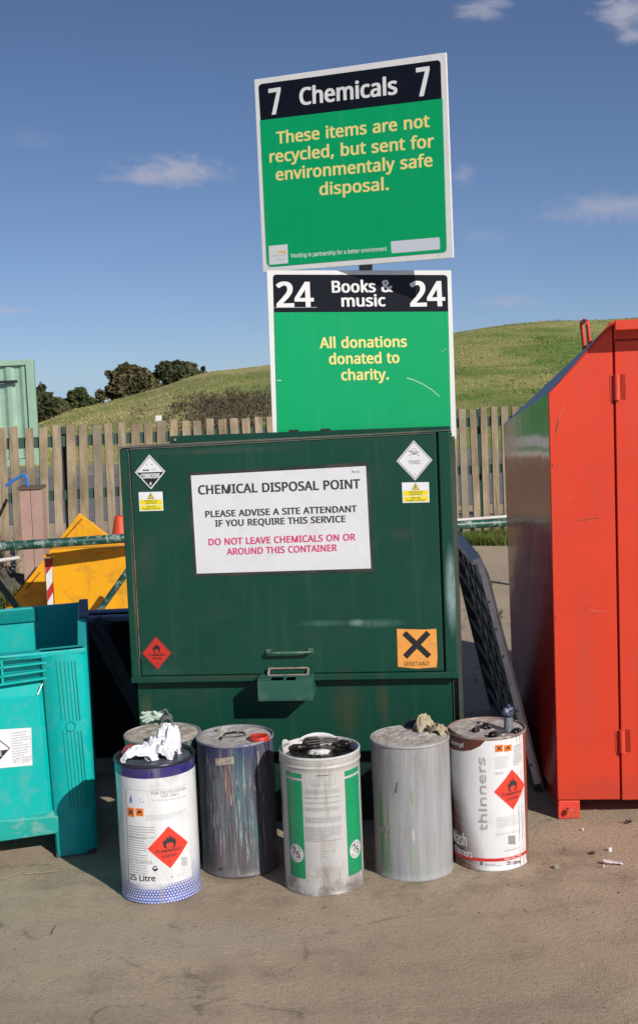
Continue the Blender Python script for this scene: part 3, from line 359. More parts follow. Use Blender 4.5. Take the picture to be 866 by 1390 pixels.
def clip(poly, x, keep_left):
    out = []; n = len(poly)
    for i in range(n):
        a, b = poly[i], poly[(i+1) % n]
        ia = (a[0] <= x) == keep_left or a[0] == x; ib = (b[0] <= x) == keep_left or b[0] == x
        if ia: out.append(a)
        if ia != ib:
            t = (x-a[0])/(b[0]-a[0]); out.append((x, a[1]+t*(b[1]-a[1])))
    return out
class Decal:
    """flat or wrapped printed artwork, held 'lift' above its surface"""
    def __init__(s, surf, lift=.0012): s.s = surf; s.lift = lift; s.mb = MB(); s.step = .006; s.lv = .00015 if surf.curved else .0003
    def _emit(s, poly, m, lift):
        pc = [poly]
        if s.s.curved:
            pc = []; x0 = min(p[0] for p in poly); x1 = max(p[0] for p in poly)
            if x1-x0 <= s.step*1.5: pc = [poly]
            else:
                n = int(math.ceil((x1-x0)/s.step)); rest = poly
                for k in range(1, n):
                    x = x0+(x1-x0)*k/n; l = clip(rest, x, True)
                    if len(l) > 2: pc.append(l)
                    rest = clip(rest, x, False)
                if len(rest) > 2: pc.append(rest)
        for q in pc: s.mb.add([s.s.pt(u, v, lift) for u, v in q], [list(range(len(q)))], m)
    def poly(s, pts, m, lv=0):
        lift = s.lift+lv*s.lv
        if len(pts) > 4 or s.s.curved:
            tr = geometry.tessellate_polygon([[Vector((p[0], p[1], 0)) for p in pts]])
            for t in tr: s._emit([pts[i] for i in t], m, lift)
        else: s._emit(pts, m, lift)
        return s
    def rect(s, u0, v0, u1, v1, m, lv=0):
        s._emit([(u0, v0), (u1, v0), (u1, v1), (u0, v1)], m, s.lift+lv*s.lv); return s
    def quadpx(s, pts, m, lv=0): return s.poly([s.s.uv(*p) for p in pts], m, lv)
    def rrect(s, corners, rad, m, lv=0):
        """corners: uv BL, BR, TR, TL; rounded"""
        c = [Vector(p) for p in corners]; out = []
        for i in range(4):
            p, a, b = c[i], c[i-1], c[(i+1) % 4]
            d1 = (a-p).normalized()*rad; d2 = (b-p).normalized()*rad
            for k in range(7):
                t = k/6; q = (p+d1)*(1-t)**2+p*2*t*(1-t)+(p+d2)*t*t; out.append((q.x, q.y))
        return s.poly(out, m, lv)
    def ring(s, cu, cv, ro, ri, m, lv=0, n=24, sy=1.0, a0=0, a1=360):
        for k in range(n):
            t0 = R(a0+(a1-a0)*k/n); t1 = R(a0+(a1-a0)*(k+1)/n)
            if ri > 0: q = [(cu+ri*math.cos(t0), cv+ri*sy*math.sin(t0)), (cu+ro*math.cos(t0), cv+ro*sy*math.sin(t0)), (cu+ro*math.cos(t1), cv+ro*sy*math.sin(t1)), (cu+ri*math.cos(t1), cv+ri*sy*math.sin(t1))]
            else: q = [(cu, cv), (cu+ro*math.cos(t0), cv+ro*sy*math.sin(t0)), (cu+ro*math.cos(t1), cv+ro*sy*math.sin(t1))]
            s._emit(q, m, s.lift+lv*s.lv)
        return s
    def text(s, txt, base, end, caph, m, bold=.02, lv=1):
        """baseline from uv point base to uv point end, cap height caph"""
        vs, fs = text2d(txt, bold); x0 = min(v[0] for v in vs); x1 = max(v[0] for v in vs); ch = cap_h(bold)
        b = Vector(base); e = Vector(end); d = e-b; L = d.length; d.normalize(); up = Vector((-d.y, d.x))
        pts = []
        for (x, y) in vs:
            q = b+d*((x-x0)/(x1-x0)*L)+up*(y/ch*caph); pts.append((q.x, q.y))
        for f in fs: s._emit([pts[i] for i in f], m, s.lift+lv*s.lv)
        if bold >= .016:      # heavier strokes: the same letters a hair to either side, each on its own level
            em = caph/ch*(.6*bold)
            for k_, (sx, sy) in enumerate(((em, 0), (-em, 0))):
                for f in fs: s._emit([(pts[i][0]+d.x*sx, pts[i][1]+d.y*sx) for i in f], m, s.lift+lv*s.lv+s.lv*.28*(k_+1))
        return s
    def textpx(s, txt, p0, p1, cappx, m, bold=.02, lv=1):
        a = Vector(s.s.uv(*p0)); b = Vector(s.s.uv(*p1))
        c = Vector(s.s.uv((p0[0]+p1[0])/2, (p0[1]+p1[1])/2)); c2 = Vector(s.s.uv((p0[0]+p1[0])/2, (p0[1]+p1[1])/2-cappx))
        return s.text(txt, a, b, (c2-c).length, m, bold, lv)
    def arc_text(s, txt, c, r, a0, a1, size, m, lv=2, flip=False):
        n = len(txt)
        for i, ch in enumerate(txt):
            if ch == ' ': continue
            a = R(a0+(a1-a0)*(i+.5)/n); vs, fs = text2d(ch, .03)
            xm = (min(v[0] for v in vs)+max(v[0] for v in vs))/2
            rot = a-math.pi/2 if not flip else a+math.pi/2
            ca, sa = math.cos(rot), math.sin(rot); rr = r if not flip else r+size*.7
            ox, oy = c[0]+rr*math.cos(a), c[1]+rr*math.sin(a)
            pts = [(ox+((x-xm)*ca-y*sa)*size, oy+((x-xm)*sa+y*ca)*size) for x, y in vs]
            for f in fs: s._emit([pts[k] for k in f], m, s.lift+lv*s.lv)
        return s
    def lines(s, u0, v0, u1, v1, n, m, lv=1, fill=.42, seed=1, sl=0.0):
        rr = random.Random(seed); dv = (v1-v0)/n
        for i in range(n):
            v = v0+dv*(i+.3); u = u0; end = u1 if rr.random() < .75 else u0+(u1-u0)*rr.uniform(.5, .95)
            while u < end:
                w = min(rr.uniform(.0035, .011), end-u)
                s._emit([(u, v+sl*(u-u0)), (u+w, v+sl*(u+w-u0)), (u+w, v+dv*fill+sl*(u+w-u0)), (u, v+dv*fill+sl*(u-u0))], m, s.lift+lv*s.lv)
                u += w+.0016
        return s
    def build(s, name, parent, label=None):
        o = s.mb.build(name, parent)
        if label: o['label'] = label
        return o

FLAME = [(-.30, -.5), (-.42, -.3), (-.42, -.08), (-.52, .12), (-.36, .02), (-.34, .22), (-.24, .1), (-.2, .42), (-.05, .2), (.0, .55), (.14, .22), (.2, .44), (.26, .14), (.36, .24), (.36, .04), (.5, .14), (.42, -.1), (.42, -.3), (.3, -.5)]
INNER = [(-.2, -.42), (-.26, -.26), (-.1, -.06), (-.04, -.2), (.04, .0), (.1, -.18), (.2, -.1), (.26, -.28), (.2, -.42), (.0, -.5)]
def flame(d, cu, cv, w, h, mk, mi, lv=2, ang=0):
    ca, sa = math.cos(ang), math.sin(ang)
    tr = lambda L: [(cu+(x*w)*ca-(y*h)*sa, cv+(x*w)*sa+(y*h)*ca) for x, y in L]
    d.poly(tr(FLAME), mk, lv); d.poly(tr(INNER), mi, lv+1)
def cross(d, cu, cv, s_, t, m, lv=2, ang=0):
    for k in (45, -45):
        a = R(k)+ang; c, sn = math.cos(a), math.sin(a)
        d.poly([(cu+x*c-y*sn, cv+x*sn+y*c) for x, y in ((-s_, -t), (s_, -t), (s_, t), (-s_, t))], m, lv+(1 if k > 0 else 0)*.6)
def diamond(d, cu, cv, hw, hh, m, lv=0): d.poly([(cu-hw, cv), (cu, cv-hh), (cu+hw, cv), (cu, cv+hh)], m, lv)

# ------------------------------------------------------------------ daylight
AZ, EL = R(36), R(30)
to_sun = Vector((math.sin(AZ)*math.cos(EL), -math.cos(AZ)*math.cos(EL), math.sin(EL)))
sd = bpy.data.lights.new('sun', 'SUN'); sd.energy = 4.5; sd.angle = R(.53); sd.color = (1, .955, .885)
so = bpy.data.objects.new('sun', sd); COL.objects.link(so); so.rotation_euler = to_sun.to_track_quat('Z', 'Y').to_euler(); so.location = to_sun*30
w = bpy.data.worlds.new('World'); scene.world = w; w.use_nodes = True
t = NT(w.node_tree)
D = t.vmath('NORMALIZE', t.add('ShaderNodeTexCoord').outputs['Generated'])
sep = t.add('ShaderNodeSeparateXYZ', {0: D})
Dc = t.add('ShaderNodeCombineXYZ', {0: sep.outputs[0], 1: sep.outputs[1], 2: t.math('ADD', t.math('MULTIPLY', t.math('MAXIMUM', sep.outputs[2], 0.0), 1.55), .085)}).outputs[0]
sky = t.add('ShaderNodeTexSky', {'Vector': Dc}, sky_type='NISHITA', sun_disc=False, sun_elevation=EL, sun_rotation=math.pi-AZ, air_density=1.0, dust_density=.9, ozone_density=2.0)
c = t.mix(1.0, sky.outputs[0], (.94, .98, 1.15), 'MULTIPLY')
SKY_S = .086
for (px, py, hw, hh, st, seed) in [(240, 233, 105, 32, .70, 1), (185, 242, 60, 16, .4, 9), (630, 238, 26, 24, .34, 2), (830, 283, 140, 32, .5, 3), (655, 12, 56, 24, .55, 4), (846, 14, 55, 34, .8, 5), (856, 48, 30, 16, .6, 8), (14, 421, 38, 9, .55, 6), (690, 409, 75, 14, .34, 7), (650, 320, 60, 18, .18, 11), (45, 190, 60, 22, .10, 12)]:
    c0 = ray(px, py).normalized(); rx = (ray(px+10, py)-ray(px-10, py)).normalized(); uy = (ray(px, py-10)-ray(px, py+10)).normalized()
    dv = t.vmath('SUBTRACT', D, tuple(c0))
    u = t.vmath('DOT_PRODUCT', dv, tuple(rx/(hw/FPX))); v = t.vmath('DOT_PRODUCT', dv, tuple(uy/(hh/FPX)))
    ln = t.math('SQRT', t.math('ADD', t.math('MULTIPLY', u, u), t.math('MULTIPLY', v, v)))
    co = t.add('ShaderNodeCombineXYZ', {0: t.math('MULTIPLY', u, hw/28), 1: t.math('MULTIPLY', v, hh/14), 2: seed*3.7}).outputs[0]
    n = t.noise(co, 1.0, 6, .55, .5)
    f = t.math('SUBTRACT', t.math('ADD', t.mapr(ln, 1.1, 0.0), t.math('MULTIPLY', n, 1.1)), .82)
    f = t.math('MULTIPLY', t.mapr(f, 0.0, .75, smooth=True), st)
    c = t.mix(f, c, (5.4, 5.3, 6.3))
bg = t.add('ShaderNodeBackground', {'Color': c, 'Strength': SKY_S}); wo = t.add('ShaderNodeOutputWorld'); t.l.new(bg.outputs[0], wo.inputs[0])
vs_ = scene.view_settings; vs_.view_transform = 'Standard'; vs_.look = 'None'; vs_.gamma = 1; vs_.exposure = 0; vs_.use_curve_mapping = False

# ------------------------------------------------------------------ ground
def ground_c(t, P, c):
    n1 = t.noise(P, .9, 6, .6); n2 = t.noise(P, 7, 7, .7); n3 = t.noise(P, 60, 5, .75); n4 = t.noise(P, 260, 3, .8)
    c = t.mix(t.mapr(n1, .35, .68), (.535, .425, .30), (.42, .33, .232))
    c = t.mix(t.math('MULTIPLY', t.mapr(n2, .46, .7), .4), c, (.29, .225, .165))
    c = t.mix(t.math('MULTIPLY', t.mapr(n3, .55, .75), .5), c, (.20, .155, .115))
    c = t.mix(t.math('MULTIPLY', t.mapr(n3, .42, .3), .35), c, (.64, .53, .41))
    c = t.mix(t.math('MULTIPLY', t.mapr(n4, .6, .72), .5), c, (.15, .115, .085))
    c = t.mix(t.math('MULTIPLY', t.mapr(n4, .38, .28), .4), c, (.66, .57, .45))
    # smeared purple-brown tyre and spill marks near the containers
    for (x, y, rx, ry, s_) in ((.95, 4.0, .30, .07, .5), (.75, 4.2, .16, .05, .4), (.25, 3.55, .5, .05, .22), (-.35, 3.45, .6, .05, .2)):
        d = t.vmath('LENGTH', t.vmath('DIVIDE', t.vmath('SUBTRACT', P, (x, y, 0)), (rx, ry, 1)))
        c = t.mix(t.math('MULTIPLY', t.math('MULTIPLY', t.mapr(d, 1, .3), t.mapr(n2, .4, .6)), s_), c, (.22, .16, .15))
    # old tyre tracks crossing the yard and hairline cracks
    sp = t.add('ShaderNodeSeparateXYZ', {0: P}); wob = t.math('MULTIPLY', t.math('SUBTRACT', n1, .5), .5)
    for (k0, k1, wd, s_) in ((3.42, .10, .055, .30), (3.20, .06, .06, .26), (3.66, .16, .03, .2)):
        dd = t.math('ABSOLUTE', t.math('SUBTRACT', t.math('ADD', sp.outputs[1], wob), t.math('ADD', t.math('MULTIPLY', sp.outputs[0], k1), k0)))
        c = t.mix(t.math('MULTIPLY', t.math('MULTIPLY', t.mapr(dd, wd, 0.0), t.mapr(n2, .35, .6)), s_), c, (.24, .185, .13))
    vor = t.add('ShaderNodeTexVoronoi', {'Vector': t.vmath('ADD', P, t.vmath('MULTIPLY', t.add('ShaderNodeTexNoise', {'Vector': P, 'Scale': 3.0, 'Detail': 5.0}).outputs[1], (.5, .5, 0))), 'Scale': .85}, feature='DISTANCE_TO_EDGE').outputs[0]
    c = t.mix(t.math('MULTIPLY', t.math('MULTIPLY', t.mapr(vor, .009, .002), t.mapr(n2, .46, .58)), .45), c, (.10, .08, .06))
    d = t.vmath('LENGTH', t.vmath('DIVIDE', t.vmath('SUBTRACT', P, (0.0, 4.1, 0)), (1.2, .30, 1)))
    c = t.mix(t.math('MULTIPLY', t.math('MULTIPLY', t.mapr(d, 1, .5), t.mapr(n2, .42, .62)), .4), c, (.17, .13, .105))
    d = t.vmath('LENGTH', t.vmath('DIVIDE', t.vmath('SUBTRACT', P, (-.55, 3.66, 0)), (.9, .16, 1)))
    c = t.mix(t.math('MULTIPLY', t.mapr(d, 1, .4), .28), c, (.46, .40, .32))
    return c
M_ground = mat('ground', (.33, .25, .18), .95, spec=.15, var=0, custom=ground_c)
# bump at two scales
_t = NT.__new__(NT); _t.t = M_ground.node_tree; _t.n = _t.t.nodes; _t.l = _t.t.links
_P = _t.n.new('ShaderNodeTexCoord').outputs['Object']
_h = _t.math('ADD', _t.math('MULTIPLY', _t.noise(_P, 62, 8, .78), .50), _t.math('MULTIPLY', _t.noise(_P, 160, 4, .7), .35))
_b = _t.add('ShaderNodeBump', {'Height': _h, 'Strength': 1.0, 'Distance': .016})
_t.l.new(_b.outputs[0], [n for n in _t.n if n.type == 'BSDF_PRINCIPLED'][0].inputs['Normal'])

mb = MB()
ys = [-12, -4, 0, 2, 2.6]+[2.6+.06*i for i in range(1, 50)]+[5.9, 7, 9, 12, 16, 20, 30, 45, 60, 100, 250, 700, 2500]
def gx(y): 
    wd = max(6, abs(y)*1.2)
    return [-wd, -wd*.6, -3, -2]+[-1.5+.06*i for i in range(1, 50)]+[2, 3, wd*.6, wd]
vs = []; nx = len(gx(0))
for y in ys:
    for x in gx(y):
        z = 0.0
        if 2.6 < y < 5.6 and -1.5 < x < 1.5: z = .006*(noise.noise(Vector((x*4, y*4, 0))))+.0025*noise.noise(Vector((x*14, y*14, 3)))
        if y > 30: z = -(y-30)*.022
        vs.append((x, y, z))
fs = [(j*nx+i, j*nx+i+1, (j+1)*nx+i+1, (j+1)*nx+i) for j in range(len(ys)-1) for i in range(nx-1)]
mb.add(vs, fs, M_ground, True); tag(mb.build('ground'), kind='structure')

M_road = mat('road', (.21, .205, .2), .9, var=.1, vscale=1.2, fine=.2)
MB().add([(-60, 13.6, .006), (60, 15.6, .006), (60, 21, .006), (-60, 21, .006)], [(0, 1, 2, 3)], M_road).build('road')['kind'] = 'structure'
M_path = mat('path', (.33, .30, .25), .95, var=.25, vscale=2, fine=.25)
MB().add([(-60, 21, .01), (60, 21, .01), (60, 24, .01), (-60, 24, .01)], [(0, 1, 2, 3)], M_path).build('gravel_path')['kind'] = 'structure'

# ------------------------------------------------------------------ hill
RID = [(-60, -.6), (-16, -.5), (-11, -.15), (-9.5, .0), (-8.2, .5), (-5.68, .93), (-3.66, 1.45), (-1.41, 1.68), (1.5, 2.1), (4.78, 2.55), (6.85, 2.72), (10.98, 2.74), (20, 2.4), (60, 1.5)]
def lerp(tab, x):
    for (a, b), (c_, d) in zip(tab, tab[1:]):
        if x <= c_: return b+(d-b)*max(0, (x-a))/(c_-a)
    return tab[-1][1]
def hill_z(x, y):
    xr = x*45/max(y, 20)**.6/45**.4 if y < 45 else x
    zr = lerp(RID, xr); s = (y-23.5)/21.5
    if s < 0: return -.05
    bump = .16*noise.noise(Vector((x*.16, y*.2, 1)))+.07*noise.noise(Vector((x*.6, y*.7, 5)))+.03*noise.noise(Vector((x*2, y*2, 8)))
    if s <= 1: z = zr*(s**.85)*(1-.12*math.sin(math.pi*s))+bump*min(1, s*4)*(1-.3*s)
    else: z = zr-(y-45)*.05-((y-45)/30)**2+bump*.7
    return z
def hill_c(t, P, c):
    sp = t.add('ShaderNodeSeparateXYZ', {0: P})
    n1 = t.noise(t.scale(P, .30, .22, .5), 1, 6, .65, .5); n2 = t.noise(t.scale(P, 1.1, 1.5, 2), 1, 6, .7); n3 = t.noise(t.scale(P, 7, 7, 14), 1, 5, .75)
    side = t.mapr(sp.outputs[0], 2.0, -3.0)      # the left flank is drier
    f = t.math('ADD', t.mapr(n1, .42, .57), t.math('MULTIPLY', side, .55))
    f = t.math('MULTIPLY', t.math('ADD', f, t.math('MULTIPLY', t.mapr(n2, .35, .65), .5)), .6, True)
    c = t.mix(f, (.105, .185, .032), (.40, .345, .145))
    c = t.mix(t.math('MULTIPLY', t.mapr(n2, .52, .7), .5), c, (.085, .135, .03))
    c = t.mix(t.math('MULTIPLY', t.mapr(n3, .5, .72), .35), c, (.07, .09, .025))
    c = t.mix(t.math('MULTIPLY', t.mapr(n3, .42, .3), .3), c, (.36, .31, .14))
    return c
M_hill = mat('hill_turf', (.1, .14, .04), .95, spec=.1, var=0, custom=hill_c, bump=.35, bscale=6)
M_grass = mat('grass_blades', (.1, .14, .04), .9, spec=.1, var=0, custom=hill_c)
mb = MB(); xs = [-60+1.0*i for i in range(30)]+[-30+.5*i for i in range(130)]+[35+1.5*i for i in range(20)]; yy = [23+.5*i for i in range(60)]+[53+3*i for i in range(22)]
vs = [(x, y, hill_z(x, y)) for y in yy for x in xs]; nx = len(xs)
mb.add(vs, [(j*nx+i, j*nx+i+1, (j+1)*nx+i+1, (j+1)*nx+i) for j in range(len(yy)-1) for i in range(nx-1)], M_hill, True)
tag(mb.build('grass_hill'), kind='structure')

def blade(mb_v, mb_f, p, h, wd, rnd, lean=.35):
    a = rnd.uniform(0, math.pi); dx, dy = math.cos(a)*wd, math.sin(a)*wd
    lx, ly = rnd.uniform(-lean, lean)*h, rnd.uniform(-lean, lean)*h
    o = len(mb_v); mb_v += [(p[0]-dx, p[1]-dy, p[2]), (p[0]+dx, p[1]+dy, p[2]), (p[0]+lx, p[1]+ly, p[2]+h)]; mb_f.append((o, o+1, o+2))
def quick(name, v, f, m, kind=None, parent=None, base=None):
    me = bpy.data.meshes.new(name); 
    if base: v = [(a-base[0], b-base[1], c_-base[2]) for a, b, c_ in v]
    me.from_pydata(v, [], f); me.materials.append(m); me.update()
    o = bpy.data.objects.new(name, me); COL.objects.link(o)
    if parent: o.parent = parent
    elif base: o.location = base
    if kind: o['kind'] = kind
    return o
rnd = random.Random(3); v, f = [], []
for i in range(36000):
    y = 23.5+22.5*rnd.random()**.9; x = rnd.uniform(-.30, .34)*y
    if abs(x/y-.02) < .06 and rnd.random() < .85: continue      # mostly behind the boards
    nn = noise.noise(Vector((x*.5, y*.5, 2)))
    blade(v, f, (x, y, hill_z(x, y)-.01), rnd.uniform(.02, .05)*(1+1.5*max(0, nn)), rnd.uniform(.012, .028), rnd, .9)
tag(quick('hill_grass', v, f, M_grass, 'stuff'), 'rough green and straw coloured grass covering the hill', 'grass')
# dead dock and thistle stems among the grass, left of the boards
M_weed = mat('dry_weed', (.13, .10, .06), .9, var=.35, vscale=3, dirt=((.07, .09, .03), .8, 1.2))
v, f = [], []
for i in range(300):
    y = rnd.uniform(25.5, 33); x = V(rnd.gauss(320, 42), 545, y).x
    if x/y > .0: continue
    z0 = hill_z(x, y); h = rnd.uniform(.10, .42)
    for k in range(26):
        zz = z0+h*rnd.random()**.6; s_ = .05+.1*(1-(zz-z0)/h)
        q = (x+rnd.gauss(0, s_), y+rnd.gauss(0, s_), zz); blade(v, f, q, rnd.uniform(.03, .09), .018, rnd, .8)
tag(quick('dry_weeds', v, f, M_weed, 'stuff'), 'brown seeded weed stems on the hill left of the green boards', 'weeds')

# grass verge just inside the fence
M_verge = mat('verge_grass', (.12, .17, .035), .9, spec=.1, var=.3, vscale=2.5, dirt=((.30, .26, .11), .6, 3))
v, f = [], []
for i in range(30000):
    px = rnd.uniform(560, 720); P0 = G(px, rnd.uniform(716, 741))
    blade(v, f, (P0.x, P0.y, -.01), rnd.uniform(.03, .11), rnd.uniform(.004, .009), rnd, .6)
for i in range(9000):
    x = rnd.uniform(-3.2, -1.2); y = rnd.uniform(9.2, 10.2)+(x+2)*.3
    n_ = noise.noise(Vector((x*3, y*3, 0)))
    if n_ < -.1: continue
    blade(v, f, (x, y, -.01), rnd.uniform(.04, .16)*(1+n_), rnd.uniform(.004, .009), rnd, .7)
tag(quick('verge_grass', v, f, M_verge, 'stuff'), 'strip of short green grass along the foot of the fence', 'grass')
M_weedg = mat('weed_leaf', (.07, .10, .03), .9, var=.3, vscale=5)
v, f = [], []
for cx, cy, n_, s_ in ((1.12, 9.6, 90, .05), (1.05, 8.3, 60, .04)):
    for i in range(n_): blade(v, f, (rnd.gauss(cx, s_), rnd.gauss(cy, s_*2), 0), rnd.uniform(.01, .05), .008, rnd, 1.2)
tag(quick('yard_weeds', v, f, M_weedg, 'stuff'), 'small weeds scattered on bare dirt behind the red container', 'weeds')

# ------------------------------------------------------------------ bushes on the skyline
def bush(px, top, bot, hw, Y, m, label, seed, lumps, dens=2600, leaf=.115):
    rr = random.Random(seed); base = V(px, bot, Y); tp = V(px, top, Y); H = tp.z-base.z; W = hw/FPX*Y
    gz = hill_z(base.x, Y)-.1; base.z = min(base.z, gz+.3)
    root = thing('bush', (base.x, base.y, gz), label, 'bush', 'bushes on the skyline beyond the fence')
    v, f = [], []
    lumps = list(lumps)+[(lx+rr.uniform(-.5, .5)*lr, lz+rr.uniform(.1, .5)*lr, lr*rr.uniform(.22, .42)) for (lx, lz, lr) in lumps for _ in range(3)]
    for (lx, lz, lr) in lumps:
        c0 = Vector((base.x+lx*W, base.y+rr.uniform(-.4, .4)*W, gz+(tp.z-gz)*lz)); rad = lr*W
        for i in range(int(dens*lr*1.5)):
            d = Vector((rr.gauss(0, 1), rr.gauss(0, 1), rr.gauss(0, 1))).normalized()*(rr.random()**.45)
            q = c0+Vector((d.x*rad, d.y*rad, d.z*rad*min(1.0, (tp.z-gz)*.62/rad)))
            n_ = noise.noise(q*1.1+Vector((seed, 0, 0)))
            if n_ < -.06 and d.length > .45: continue
            q += d*rad*.5*n_
            if q.z < gz: continue
            a, b = rr.uniform(0, 6.28), rr.uniform(-1, 1); s_ = leaf*rr.uniform(.5, 1.2)
            e1 = Vector((math.cos(a), math.sin(a), b)).normalized()*s_; e2 = e1.cross(Vector((rr.gauss(0, 1), rr.gauss(0, 1), rr.gauss(0, 1)))).normalized()*s_*.6
            o = len(v); v += [tuple(q-e1), tuple(q+e2), tuple(q+e1*1.1), tuple(q-e2)]; f.append((o, o+1, o+2, o+3))
    # shoots standing out of the outline
    bl = (base.x, base.y, gz); v = [(a-bl[0], b-bl[1], c_-bl[2]) for a, b, c_ in v]
    quick('crown', v, f, m, parent=root)
    st = MB()
    for (lx, lz, lr) in lumps:
        for k in range(3):
            a = Vector((base.x+lx*W*.5+rr.uniform(-.1, .1), base.y, gz)); b = Vector((base.x+lx*W+rr.uniform(-.3, .3)*W*lr, base.y+rr.uniform(-.2, .2), gz+(tp.z-gz)*(lz+lr*.4)))
            st.tube([a, (a+b)/2+Vector((rr.uniform(-.1, .1), 0, .1)), b], .05, M_bark, 6, taper=.012)
    st.build('trunk', root)
M_bark = mat('bark', (.10, .075, .055), .9, bump=.5)
M_leafd = mat('leaf_dark', (.080, .090, .038), .8, var=.25, vscale=1.2, spec=.2, dirt=((.150, .130, .060), .8, .8))
M_leafb = mat('leaf_autumn', (.150, .130, .062), .8, var=.3, vscale=1.2, spec=.2, dirt=((.085, .095, .035), .9, .9))
M_leafg = mat('leaf_green', (.100, .125, .045), .8, var=.3, vscale=1.2, spec=.2)
bush(52, 505, 566, 42, 47, M_leafd, 'dark rounded bush beside the pale green storage container', 1, [(-.5, .45, .6), (0, .62, .55), (.45, .35, .5), (-.9, .6, .5), (.75, .22, .3)], 5200)
bush(107, 524, 556, 26, 48, M_leafg, 'small green bush between the dark bush and the autumn-brown one', 2, [(0, .5, .5), (-.5, .3, .45), (.6, .3, .4), (.1, .75, .3)], 2600)
bush(173, 493, 540, 36, 50, M_leafb, 'tall autumn-brown bush, tallest on the skyline', 3, [(-.45, .55, .55), (.1, .68, .5), (.5, .5, .55), (-.75, .3, .35), (.85, .4, .35), (-.2, .3, .6)], 5200)
bush(234, 499, 522, 34, 54, M_leafd, 'low wide dark bush to the right of the autumn-brown bush', 4, [(-.6, .75, .5), (0, .85, .5), (.55, .75, .5), (.9, .6, .35), (-.95, .6, .3)], 4200)
bush(268, 502, 515, 14, 56, M_leafb, 'smallest bush at the right end of the skyline row', 5, [(-.4, .9, .6), (.5, .8, .5)], 1500)
bush(121, 541, 556, 22, 51, M_leafd, 'low straggling dark shrub filling the gap between the small green bush and the autumn-brown one', 8, [(-.8, .4, .4), (-.2, .5, .45), (.3, .4, .4), (.8, .5, .4)], 2200)
bush(132, 535, 553, 12, 52, M_leafd, 'tiny dark shrub at the left foot of the autumn-brown bush', 6, [(-.3, .4, .6), (.4, .5, .5)], 1200)

# ------------------------------------------------------------------ fence
def yf(px): return 1/(1/10.5+(1/11.9-1/10.5)*(px-60)/590)       # the fence recedes to the right
F0, F1 = V(-20, 580, yf(-20)), V(820, 546, yf(820))
fr = thing('picket_fence', (F0.x, F0.y, 0), 'weathered timber picket fence on dark green rails along the back of the yard', 'fence')
fdir = (Vector((F1.x, F1.y, 0))-Vector((F0.x, F0.y, 0))); FL = fdir.length; fdir.normalize(); fn = Vector((fdir.y, -fdir.x, 0))
def wood_c(t, P, c):
    g = t.noise(t.scale(P, 38, 38, 2.2), 1, 6, .7, 1.0); k = t.noise(t.scale(P, 9, 9, 1.1), 1, 4, .6); n5 = t.noise(P, 3.1, 3)
    c = t.mix(t.mapr(n5, .35, .65), (.36, .28, .18), (.21, .165, .108))
    c = t.mix(t.math('MULTIPLY', t.mapr(g, .48, .64), .8), c, (.13, .10, .065))
    c = t.mix(t.math('MULTIPLY', t.mapr(k, .56, .7), .5), c, (.13, .10, .07))
    return t.mix(t.math('MULTIPLY', t.mapr(k, .42, .3), .5), c, (.42, .36, .265))
M_wood = mat('weathered_wood', (.3, .24, .16), .9, spec=.2, var=0, custom=wood_c, bump=.4, bscale=60)
M_wood2 = mat('weathered_wood_grey', (.29, .24, .17), .9, spec=.2, var=.2, vscale=4, streak=((.14, .11, .075), .7, 30), bump=.4, bscale=60)
M_rail = mat('green_rail_paint', (.012, .062, .045), .5, var=.2)
_zA, _zB = V(60, 578.5, 10.5), V(650, 553.5, 11.9)
_sA, _sB = [(Vector((q.x, q.y, 0))-Vector((F0.x, F0.y, 0))).dot(fdir) for q in (_zA, _zB)]
ztop = lambda s_: _zA.z+(_zB.z-_zA.z)*(s_-_sA)/(_sB-_sA)
step = .1065; nP = int(FL/step); rr = random.Random(11)
for i in range(nP):
    s_ = i*step+rr.uniform(-.006, .006); p = Vector((F0.x, F0.y, 0))+fdir*s_; wd = .069+rr.uniform(-.004, .004)
    zt = ztop(s_)+rr.uniform(-.012, .010); lean = rr.gauss(-.003, .005)-(.016 if s_ < 1.6 else 0)
    a = p-fdir*lean; b = p+fdir*lean
    q = MB(); th = fn*.018
    o0 = b-fdir*wd/2+Vector((0, 0, .03)); ax = fdir*wd; top = a-b+Vector((0, 0, zt-.03)); tw = rr.uniform(-.006, .006)
    v8 = [o0, o0+ax, o0+ax+th, o0+th, o0+top, o0+ax+top+Vector((0, 0, tw)), o0+ax+th+top+Vector((0, 0, tw)), o0+th+top]
    q.add(v8, [(0, 3, 2, 1), (4, 5, 6, 7), (0, 1, 5, 4), (1, 2, 6, 5), (2, 3, 7, 6), (3, 0, 4, 7)], M_wood if rr.random() < .72 else M_wood2)
    q.build('picket', fr, bevel=.003)
for (za, h_) in ((.085, .085), (.52, .075), (1.02, .05)):
    pa = Vector((F0.x, F0.y, 0)); za0, za1 = ztop(0)-za, ztop(FL)-za
    q = MB(); q.prism([pa-fn*.05+Vector((0, 0, za0)), pa+fdir*FL-fn*.05+Vector((0, 0, za1)), pa+fdir*FL-fn*.05+Vector((0, 0, za1-h_)), pa-fn*.05+Vector((0, 0, za0-h_))],
                      [pa-fn*.005+Vector((0, 0, za0)), pa+fdir*FL-fn*.005+Vector((0, 0, za1)), pa+fdir*FL-fn*.005+Vector((0, 0, za1-h_)), pa-fn*.005+Vector((0, 0, za0-h_))], M_rail)
    q.build('rail', fr)
for s_ in (.62, 2.5, 4.38, 5.6):
    p = Vector((F0.x, F0.y, 0))+fdir*s_-fn*.13
    MB().box(p, fdir*.07, -fn*.07, (0, 0, ztop(s_)-.02), M_rail).build('post', fr)

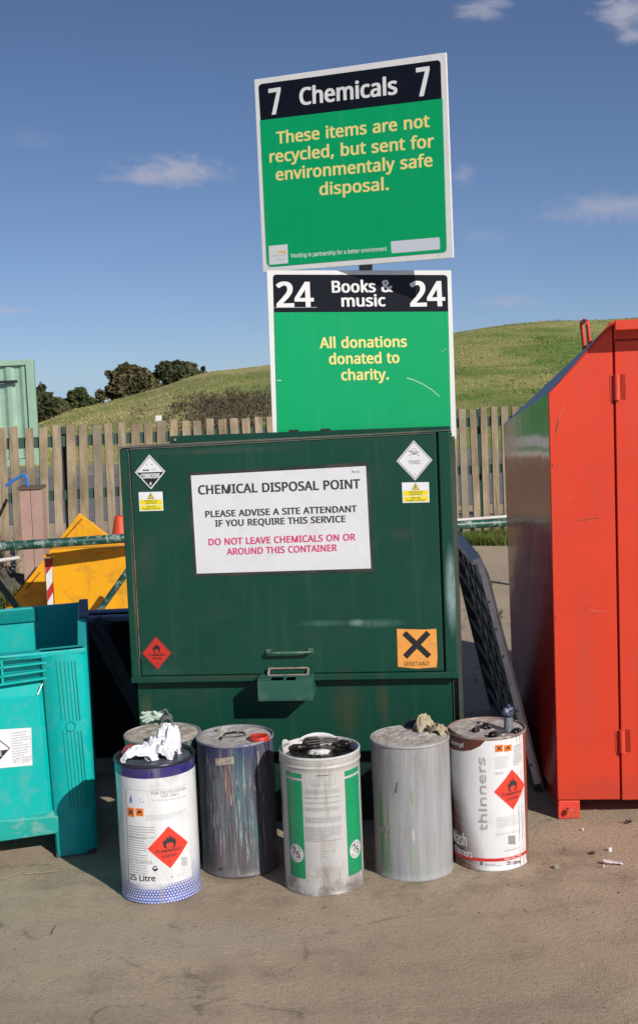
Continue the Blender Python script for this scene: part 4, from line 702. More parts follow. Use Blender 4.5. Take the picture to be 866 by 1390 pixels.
# pale storage container far left, beyond the fence
M_cont = mat('pale_green_steel', (.30, .46, .34), .6, var=.08, dirt=((.22, .30, .24), .5, 1.5))
cr = V(44, 487, 24); cl = V(-70, 485, 24); zt = cr.z
root = thing('storage_container', (cr.x, 24, 0), 'pale green corrugated steel storage container beyond the fence at far left', 'container')
q = MB(); X = cr.x; pts = []
x = cl.x-1; 
while x < X-.12:
    pts += [(x, 24.06), (x+.07, 24.02), (x+.14, 24.02), (x+.21, 24.06)]; x += .28
fv = [(a, b, .15) for a, b in pts]+[(a, b, zt-.12) for a, b in pts]; n_ = len(pts)
q.add(fv, [(i, i+1, i+1+n_, i+n_) for i in range(n_-1)], M_cont)
q.box((cl.x-1, 24.08, .1), (X-cl.x+.95, 0, 0), (-1.4, 2.3, 0), (0, 0, zt-.16), M_cont); q.build('wall', root)
q = MB(); q.box((X-.12, 23.97, 0), (.14, 0, 0), (0, .14, 0), (0, 0, zt), M_cont); q.build('corner_post', root, bevel=.01)
q = MB(); q.box((cl.x-1, 23.98, zt-.11), (X-cl.x+.88, 0, 0), (-1.45, 2.4, 0), (0, 0, .10), M_cont); q.build('top_rail', root, bevel=.01)
q = MB(); q.box((cl.x-1, 23.98, .0), (X-cl.x+.88, 0, 0), (0, .12, 0), (0, 0, .14), M_cont); q.build('bottom_rail', root)
MB().box((X-.62, 23.93, zt-.42), (.34, 0, 0), (0, .05, 0), (0, 0, .05), mat('black_steel', (.02, .02, .022), .5)).build('vent', root)

# pink post with blue hose
M_pink = mat('pink_painted_wood', (.47, .30, .245), .85, var=.12, streak=((.25, .17, .14), .6, 22), bump=.2)
A = V(41, 664, 9.5); wd = 29.5/FPX*9.5
root = thing('square_post', (A.x, 9.5, 0), 'faded pink boxed-in timber post standing in front of the fence', 'post')
q = MB(); q.box((A.x-wd/2, 9.5, 0), (wd/2-.001, 0, 0), (0, wd, 0), (0, 0, A.z), M_pink); q.box((A.x+.002, 9.5, 0), (wd/2, 0, 0), (0, wd, 0), (0, 0, A.z), M_pink); q.build('post_body', root, bevel=.003)
MB().box((A.x-wd/2-.012, 9.485, A.z), (wd+.02, 0, 0), (0, wd+.03, 0), (0, 0, .016), mat('cap_wood', (.14, .10, .075), .9)).build('cap', root)
M_blue = mat('blue_pipe', (.03, .18, .55), .4)
q = MB().tube([V(8, 660, 9.53), V(20, 651, 9.54), V(31, 645.5, 9.55), V(35, 644.5, 9.55), V(37, 648, 9.55), V(38.5, 661, 9.55)], .011, M_blue, 8)
tag(q.build('hose', base=V(38, 661, 9.55)), 'thin bright blue hose bent over the pink post', 'hose')
q = MB().tube([V(10, 678, 9.9), V(-6, 712, 9.9)], .012, mat('black_rubber', (.02, .02, .02), .6), 6)
tag(q.build('cable', base=V(-6, 712, 9.9)), 'black cable slanting past the fence left of the pink post', 'cable')
# rubble heap at far left foot of fence
M_rub = mat('rubble', (.20, .17, .14), .95, var=.4, vscale=14, bump=.8, bscale=25)
q = MB(); n_ = 30; vs = []
for j in range(n_):
    for i in range(n_):
        x = -2.9+1.25*i/(n_-1); y = 9.3+.9*j/(n_-1)
        h_ = max(0, 1-((x+2.55)/.6)**2)*max(0, 1-((y-9.75)/.45)**2)*.20
        vs.append((x, y, -.01+h_*(1+.6*noise.noise(Vector((x*7, y*7, 0))))+.05*h_*noise.noise(Vector((x*20, y*20, 0)))*8*.2))
q.add(vs, [(j*n_+i, j*n_+i+1, (j+1)*n_+i+1, (j+1)*n_+i) for j in range(n_-1) for i in range(n_-1)], M_rub)
tag(q.build('rubble_heap'), 'low heap of grey rubble and soil at the left foot of the fence', 'rubble', kind='stuff')
v, f = [], []
for k in range(14):
    p0 = V(rnd.uniform(-5, 24), 775, 9.7); z0 = .05
    for j in range(16):
        zz = rnd.uniform(.0, .42); blade(v, f, (p0.x+rnd.gauss(0, .05), 9.7+rnd.gauss(0, .05), zz), rnd.uniform(.03, .08), .006, rnd, 1.5)
tag(quick('dead_weeds', v, f, mat('dead_weed', (.12, .09, .05), .9), 'stuff'), 'dead brown weeds straggling up the fence at far left', 'weeds')

# white pipe lengths seen through the gaps
M_whitep = mat('white_pipe', (.72, .70, .66), .5, var=.1)
tag(MB().tube([V(615, 706.5, 10.5), V(720, 698.5, 10.5)], .012, M_whitep, 8).build('pipe', base=V(615, 706.5, 10.5)), 'thin white pipe lying along the fence right of the green cabinet', 'pipe')
tag(MB().tube([V(-8, 762, 9.2), V(10, 759.5, 9.2), V(27, 757, 9.2)], .014, M_whitep, 8).build('pipe', base=V(10, 760, 9.2)), 'short white pipe end in front of the rubble at far left', 'pipe')
# small white object on top of a picket
pp = V(214, 565, yf(214)-.01)
tag(MB().box(pp-Vector((.022, 0, .05)), (.05, .008, 0), (0, .03, 0), (.006, 0, .055), M_whitep).build('paper_scrap', base=pp, bevel=.003), 'scrap of white card stuck on top of a fence picket', 'paper')

# ------------------------------------------------------------------ traffic cone
M_cone = mat('cone_orange', (.72, .085, .02), .55, var=.15)
cp = V(162.5, 700, 9.0)
root = thing('traffic_cone', (cp.x, 9.0, 0), 'orange traffic cone half hidden behind the green cabinet', 'cone')
MB().lathe((cp.x, 9.0, 0), [(.17, .03), (.15, .05), (.036, cp.z-.02), (.032, cp.z), (.02, cp.z)], M_cone, 24, close=True).build('cone_body', root)
MB().box((cp.x-.19, 8.81, 0), (.38, 0, 0), (0, .38, 0), (0, 0, .03), M_cone).build('base', root, bevel=.006)

UP = Vector((0, 0, 1))
# ------------------------------------------------------------------ green railing across the yard
M_railg = mat('scuffed_green_paint', (.010, .070, .050), .38, var=.1, dirt=((.45, .50, .46), .75, 22))
M_railg2 = mat('green_paint_rail', (.010, .070, .050), .38, var=.15)
ra, rb = V(-60, 746, 8.10), V(171, 730.6, 8.24); rc = V(624, 713, 8.9); rd = V(760, 705, 9.1)
root = thing('barrier_rail', ((ra.x+rd.x)/2, (ra.y+rd.y)/2, 0), 'dark green tubular barrier rail with scuffed paint running behind the cabinet', 'railing')
mid = [rb.lerp(rc, k/4) for k in range(5)]
MB().tube([ra, rb]+mid[1:]+[rd], .029, M_railg, 14).build('top_rail', root)
def brace(pts, r=.017, m=None): MB().tube(pts, r, m or M_railg2, 10).build('brace', root)
brace([V(-30, 752, 8.0), V(0, 793, 8.0), V(52, 860, 8.0), V(75, 892, 8.0)], .021)
brace([V(176, 772, 8.07), V(132, 834, 8.05), V(100, 880, 8.03)], .020, M_railg)
M_dk = mat('dark_steel', (.075, .075, .078), .7, spec=.3, var=.3)
for px in (-50, 230, 420, 600, 740):
    f_ = (px+60)/820; p = V(px, 735, 7.95+1.15*f_); q0 = min((ra, rd), key=lambda z: 0)
    # rail height at this x
    L = [ra, rb, rc, rd]
    for a, b in zip(L, L[1:]):
        if a.x <= p.x <= b.x: pr = a.lerp(b, (p.x-a.x)/(b.x-a.x)); break
    else: pr = ra
    MB().tube([(pr.x, pr.y, 0), (pr.x, pr.y, pr.z-.015)], 0.027, M_railg2, 12).build('upright', root)

# ------------------------------------------------------------------ yellow skip
M_yel = mat('yellow_paint', (.90, .41, .004), .5, var=.06, vscale=3, dirt=((.30, .14, .02), .5, 7), streak=((.45, .22, .03), .4, 14))
M_yelr = mat('yellow_paint_rusty', (.90, .41, .004), .5, var=.06, dirt=((.16, .07, .02), .8, 11))
Yf = 8.4
z0 = V(72, 835, Yf).z; z1 = V(72, 749, Yf).z; xl = V(72.5, 790, Yf).x
root = thing('skip', (-.9, Yf+.5, 0), 'yellow steel skip with sloping ends and red and white edge marker', 'skip')
q = MB(); q.box((xl, Yf, z0), (1.25, 0, 0), (0, .05, 0), (0, 0, z1-z0), M_yel); q.build('front_panel', root, bevel=.004)
q = MB(); q.box((xl-.006, Yf-.035, z1-.004), (1.26, 0, 0), (0, .10, 0), (0, 0, .022), M_yel); q.build('top_lip', root, bevel=.004)
q = MB(); q.box((xl-.05, Yf+.01, z0), (.045, 0, 0), (0, .05, 0), (0, 0, z1-z0-.02), M_yelr); q.build('corner_post', root)
# gabled rear plate
Yr = 8.85
def Q(px, py, Y=Yr): return V(px, py, Y)
o = [Q(5, 829), Q(57, 763), Q(84, 728), Q(108, 696.5), Q(150, 729), Q(215, 775), Q(260, 835), Q(170, 836), Q(70, 840)]
q = MB(); q.prism(o, [p+Vector((0, .03, 0)) for p in o], M_yel); q.build('end_plate', root, bevel=.003)
for a, b in (((87, 733), (112, 705)), ((37, 800), (56, 777))):
    d_ = Vector(Q(*b))-Vector(Q(*a)); nn = d_.cross(Vector((0, 1, 0))).normalized()*.008
    q = MB(); p_ = Q(*a)-Vector((0, .004, 0)); q.box(p_, d_, nn, (0, .003, 0), mat('weld_rust', (.30, .12, .02), .9, var=.4, vscale=30)); q.build('weld_seam', root)
q = MB(); q.box((xl-.05, Yr+.03, z0+.0), (1.3, 0, 0), (0, .5, 0), (0, 0, .25), M_yel); q.build('hopper', root)
M_navy = mat('navy_steel', (.035, .045, .075), .5, var=.2)
q = MB(); q.box((xl-.02, Yf+.02, .0), (1.2, 0, 0), (0, .12, 0), (0, 0, z0-.002), M_navy); q.build('chassis_rail', root, bevel=.004)
# marker board
P_ = Plane((xl-.05, Yf-.004, z0), (1, 0, 0), (0, 0, 1))
M_white = mat('white_vinyl', (.78, .77, .75), .45, var=.08)
M_redv = mat('red_vinyl', (.62, .03, .03), .45, var=.15)
d = Decal(P_, .004)
uv = P_.uv; B = [uv(66.5, 838), uv(73.5, 838), uv(71.5, 757), uv(61.5, 757)]
d.poly(B, M_white, 0)
def st(y0, y1, y2, y3): d.quadpx([(62+ (y0-757)*.055, y0), (71.7+(y1-757)*.03, y1), (71.7+(y2-757)*.03, y2), (62+(y3-757)*.055, y3)], M_redv, 1)
st(759, 757.5, 768, 780); st(802, 789, 803, 817); 
d.build('marker_board', root, 'narrow red and white striped marker')

# black bin behind the teal one
M_blk = mat('black_plastic', (.010, .010, .011), .7, spec=.2, var=.3)
M_rimb = mat('slate_rim', (.20, .24, .30), .55, var=.15)
bl0 = V(121, 845, 5.5); zr0 = bl0.z; xlb = V(64, 825, 5.6).x
root = thing('black_bin', (-.75, 5.9, 0), 'black plastic bin with slate grey rim in the shade behind the teal bin', 'bin')
x0b, x1b = xlb, -.45
q = MB(); q.box((x0b, 5.5, .0), (x1b-x0b, 0, 0), (0, .03, 0), (0, 0, zr0), M_blk); q.build('front_wall', root, bevel=.004)
q = MB(); q.box((x0b, 5.70, .0), (x1b-x0b, 0, 0), (0, .03, 0), (0, 0, zr0), M_blk); q.build('back_wall', root, bevel=.004)
for x in (x0b, x1b-.03): q = MB(); q.box((x, 5.532, .0), (.03, 0, 0), (0, .166, 0), (0, 0, zr0), M_blk); q.build('side_wall', root)
q = MB(); q.box((x0b+.03, 5.532, .02), (x1b-x0b-.06, 0, 0), (0, .166, 0), (0, 0, .02), M_blk); q.build('floor_panel', root)
q = MB(); q.box((x0b-.01, 5.478, zr0), (x1b-x0b+.02, 0, 0), (0, .05, 0), (0, 0, .026), M_rimb); q.build('rim', root, bevel=.008); q = MB(); q.box((x0b-.01, 5.68, zr0), (x1b-x0b+.02, 0, 0), (0, .06, 0), (0, 0, .012), M_rimb); q.build('rim', root, bevel=.008)

# dark bars leaning in the shade between bin and cabinet
root = thing('trestle', (-.95, 5.6, 0), 'black steel trestle leaning in the shade between the teal bin and the cabinet', 'trestle')
for a, b in (((126, 842, 5.44), (177, 946, 5.3)), ((118, 852, 5.44), (168, 946, 5.34))):
    pa, pb = V(*a), V(*b); pb2 = pb+(pb-pa)*.35
    d_ = pb2-pa; sd_ = Vector((0, .04, 0)); w_ = d_.cross(sd_).normalized()*.03
    MB().box(pa, d_, w_, sd_, M_dk).build('leg', root)
pa, pb = V(120, 858, 5.43), V(150, 856, 5.43)
MB().box(pa, pb-pa, (0, 0, .03), (0, .03, 0), M_dk).build('crossbar', root)

# ------------------------------------------------------------------ teal bin
M_teal = mat('teal_plastic', (.0005, .425, .395), .45, spec=.3, var=.04, vscale=4, streak=((.10, .35, .31), .3, 16), dirt=((.16, .33, .29), .3, 19), bump=.12, bscale=5)
M_tealw = mat('teal_plastic_worn', (.002, .35, .30), .5, var=.08, dirt=((.26, .36, .30), .75, 14))
M_edge = mat('slate_grey_edge', (.13, .16, .20), .6, var=.15)
A0 = Vector((-.796, 4.398, 0)); fa = R(16.3); fR = Vector((math.cos(fa), math.sin(fa), 0))
back = Vector((-.164, .912, 0)); Pb = Plane(A0, fR, UP); Nf = Pb.N; ztop_b = .705
root = thing('plastic_bin', A0-fR*.5+back*.5, 'teal heavy plastic bin on feet, open topped, beside the green cabinet', 'bin')
def lb(u, v, dn=0): return A0+fR*u+UP*v-Nf*dn      # dn: depth inwards from front plane
UL = -1.05
q = MB(); 
# front wall backing plate
q.prism([lb(UL, .10, .035), lb(-.004, .10, .035), lb(-.004, ztop_b-.002, .035), lb(UL, ztop_b-.002, .035)], [lb(UL, .10, .06), lb(-.004, .10, .06), lb(-.004, ztop_b-.002, .06), lb(UL, ztop_b-.002, .06)], M_teal)
q.build('front_wall', root)
# px helpers on bin plane
uc0 = Pb.uv(62, 935)[0]; uc0b = Pb.uv(80, 1125)[0]
# column with rounded corner
prof = [(uc0, .034), (uc0+.004, .0)]
q = MB(); cols = []
for (uu, dn) in ((uc0b-.01+0, .033), (uc0b-.004, .002), (-.07, .0), (-.03, .003), (-.012, .012), (-.002, .035), (.0, .06)):
    cols.append((uu, dn))
zs = [.0, .04, .3, ztop_b]
vs = []
for z in zs:
    for i, (uu, dn) in enumerate(cols):
        tt = z/ztop_b; u2 = uu if i > 1 else uu+(uc0-uc0b)*0+(uc0-uc0b)*tt
        vs.append(lb(u2, z, dn))
n_ = len(cols)
q.add(vs, [(j*n_+i, j*n_+i+1, (j+1)*n_+i+1, (j+1)*n_+i) for j in range(len(zs)-1) for i in range(n_-1)], M_teal, True)
q.add([vs[-n_+i] for i in range(n_)]+[lb(cols[0][0]+(uc0-uc0b), ztop_b, .06)], [list(range(n_+1))], M_teal)
q.add([vs[i] for i in range(n_)]+[lb(cols[0][0], 0, .06)], [list(range(n_+1))[::-1]], M_teal)
q.build('corner_column', root)
# grooves
q = MB(); M_groove = mat('teal_groove', (.001, .20, .17), .6, var=0)
for px0, px1 in ((76, 96), (81.5, 101), (87, 106), (92, 111), (97, 116), (101.5, 120)):
    a = Pb.P(px0, 897, .0015); b = Pb.P(px0+(px1-px0)*.40, 978, .0015); c_ = Pb.P(px0+(px1-px0)*.47, 992, .0015); e = Pb.P(px1, 1098, .0015)
    for s_, t_ in ((a, b), (c_, e)): q.box(s_, t_-s_, fR*.0028, -Nf*.002, M_groove)
q.build('rib', root)
# round boss
cc = Pb.P(96.5, 986, .002); pts = [cc+fR*.0155*math.cos(R(a))+UP*.0165*math.sin(R(a)) for a in range(0, 361, 20)]
MB().tube(pts, .0012, M_groove, 6, cap=False).build('boss', root)
# inner raised panel with bevelled edge
o_ = [Pb.uv(-140, 958), Pb.uv(62, 925), Pb.uv(77, 1100), Pb.uv(-140, 1128)]
i_ = [Pb.uv(-140, 972), Pb.uv(52, 944), Pb.uv(69, 1106), Pb.uv(-140, 1134)]
vo = [lb(u, v, .034) for u, v in o_]; vi = [lb(u, v, .006) for u, v in i_]
q = MB(); q.add(vo+vi, [(4, 5, 6, 7), (0, 1, 5, 4), (1, 2, 6, 5), (2, 3, 7, 6), (3, 0, 4, 7)], M_teal); q.build('raised_panel', root, bevel=.004)
# bottom beam (bevelled ledge)
a = Pb.uv(-140, 1128); b = Pb.uv(81, 1108); c_ = Pb.uv(80, 1131); e = Pb.uv(-140, 1163)
q = MB(); q.prism([lb(a[0], a[1], .0), lb(b[0], b[1], .0), lb(c_[0], c_[1], .0), lb(e[0], e[1], .0)], [lb(a[0], a[1]+.03, .033), lb(b[0]+.02, b[1]+.03, .033), lb(c_[0]+.02, c_[1], .033), lb(e[0], e[1], .033)], M_tealw)
q.build('bottom_beam', root, bevel=.003)
# louvre grid: top edge, bars
q = MB()
for (y0, y1, th_) in ((893.5, 889, .008), (906, 898.3, .006), (918, 908.8, .006), (928.5, 919, .007)):
    # left end is at px 0, right end at px 63
    a = Pb.P(-1, y0, 0); b = Pb.P(63.5, y1, 0); q.box(lb(*Pb.uv(63.5, y1), 0)-UP*th_, (a-b).normalized()*.42, UP*th_, -Nf*.034, M_teal)
for px in (1, -42): 
    a = Pb.P(px, 893, 0); b = Pb.P(px+2, 928, 0); q.box(a-UP*.0, b-a, fR*.007, -Nf*.034, M_teal)
q.build('louvre', root)
q = MB(); q.box(lb(UL, ztop_b-.018, .0), fR*(-UL-.012), UP*.018, -Nf*.034, M_teal); q.build('front_rim', root, bevel=.004)
# other walls, floor
th = .03
rin = -fR*th
q = MB()
q.box(A0+UP*.10-Nf*.06, back*.93, rin, UP*(ztop_b-.10), M_teal); q.build('side_wall', root)
q = MB(); q.box(A0+back-fR*(-UL)+UP*.10, fR*(-UL), -back.normalized()*th, UP*(ztop_b-.10), M_teal)
for k in range(3): q.box(A0+back-fR*(-UL)+UP*(ztop_b-.055-.0*k)-back.normalized()*(th+.012), fR*(-UL-.2), back.normalized()*.012, UP*.05, M_teal)
q.build('back_wall', root, bevel=.003)
q = MB(); q.box(A0-fR*(-UL)+UP*.12-Nf*.05, fR*(-UL-.02), back*.9, UP*.02, M_teal); q.build('floor_panel', root)
q = MB(); q.box(A0-fR*(-UL)+UP*.10-Nf*.06, back*.93, fR*th, UP*(ztop_b-.10), M_teal); q.build('side_wall', root)
q = MB(); q.box(A0+back+UP*0-fR*.13, fR*.13, -back.normalized()*.13, UP*.12, M_teal); q.build('foot', root)
q = MB(); q.box(A0-Nf*.002+UP*-.001-fR*(-uc0b+.012), fR*(-uc0b), -Nf*.11, UP*.012, mat('scuffed_base', (.12, .10, .09), .9, var=.3)); q.build('foot', root)
# darker strip on the rear part of the right wall top
q = MB(); e0 = A0+back*.60+UP*(ztop_b+.001)-fR*.030; e1 = A0+back+UP*(ztop_b+.001)-fR*.030
q.box(e0, e1-e0, fR*.036, UP*.010, M_edge); q.build('edge_strip', root, bevel=.004)
# label with half a hazard diamond
M_lbl = mat('paper_label', (.76, .76, .77), .6, var=.06, dirt=((.55, .52, .46), .3, 12))
M_ink = mat('black_ink', (.014, .014, .016), .5, var=0)
M_gry = mat('grey_ink', (.30, .30, .31), .6, var=0)
M_gry2 = mat('pale_grey_ink', (.50, .50, .51), .6, var=0)
M_tealmark = mat('scratch_white', (.75, .80, .78), .5, var=0)
Pl = Plane(A0+Nf*(-.006), fR, UP)
d = Decal(Pl, .0015)
d.quadpx([(-45, 1047), (44.6, 1038.5), (43, 987.5), (-45, 993)], M_lbl)
# diamond on the left, cut by the frame in the photograph
cu, cv = Pl.uv(-17, 1019); ru = Pl.uv(14.5, 1016)[0]-cu; rv = ru
def clipd(hw, m, lv, top=None):
    d.poly([(cu-hw, cv), (cu, cv-hw), (cu+hw, cv), (cu, cv+hw)], m, lv)
clipd(ru, M_ink, 1); clipd(ru*.94, M_lbl, 2)
d.poly([(cu-ru*.94, cv-.004), (cu, cv-ru*.94), (cu+ru*.94, cv-.004)], M_ink, 3)
d.text('CORROSIVE', (cu-ru*.62, cv-.022), (cu+ru*.62, cv-.022), .014, M_lbl, .02, 4)
x0, y0 = Pl.uv(20, 1034); x1, y1 = Pl.uv(40, 991)
d.lines(x0, y0+.006, x1, y1, 11, M_gry, 1, .28, 4, .03)
d.rect(x0-.004, y0-.002, x0-.003, y1, M_gry, 1); d.rect(x1+.002, y0-.002, x1+.003, y1, M_gry, 1)
d.textpx('RT3 BWP', (20, 1036.5), (42, 1034), 5, M_gry, .0, 1)
d.build('label', root, 'white hazard label with half a corrosive diamond')
d = Decal(Plane(A0+Nf*.0, fR, UP), .001); d.quadpx([(50.5, 943), (52.5, 943), (59, 928), (57.8, 927.5)], M_tealmark); d.build('scratch', root)

# ------------------------------------------------------------------ dark green chemical cabinet
M_cab = mat('cabinet_green', (.0075, .052, .034), .36, var=.10, vscale=2.2, streak=((.03, .085, .06), .30, 26), dirt=((.03, .055, .04), .35, 5),
            patches=[((.165, -.18, 1.00), (.30, .3, .03), (.14, .24, .24), .0)])
ya = R(6.37); cR = Vector((math.cos(ya), -math.sin(ya), 0)); CC = Vector((-.12, 4.50, 0)); Wc = 1.134
O = CC-cR*(Wc/2); Pc = Plane(O, cR, UP); Nc = Pc.N
def lc(u, v, dn=0): return O+cR*u+UP*v-Nc*dn
cbase = lc(Wc/2, 0, .2)
loc = lambda p: tuple(p-cbase)
hz = lambda px, py: loc(Pc.P(px, py))
M_cab = mat('cabinet_paint', (.0050, .056, .034), .42, spec=.35, var=.10, vscale=2.2, streak=((.035, .085, .062), .32, 26), dirt=((.030, .050, .038), .30, 5),
            patches=[(hz(440, 846), (.10, .05, .014), (.14, .24, .22), .4), (hz(510, 846), (.12, .05, .018), (.14, .24, .22), .45), (hz(484, 845), (.035, .05, .014), (.24, .34, .32), .7),
                     (hz(612, 800), (.022, .08, .17), (.36, .48, .47), .8), (hz(199, 765), (.05, .05, .13), (.045, .055, .04), .6), (hz(184, 800), (.012, .05, .32), (.20, .13, .08), .7),
                     (hz(545, 725), (.05, .05, .03), (.05, .05, .04), .6), (hz(396, 886), (.16, .05, .03), (.06, .07, .05), .3), (hz(470, 960), (.07, .08, .16), (.07, .045, .02), .7), (hz(520, 955), (.03, .08, .13), (.10, .05, .02), .6),
                     (hz(212, 912), (.12, .05, .03), (.03, .10, .07), .5), (hz(198, 975), (.03, .09, .10), (.16, .12, .07), .6),
                     (hz(340, 918), (.5, .05, .012), (.05, .045, .025), .5), (hz(300, 612), (.4, .05, .014), (.07, .08, .06), .55), (hz(590, 890), (.012, .05, .06), (.12, .06, .03), .7)], bump=.22, bscale=3.5)
M_cab_dusty = mat('cabinet_top', (.14, .15, .12), .8, var=.25, vscale=6, dirt=((.04, .07, .05), .7, 9))
M_cab_side = mat('cabinet_side', (.06, .075, .05), .6, var=.2, streak=((.03, .04, .03), .5, 20))
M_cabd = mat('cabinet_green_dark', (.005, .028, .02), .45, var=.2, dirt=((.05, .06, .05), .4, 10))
root = thing('chemical_cabinet', cbase, 'dark green steel chemical disposal cabinet with white notice, standing behind the drums', 'cabinet')
zl, zr_ = 1.365, 1.385; zbd = .545; Dp = .36
zlow = .275
# lower body
q = MB(); q.box(lc(.010, zlow, .035), cR*(Wc-.030), -Nc*(Dp-.035), UP*(zbd+.03-zlow), M_cab); q.build('lower_body', root, bevel=.004)
zk = 1.350
# upper carcass: sides and back
q = MB(); q.prism([lc(.0, zbd, .03), lc(Wc, zbd, .03), lc(Wc, zr_-.004, .03), lc(.0, zl-.004, .03)], [lc(.0, zbd, Dp), lc(Wc, zbd, Dp), lc(Wc, zk-.008, Dp), lc(.0, zk-.008, Dp)], M_cab)
q.build('carcass', root, bevel=.004)
# right side flange
q = MB(); q.box(lc(Wc+.001, .275, .012), cR*.012, -Nc*(Dp-.012), UP*(1.342-.275), M_cab_side); q.build('side_panel', root)
q = MB(); q.box(lc(Wc+.004-.022, zlow, .03), cR*.018, -Nc*.12, UP*(zbd-zlow-.01), M_cab_side); q.build('side_panel', root)
# top deck, dusty, falling slightly to the back
zk = 1.350
q = MB(); q.prism([lc(-.003, zl-.004, -.002), lc(Wc+.003, zr_-.004, -.002), lc(Wc+.003, zr_+.001, -.002), lc(-.003, zl+.001, -.002)], [lc(-.003, zk-.006, Dp), lc(Wc+.003, zk-.006, Dp), lc(Wc+.003, zk, Dp), lc(-.003, zk, Dp)], M_cab_dusty); q.build('top_deck', root)
Pr = Plane(lc(0, 0, Dp-.01), cR, UP); u0 = Pr.uv(231, 596)[0]; u1 = Pr.uv(611, 584)[0]; zt_r = 1.379
rz = lambda u: zl+(zr_-zl)*u/Wc
q = MB(); q.box(lc(u0, zk+.001, Dp-.01), cR*(u1-u0), -Nc*.02, UP*(zt_r-zk-.001), M_cab); q.build('rear_rim', root, bevel=.002)
M_rub2 = mat('black_rubber', (.02, .02, .02), .6)
for px in (399, 442): u = Pr.uv(px, 580)[0]; MB().box(lc(u-.02, zt_r+.001, Dp-.01), cR*.035, -Nc*.02, UP*.006, M_rub2).build('rim_fitting', root)
u = Pr.uv(238, 594)[0]; MB().box(lc(u-.004, zk+.012, Dp-.016), cR*.008, -Nc*.006, UP*.008, mat('tan_bolt', (.35, .28, .2), .7)).build('rim_bolt', root)
# door
us = Pc.uv(597, 760)[0]; ul = Pc.uv(178, 760)[0]
us_t = Pc.uv(592.3, 600)[0]
q = MB(); q.prism([lc(.037, zbd+.018), lc(us, zbd+.018), lc(us, rz(us)-.012), lc(.037, rz(0)-.012)], [lc(.037, zbd+.018, .028), lc(us, zbd+.018, .028), lc(us, rz(us)-.012, .028), lc(.037, rz(0)-.012, .028)], M_cab); door = q.build('door', root, bevel=.003)
q = MB(); q.prism([lc(us+.007, zbd+.0), lc(Wc+.001, zbd+.0), lc(Wc+.001, zr_-.006), lc(us+.007, zr_-.006)], [lc(us+.007, zbd, .028), lc(Wc+.001, zbd, .028), lc(Wc+.001, zr_-.006, .028), lc(us+.007, zr_-.006, .028)], M_cab); q.build('door_jamb', root, bevel=.004)
q = MB(); q.prism([lc(.0, zbd+.0, .002), lc(.034, zbd, .002), lc(.034, zl-.006, .002), lc(.0, zl-.006, .002)], [lc(.0, zbd, .028), lc(.034, zbd, .028), lc(.034, zl-.006, .028), lc(.0, zl-.006, .028)], M_cab); q.build('door_jamb', root, bevel=.005)
M_tan = mat('bare_edge', (.24, .20, .15), .8, var=.35, vscale=14, dirt=((.03, .07, .05), .9, 9))
q = MB(); q.box(lc(.0335, zbd+.08, -.0008), cR*.0035, Nc*.001, UP*(.55), M_tan); q.box(lc(.0335, zbd+.63, -.0008), cR*.002, Nc*.001, UP*(.17), M_tan); q.build('worn_edge', root)
# top fold, bottom lip
q = MB(); q.prism([lc(.037, rz(0)-.010, .002), lc(us, rz(us)-.010, .002), lc(us, rz(us)-.005, .002), lc(.037, rz(0)-.005, .002)], [lc(.037, rz(0)-.010, .03), lc(us, rz(us)-.010, .03), lc(us, rz(us)-.005, .03), lc(.037, rz(0)-.005, .03)], M_cab_dusty); q.build('top_fold', root)
q = MB(); q.box(lc(.0, zbd-.006, -.008), cR*(Wc+.004), -Nc*.045, UP*.022, M_cab); q.build('bottom_lip', root, bevel=.003)
q = MB(); q.box(lc(.03, .0, .12), cR*(Wc-.06), -Nc*.2, UP*(zlow-.002), M_cabd); q.build('light_stop', root)  # dark full-width block added to stop sunlight passing beneath the cabinet
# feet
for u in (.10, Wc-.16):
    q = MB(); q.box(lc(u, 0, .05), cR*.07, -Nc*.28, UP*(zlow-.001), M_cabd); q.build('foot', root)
# handle
a, b = Pc.P(364.5, 884.5), Pc.P(422, 883); hp = .028
M_hand = mat('chipped_green', (.06, .17, .11), .5, var=.25, vscale=20, dirt=((.30, .30, .22), .8, 30))
h0 = [a, a+Nc*hp*.8, a+Nc*hp+cR*.006, b+Nc*hp-cR*.006, b+Nc*hp*.8, b]
q = MB(); q.tube([h0[0], h0[1]], .005, M_hand, 8); q.tube(h0[1:5], .0048, M_hand, 8); q.tube([h0[4], h0[5]], .005, M_hand, 8)
for p_ in (a, b): q.box(p_-cR*.009-UP*.007+Nc*.001, cR*.018, UP*.016, Nc*.006, M_hand)
q.build('handle', root)
# hasp
M_hasp = mat('worn_hasp', (.30, .24, .18), .6, var=.2, vscale=20, dirt=((.03, .09, .06), .9, 26))
q = MB()
for (x0, y0, x1, y1, pr) in ((366, 906.5, 418.5, 905.5, .012), (366, 914.5, 420, 913, .03)):
    a, b = Pc.P(x0, y0), Pc.P(x1, y1); q.tube([a+Nc*pr, b+Nc*pr], .004, M_hasp, 8)
for px in (366, 419): q.tube([Pc.P(px, 906, .012), Pc.P(px, 914, .03)], .0045, M_hasp, 8)
q.box(Pc.P(368, 913, .001), cR*.12, UP*.012, Nc*.008, M_cab)
q.build('hasp', root)
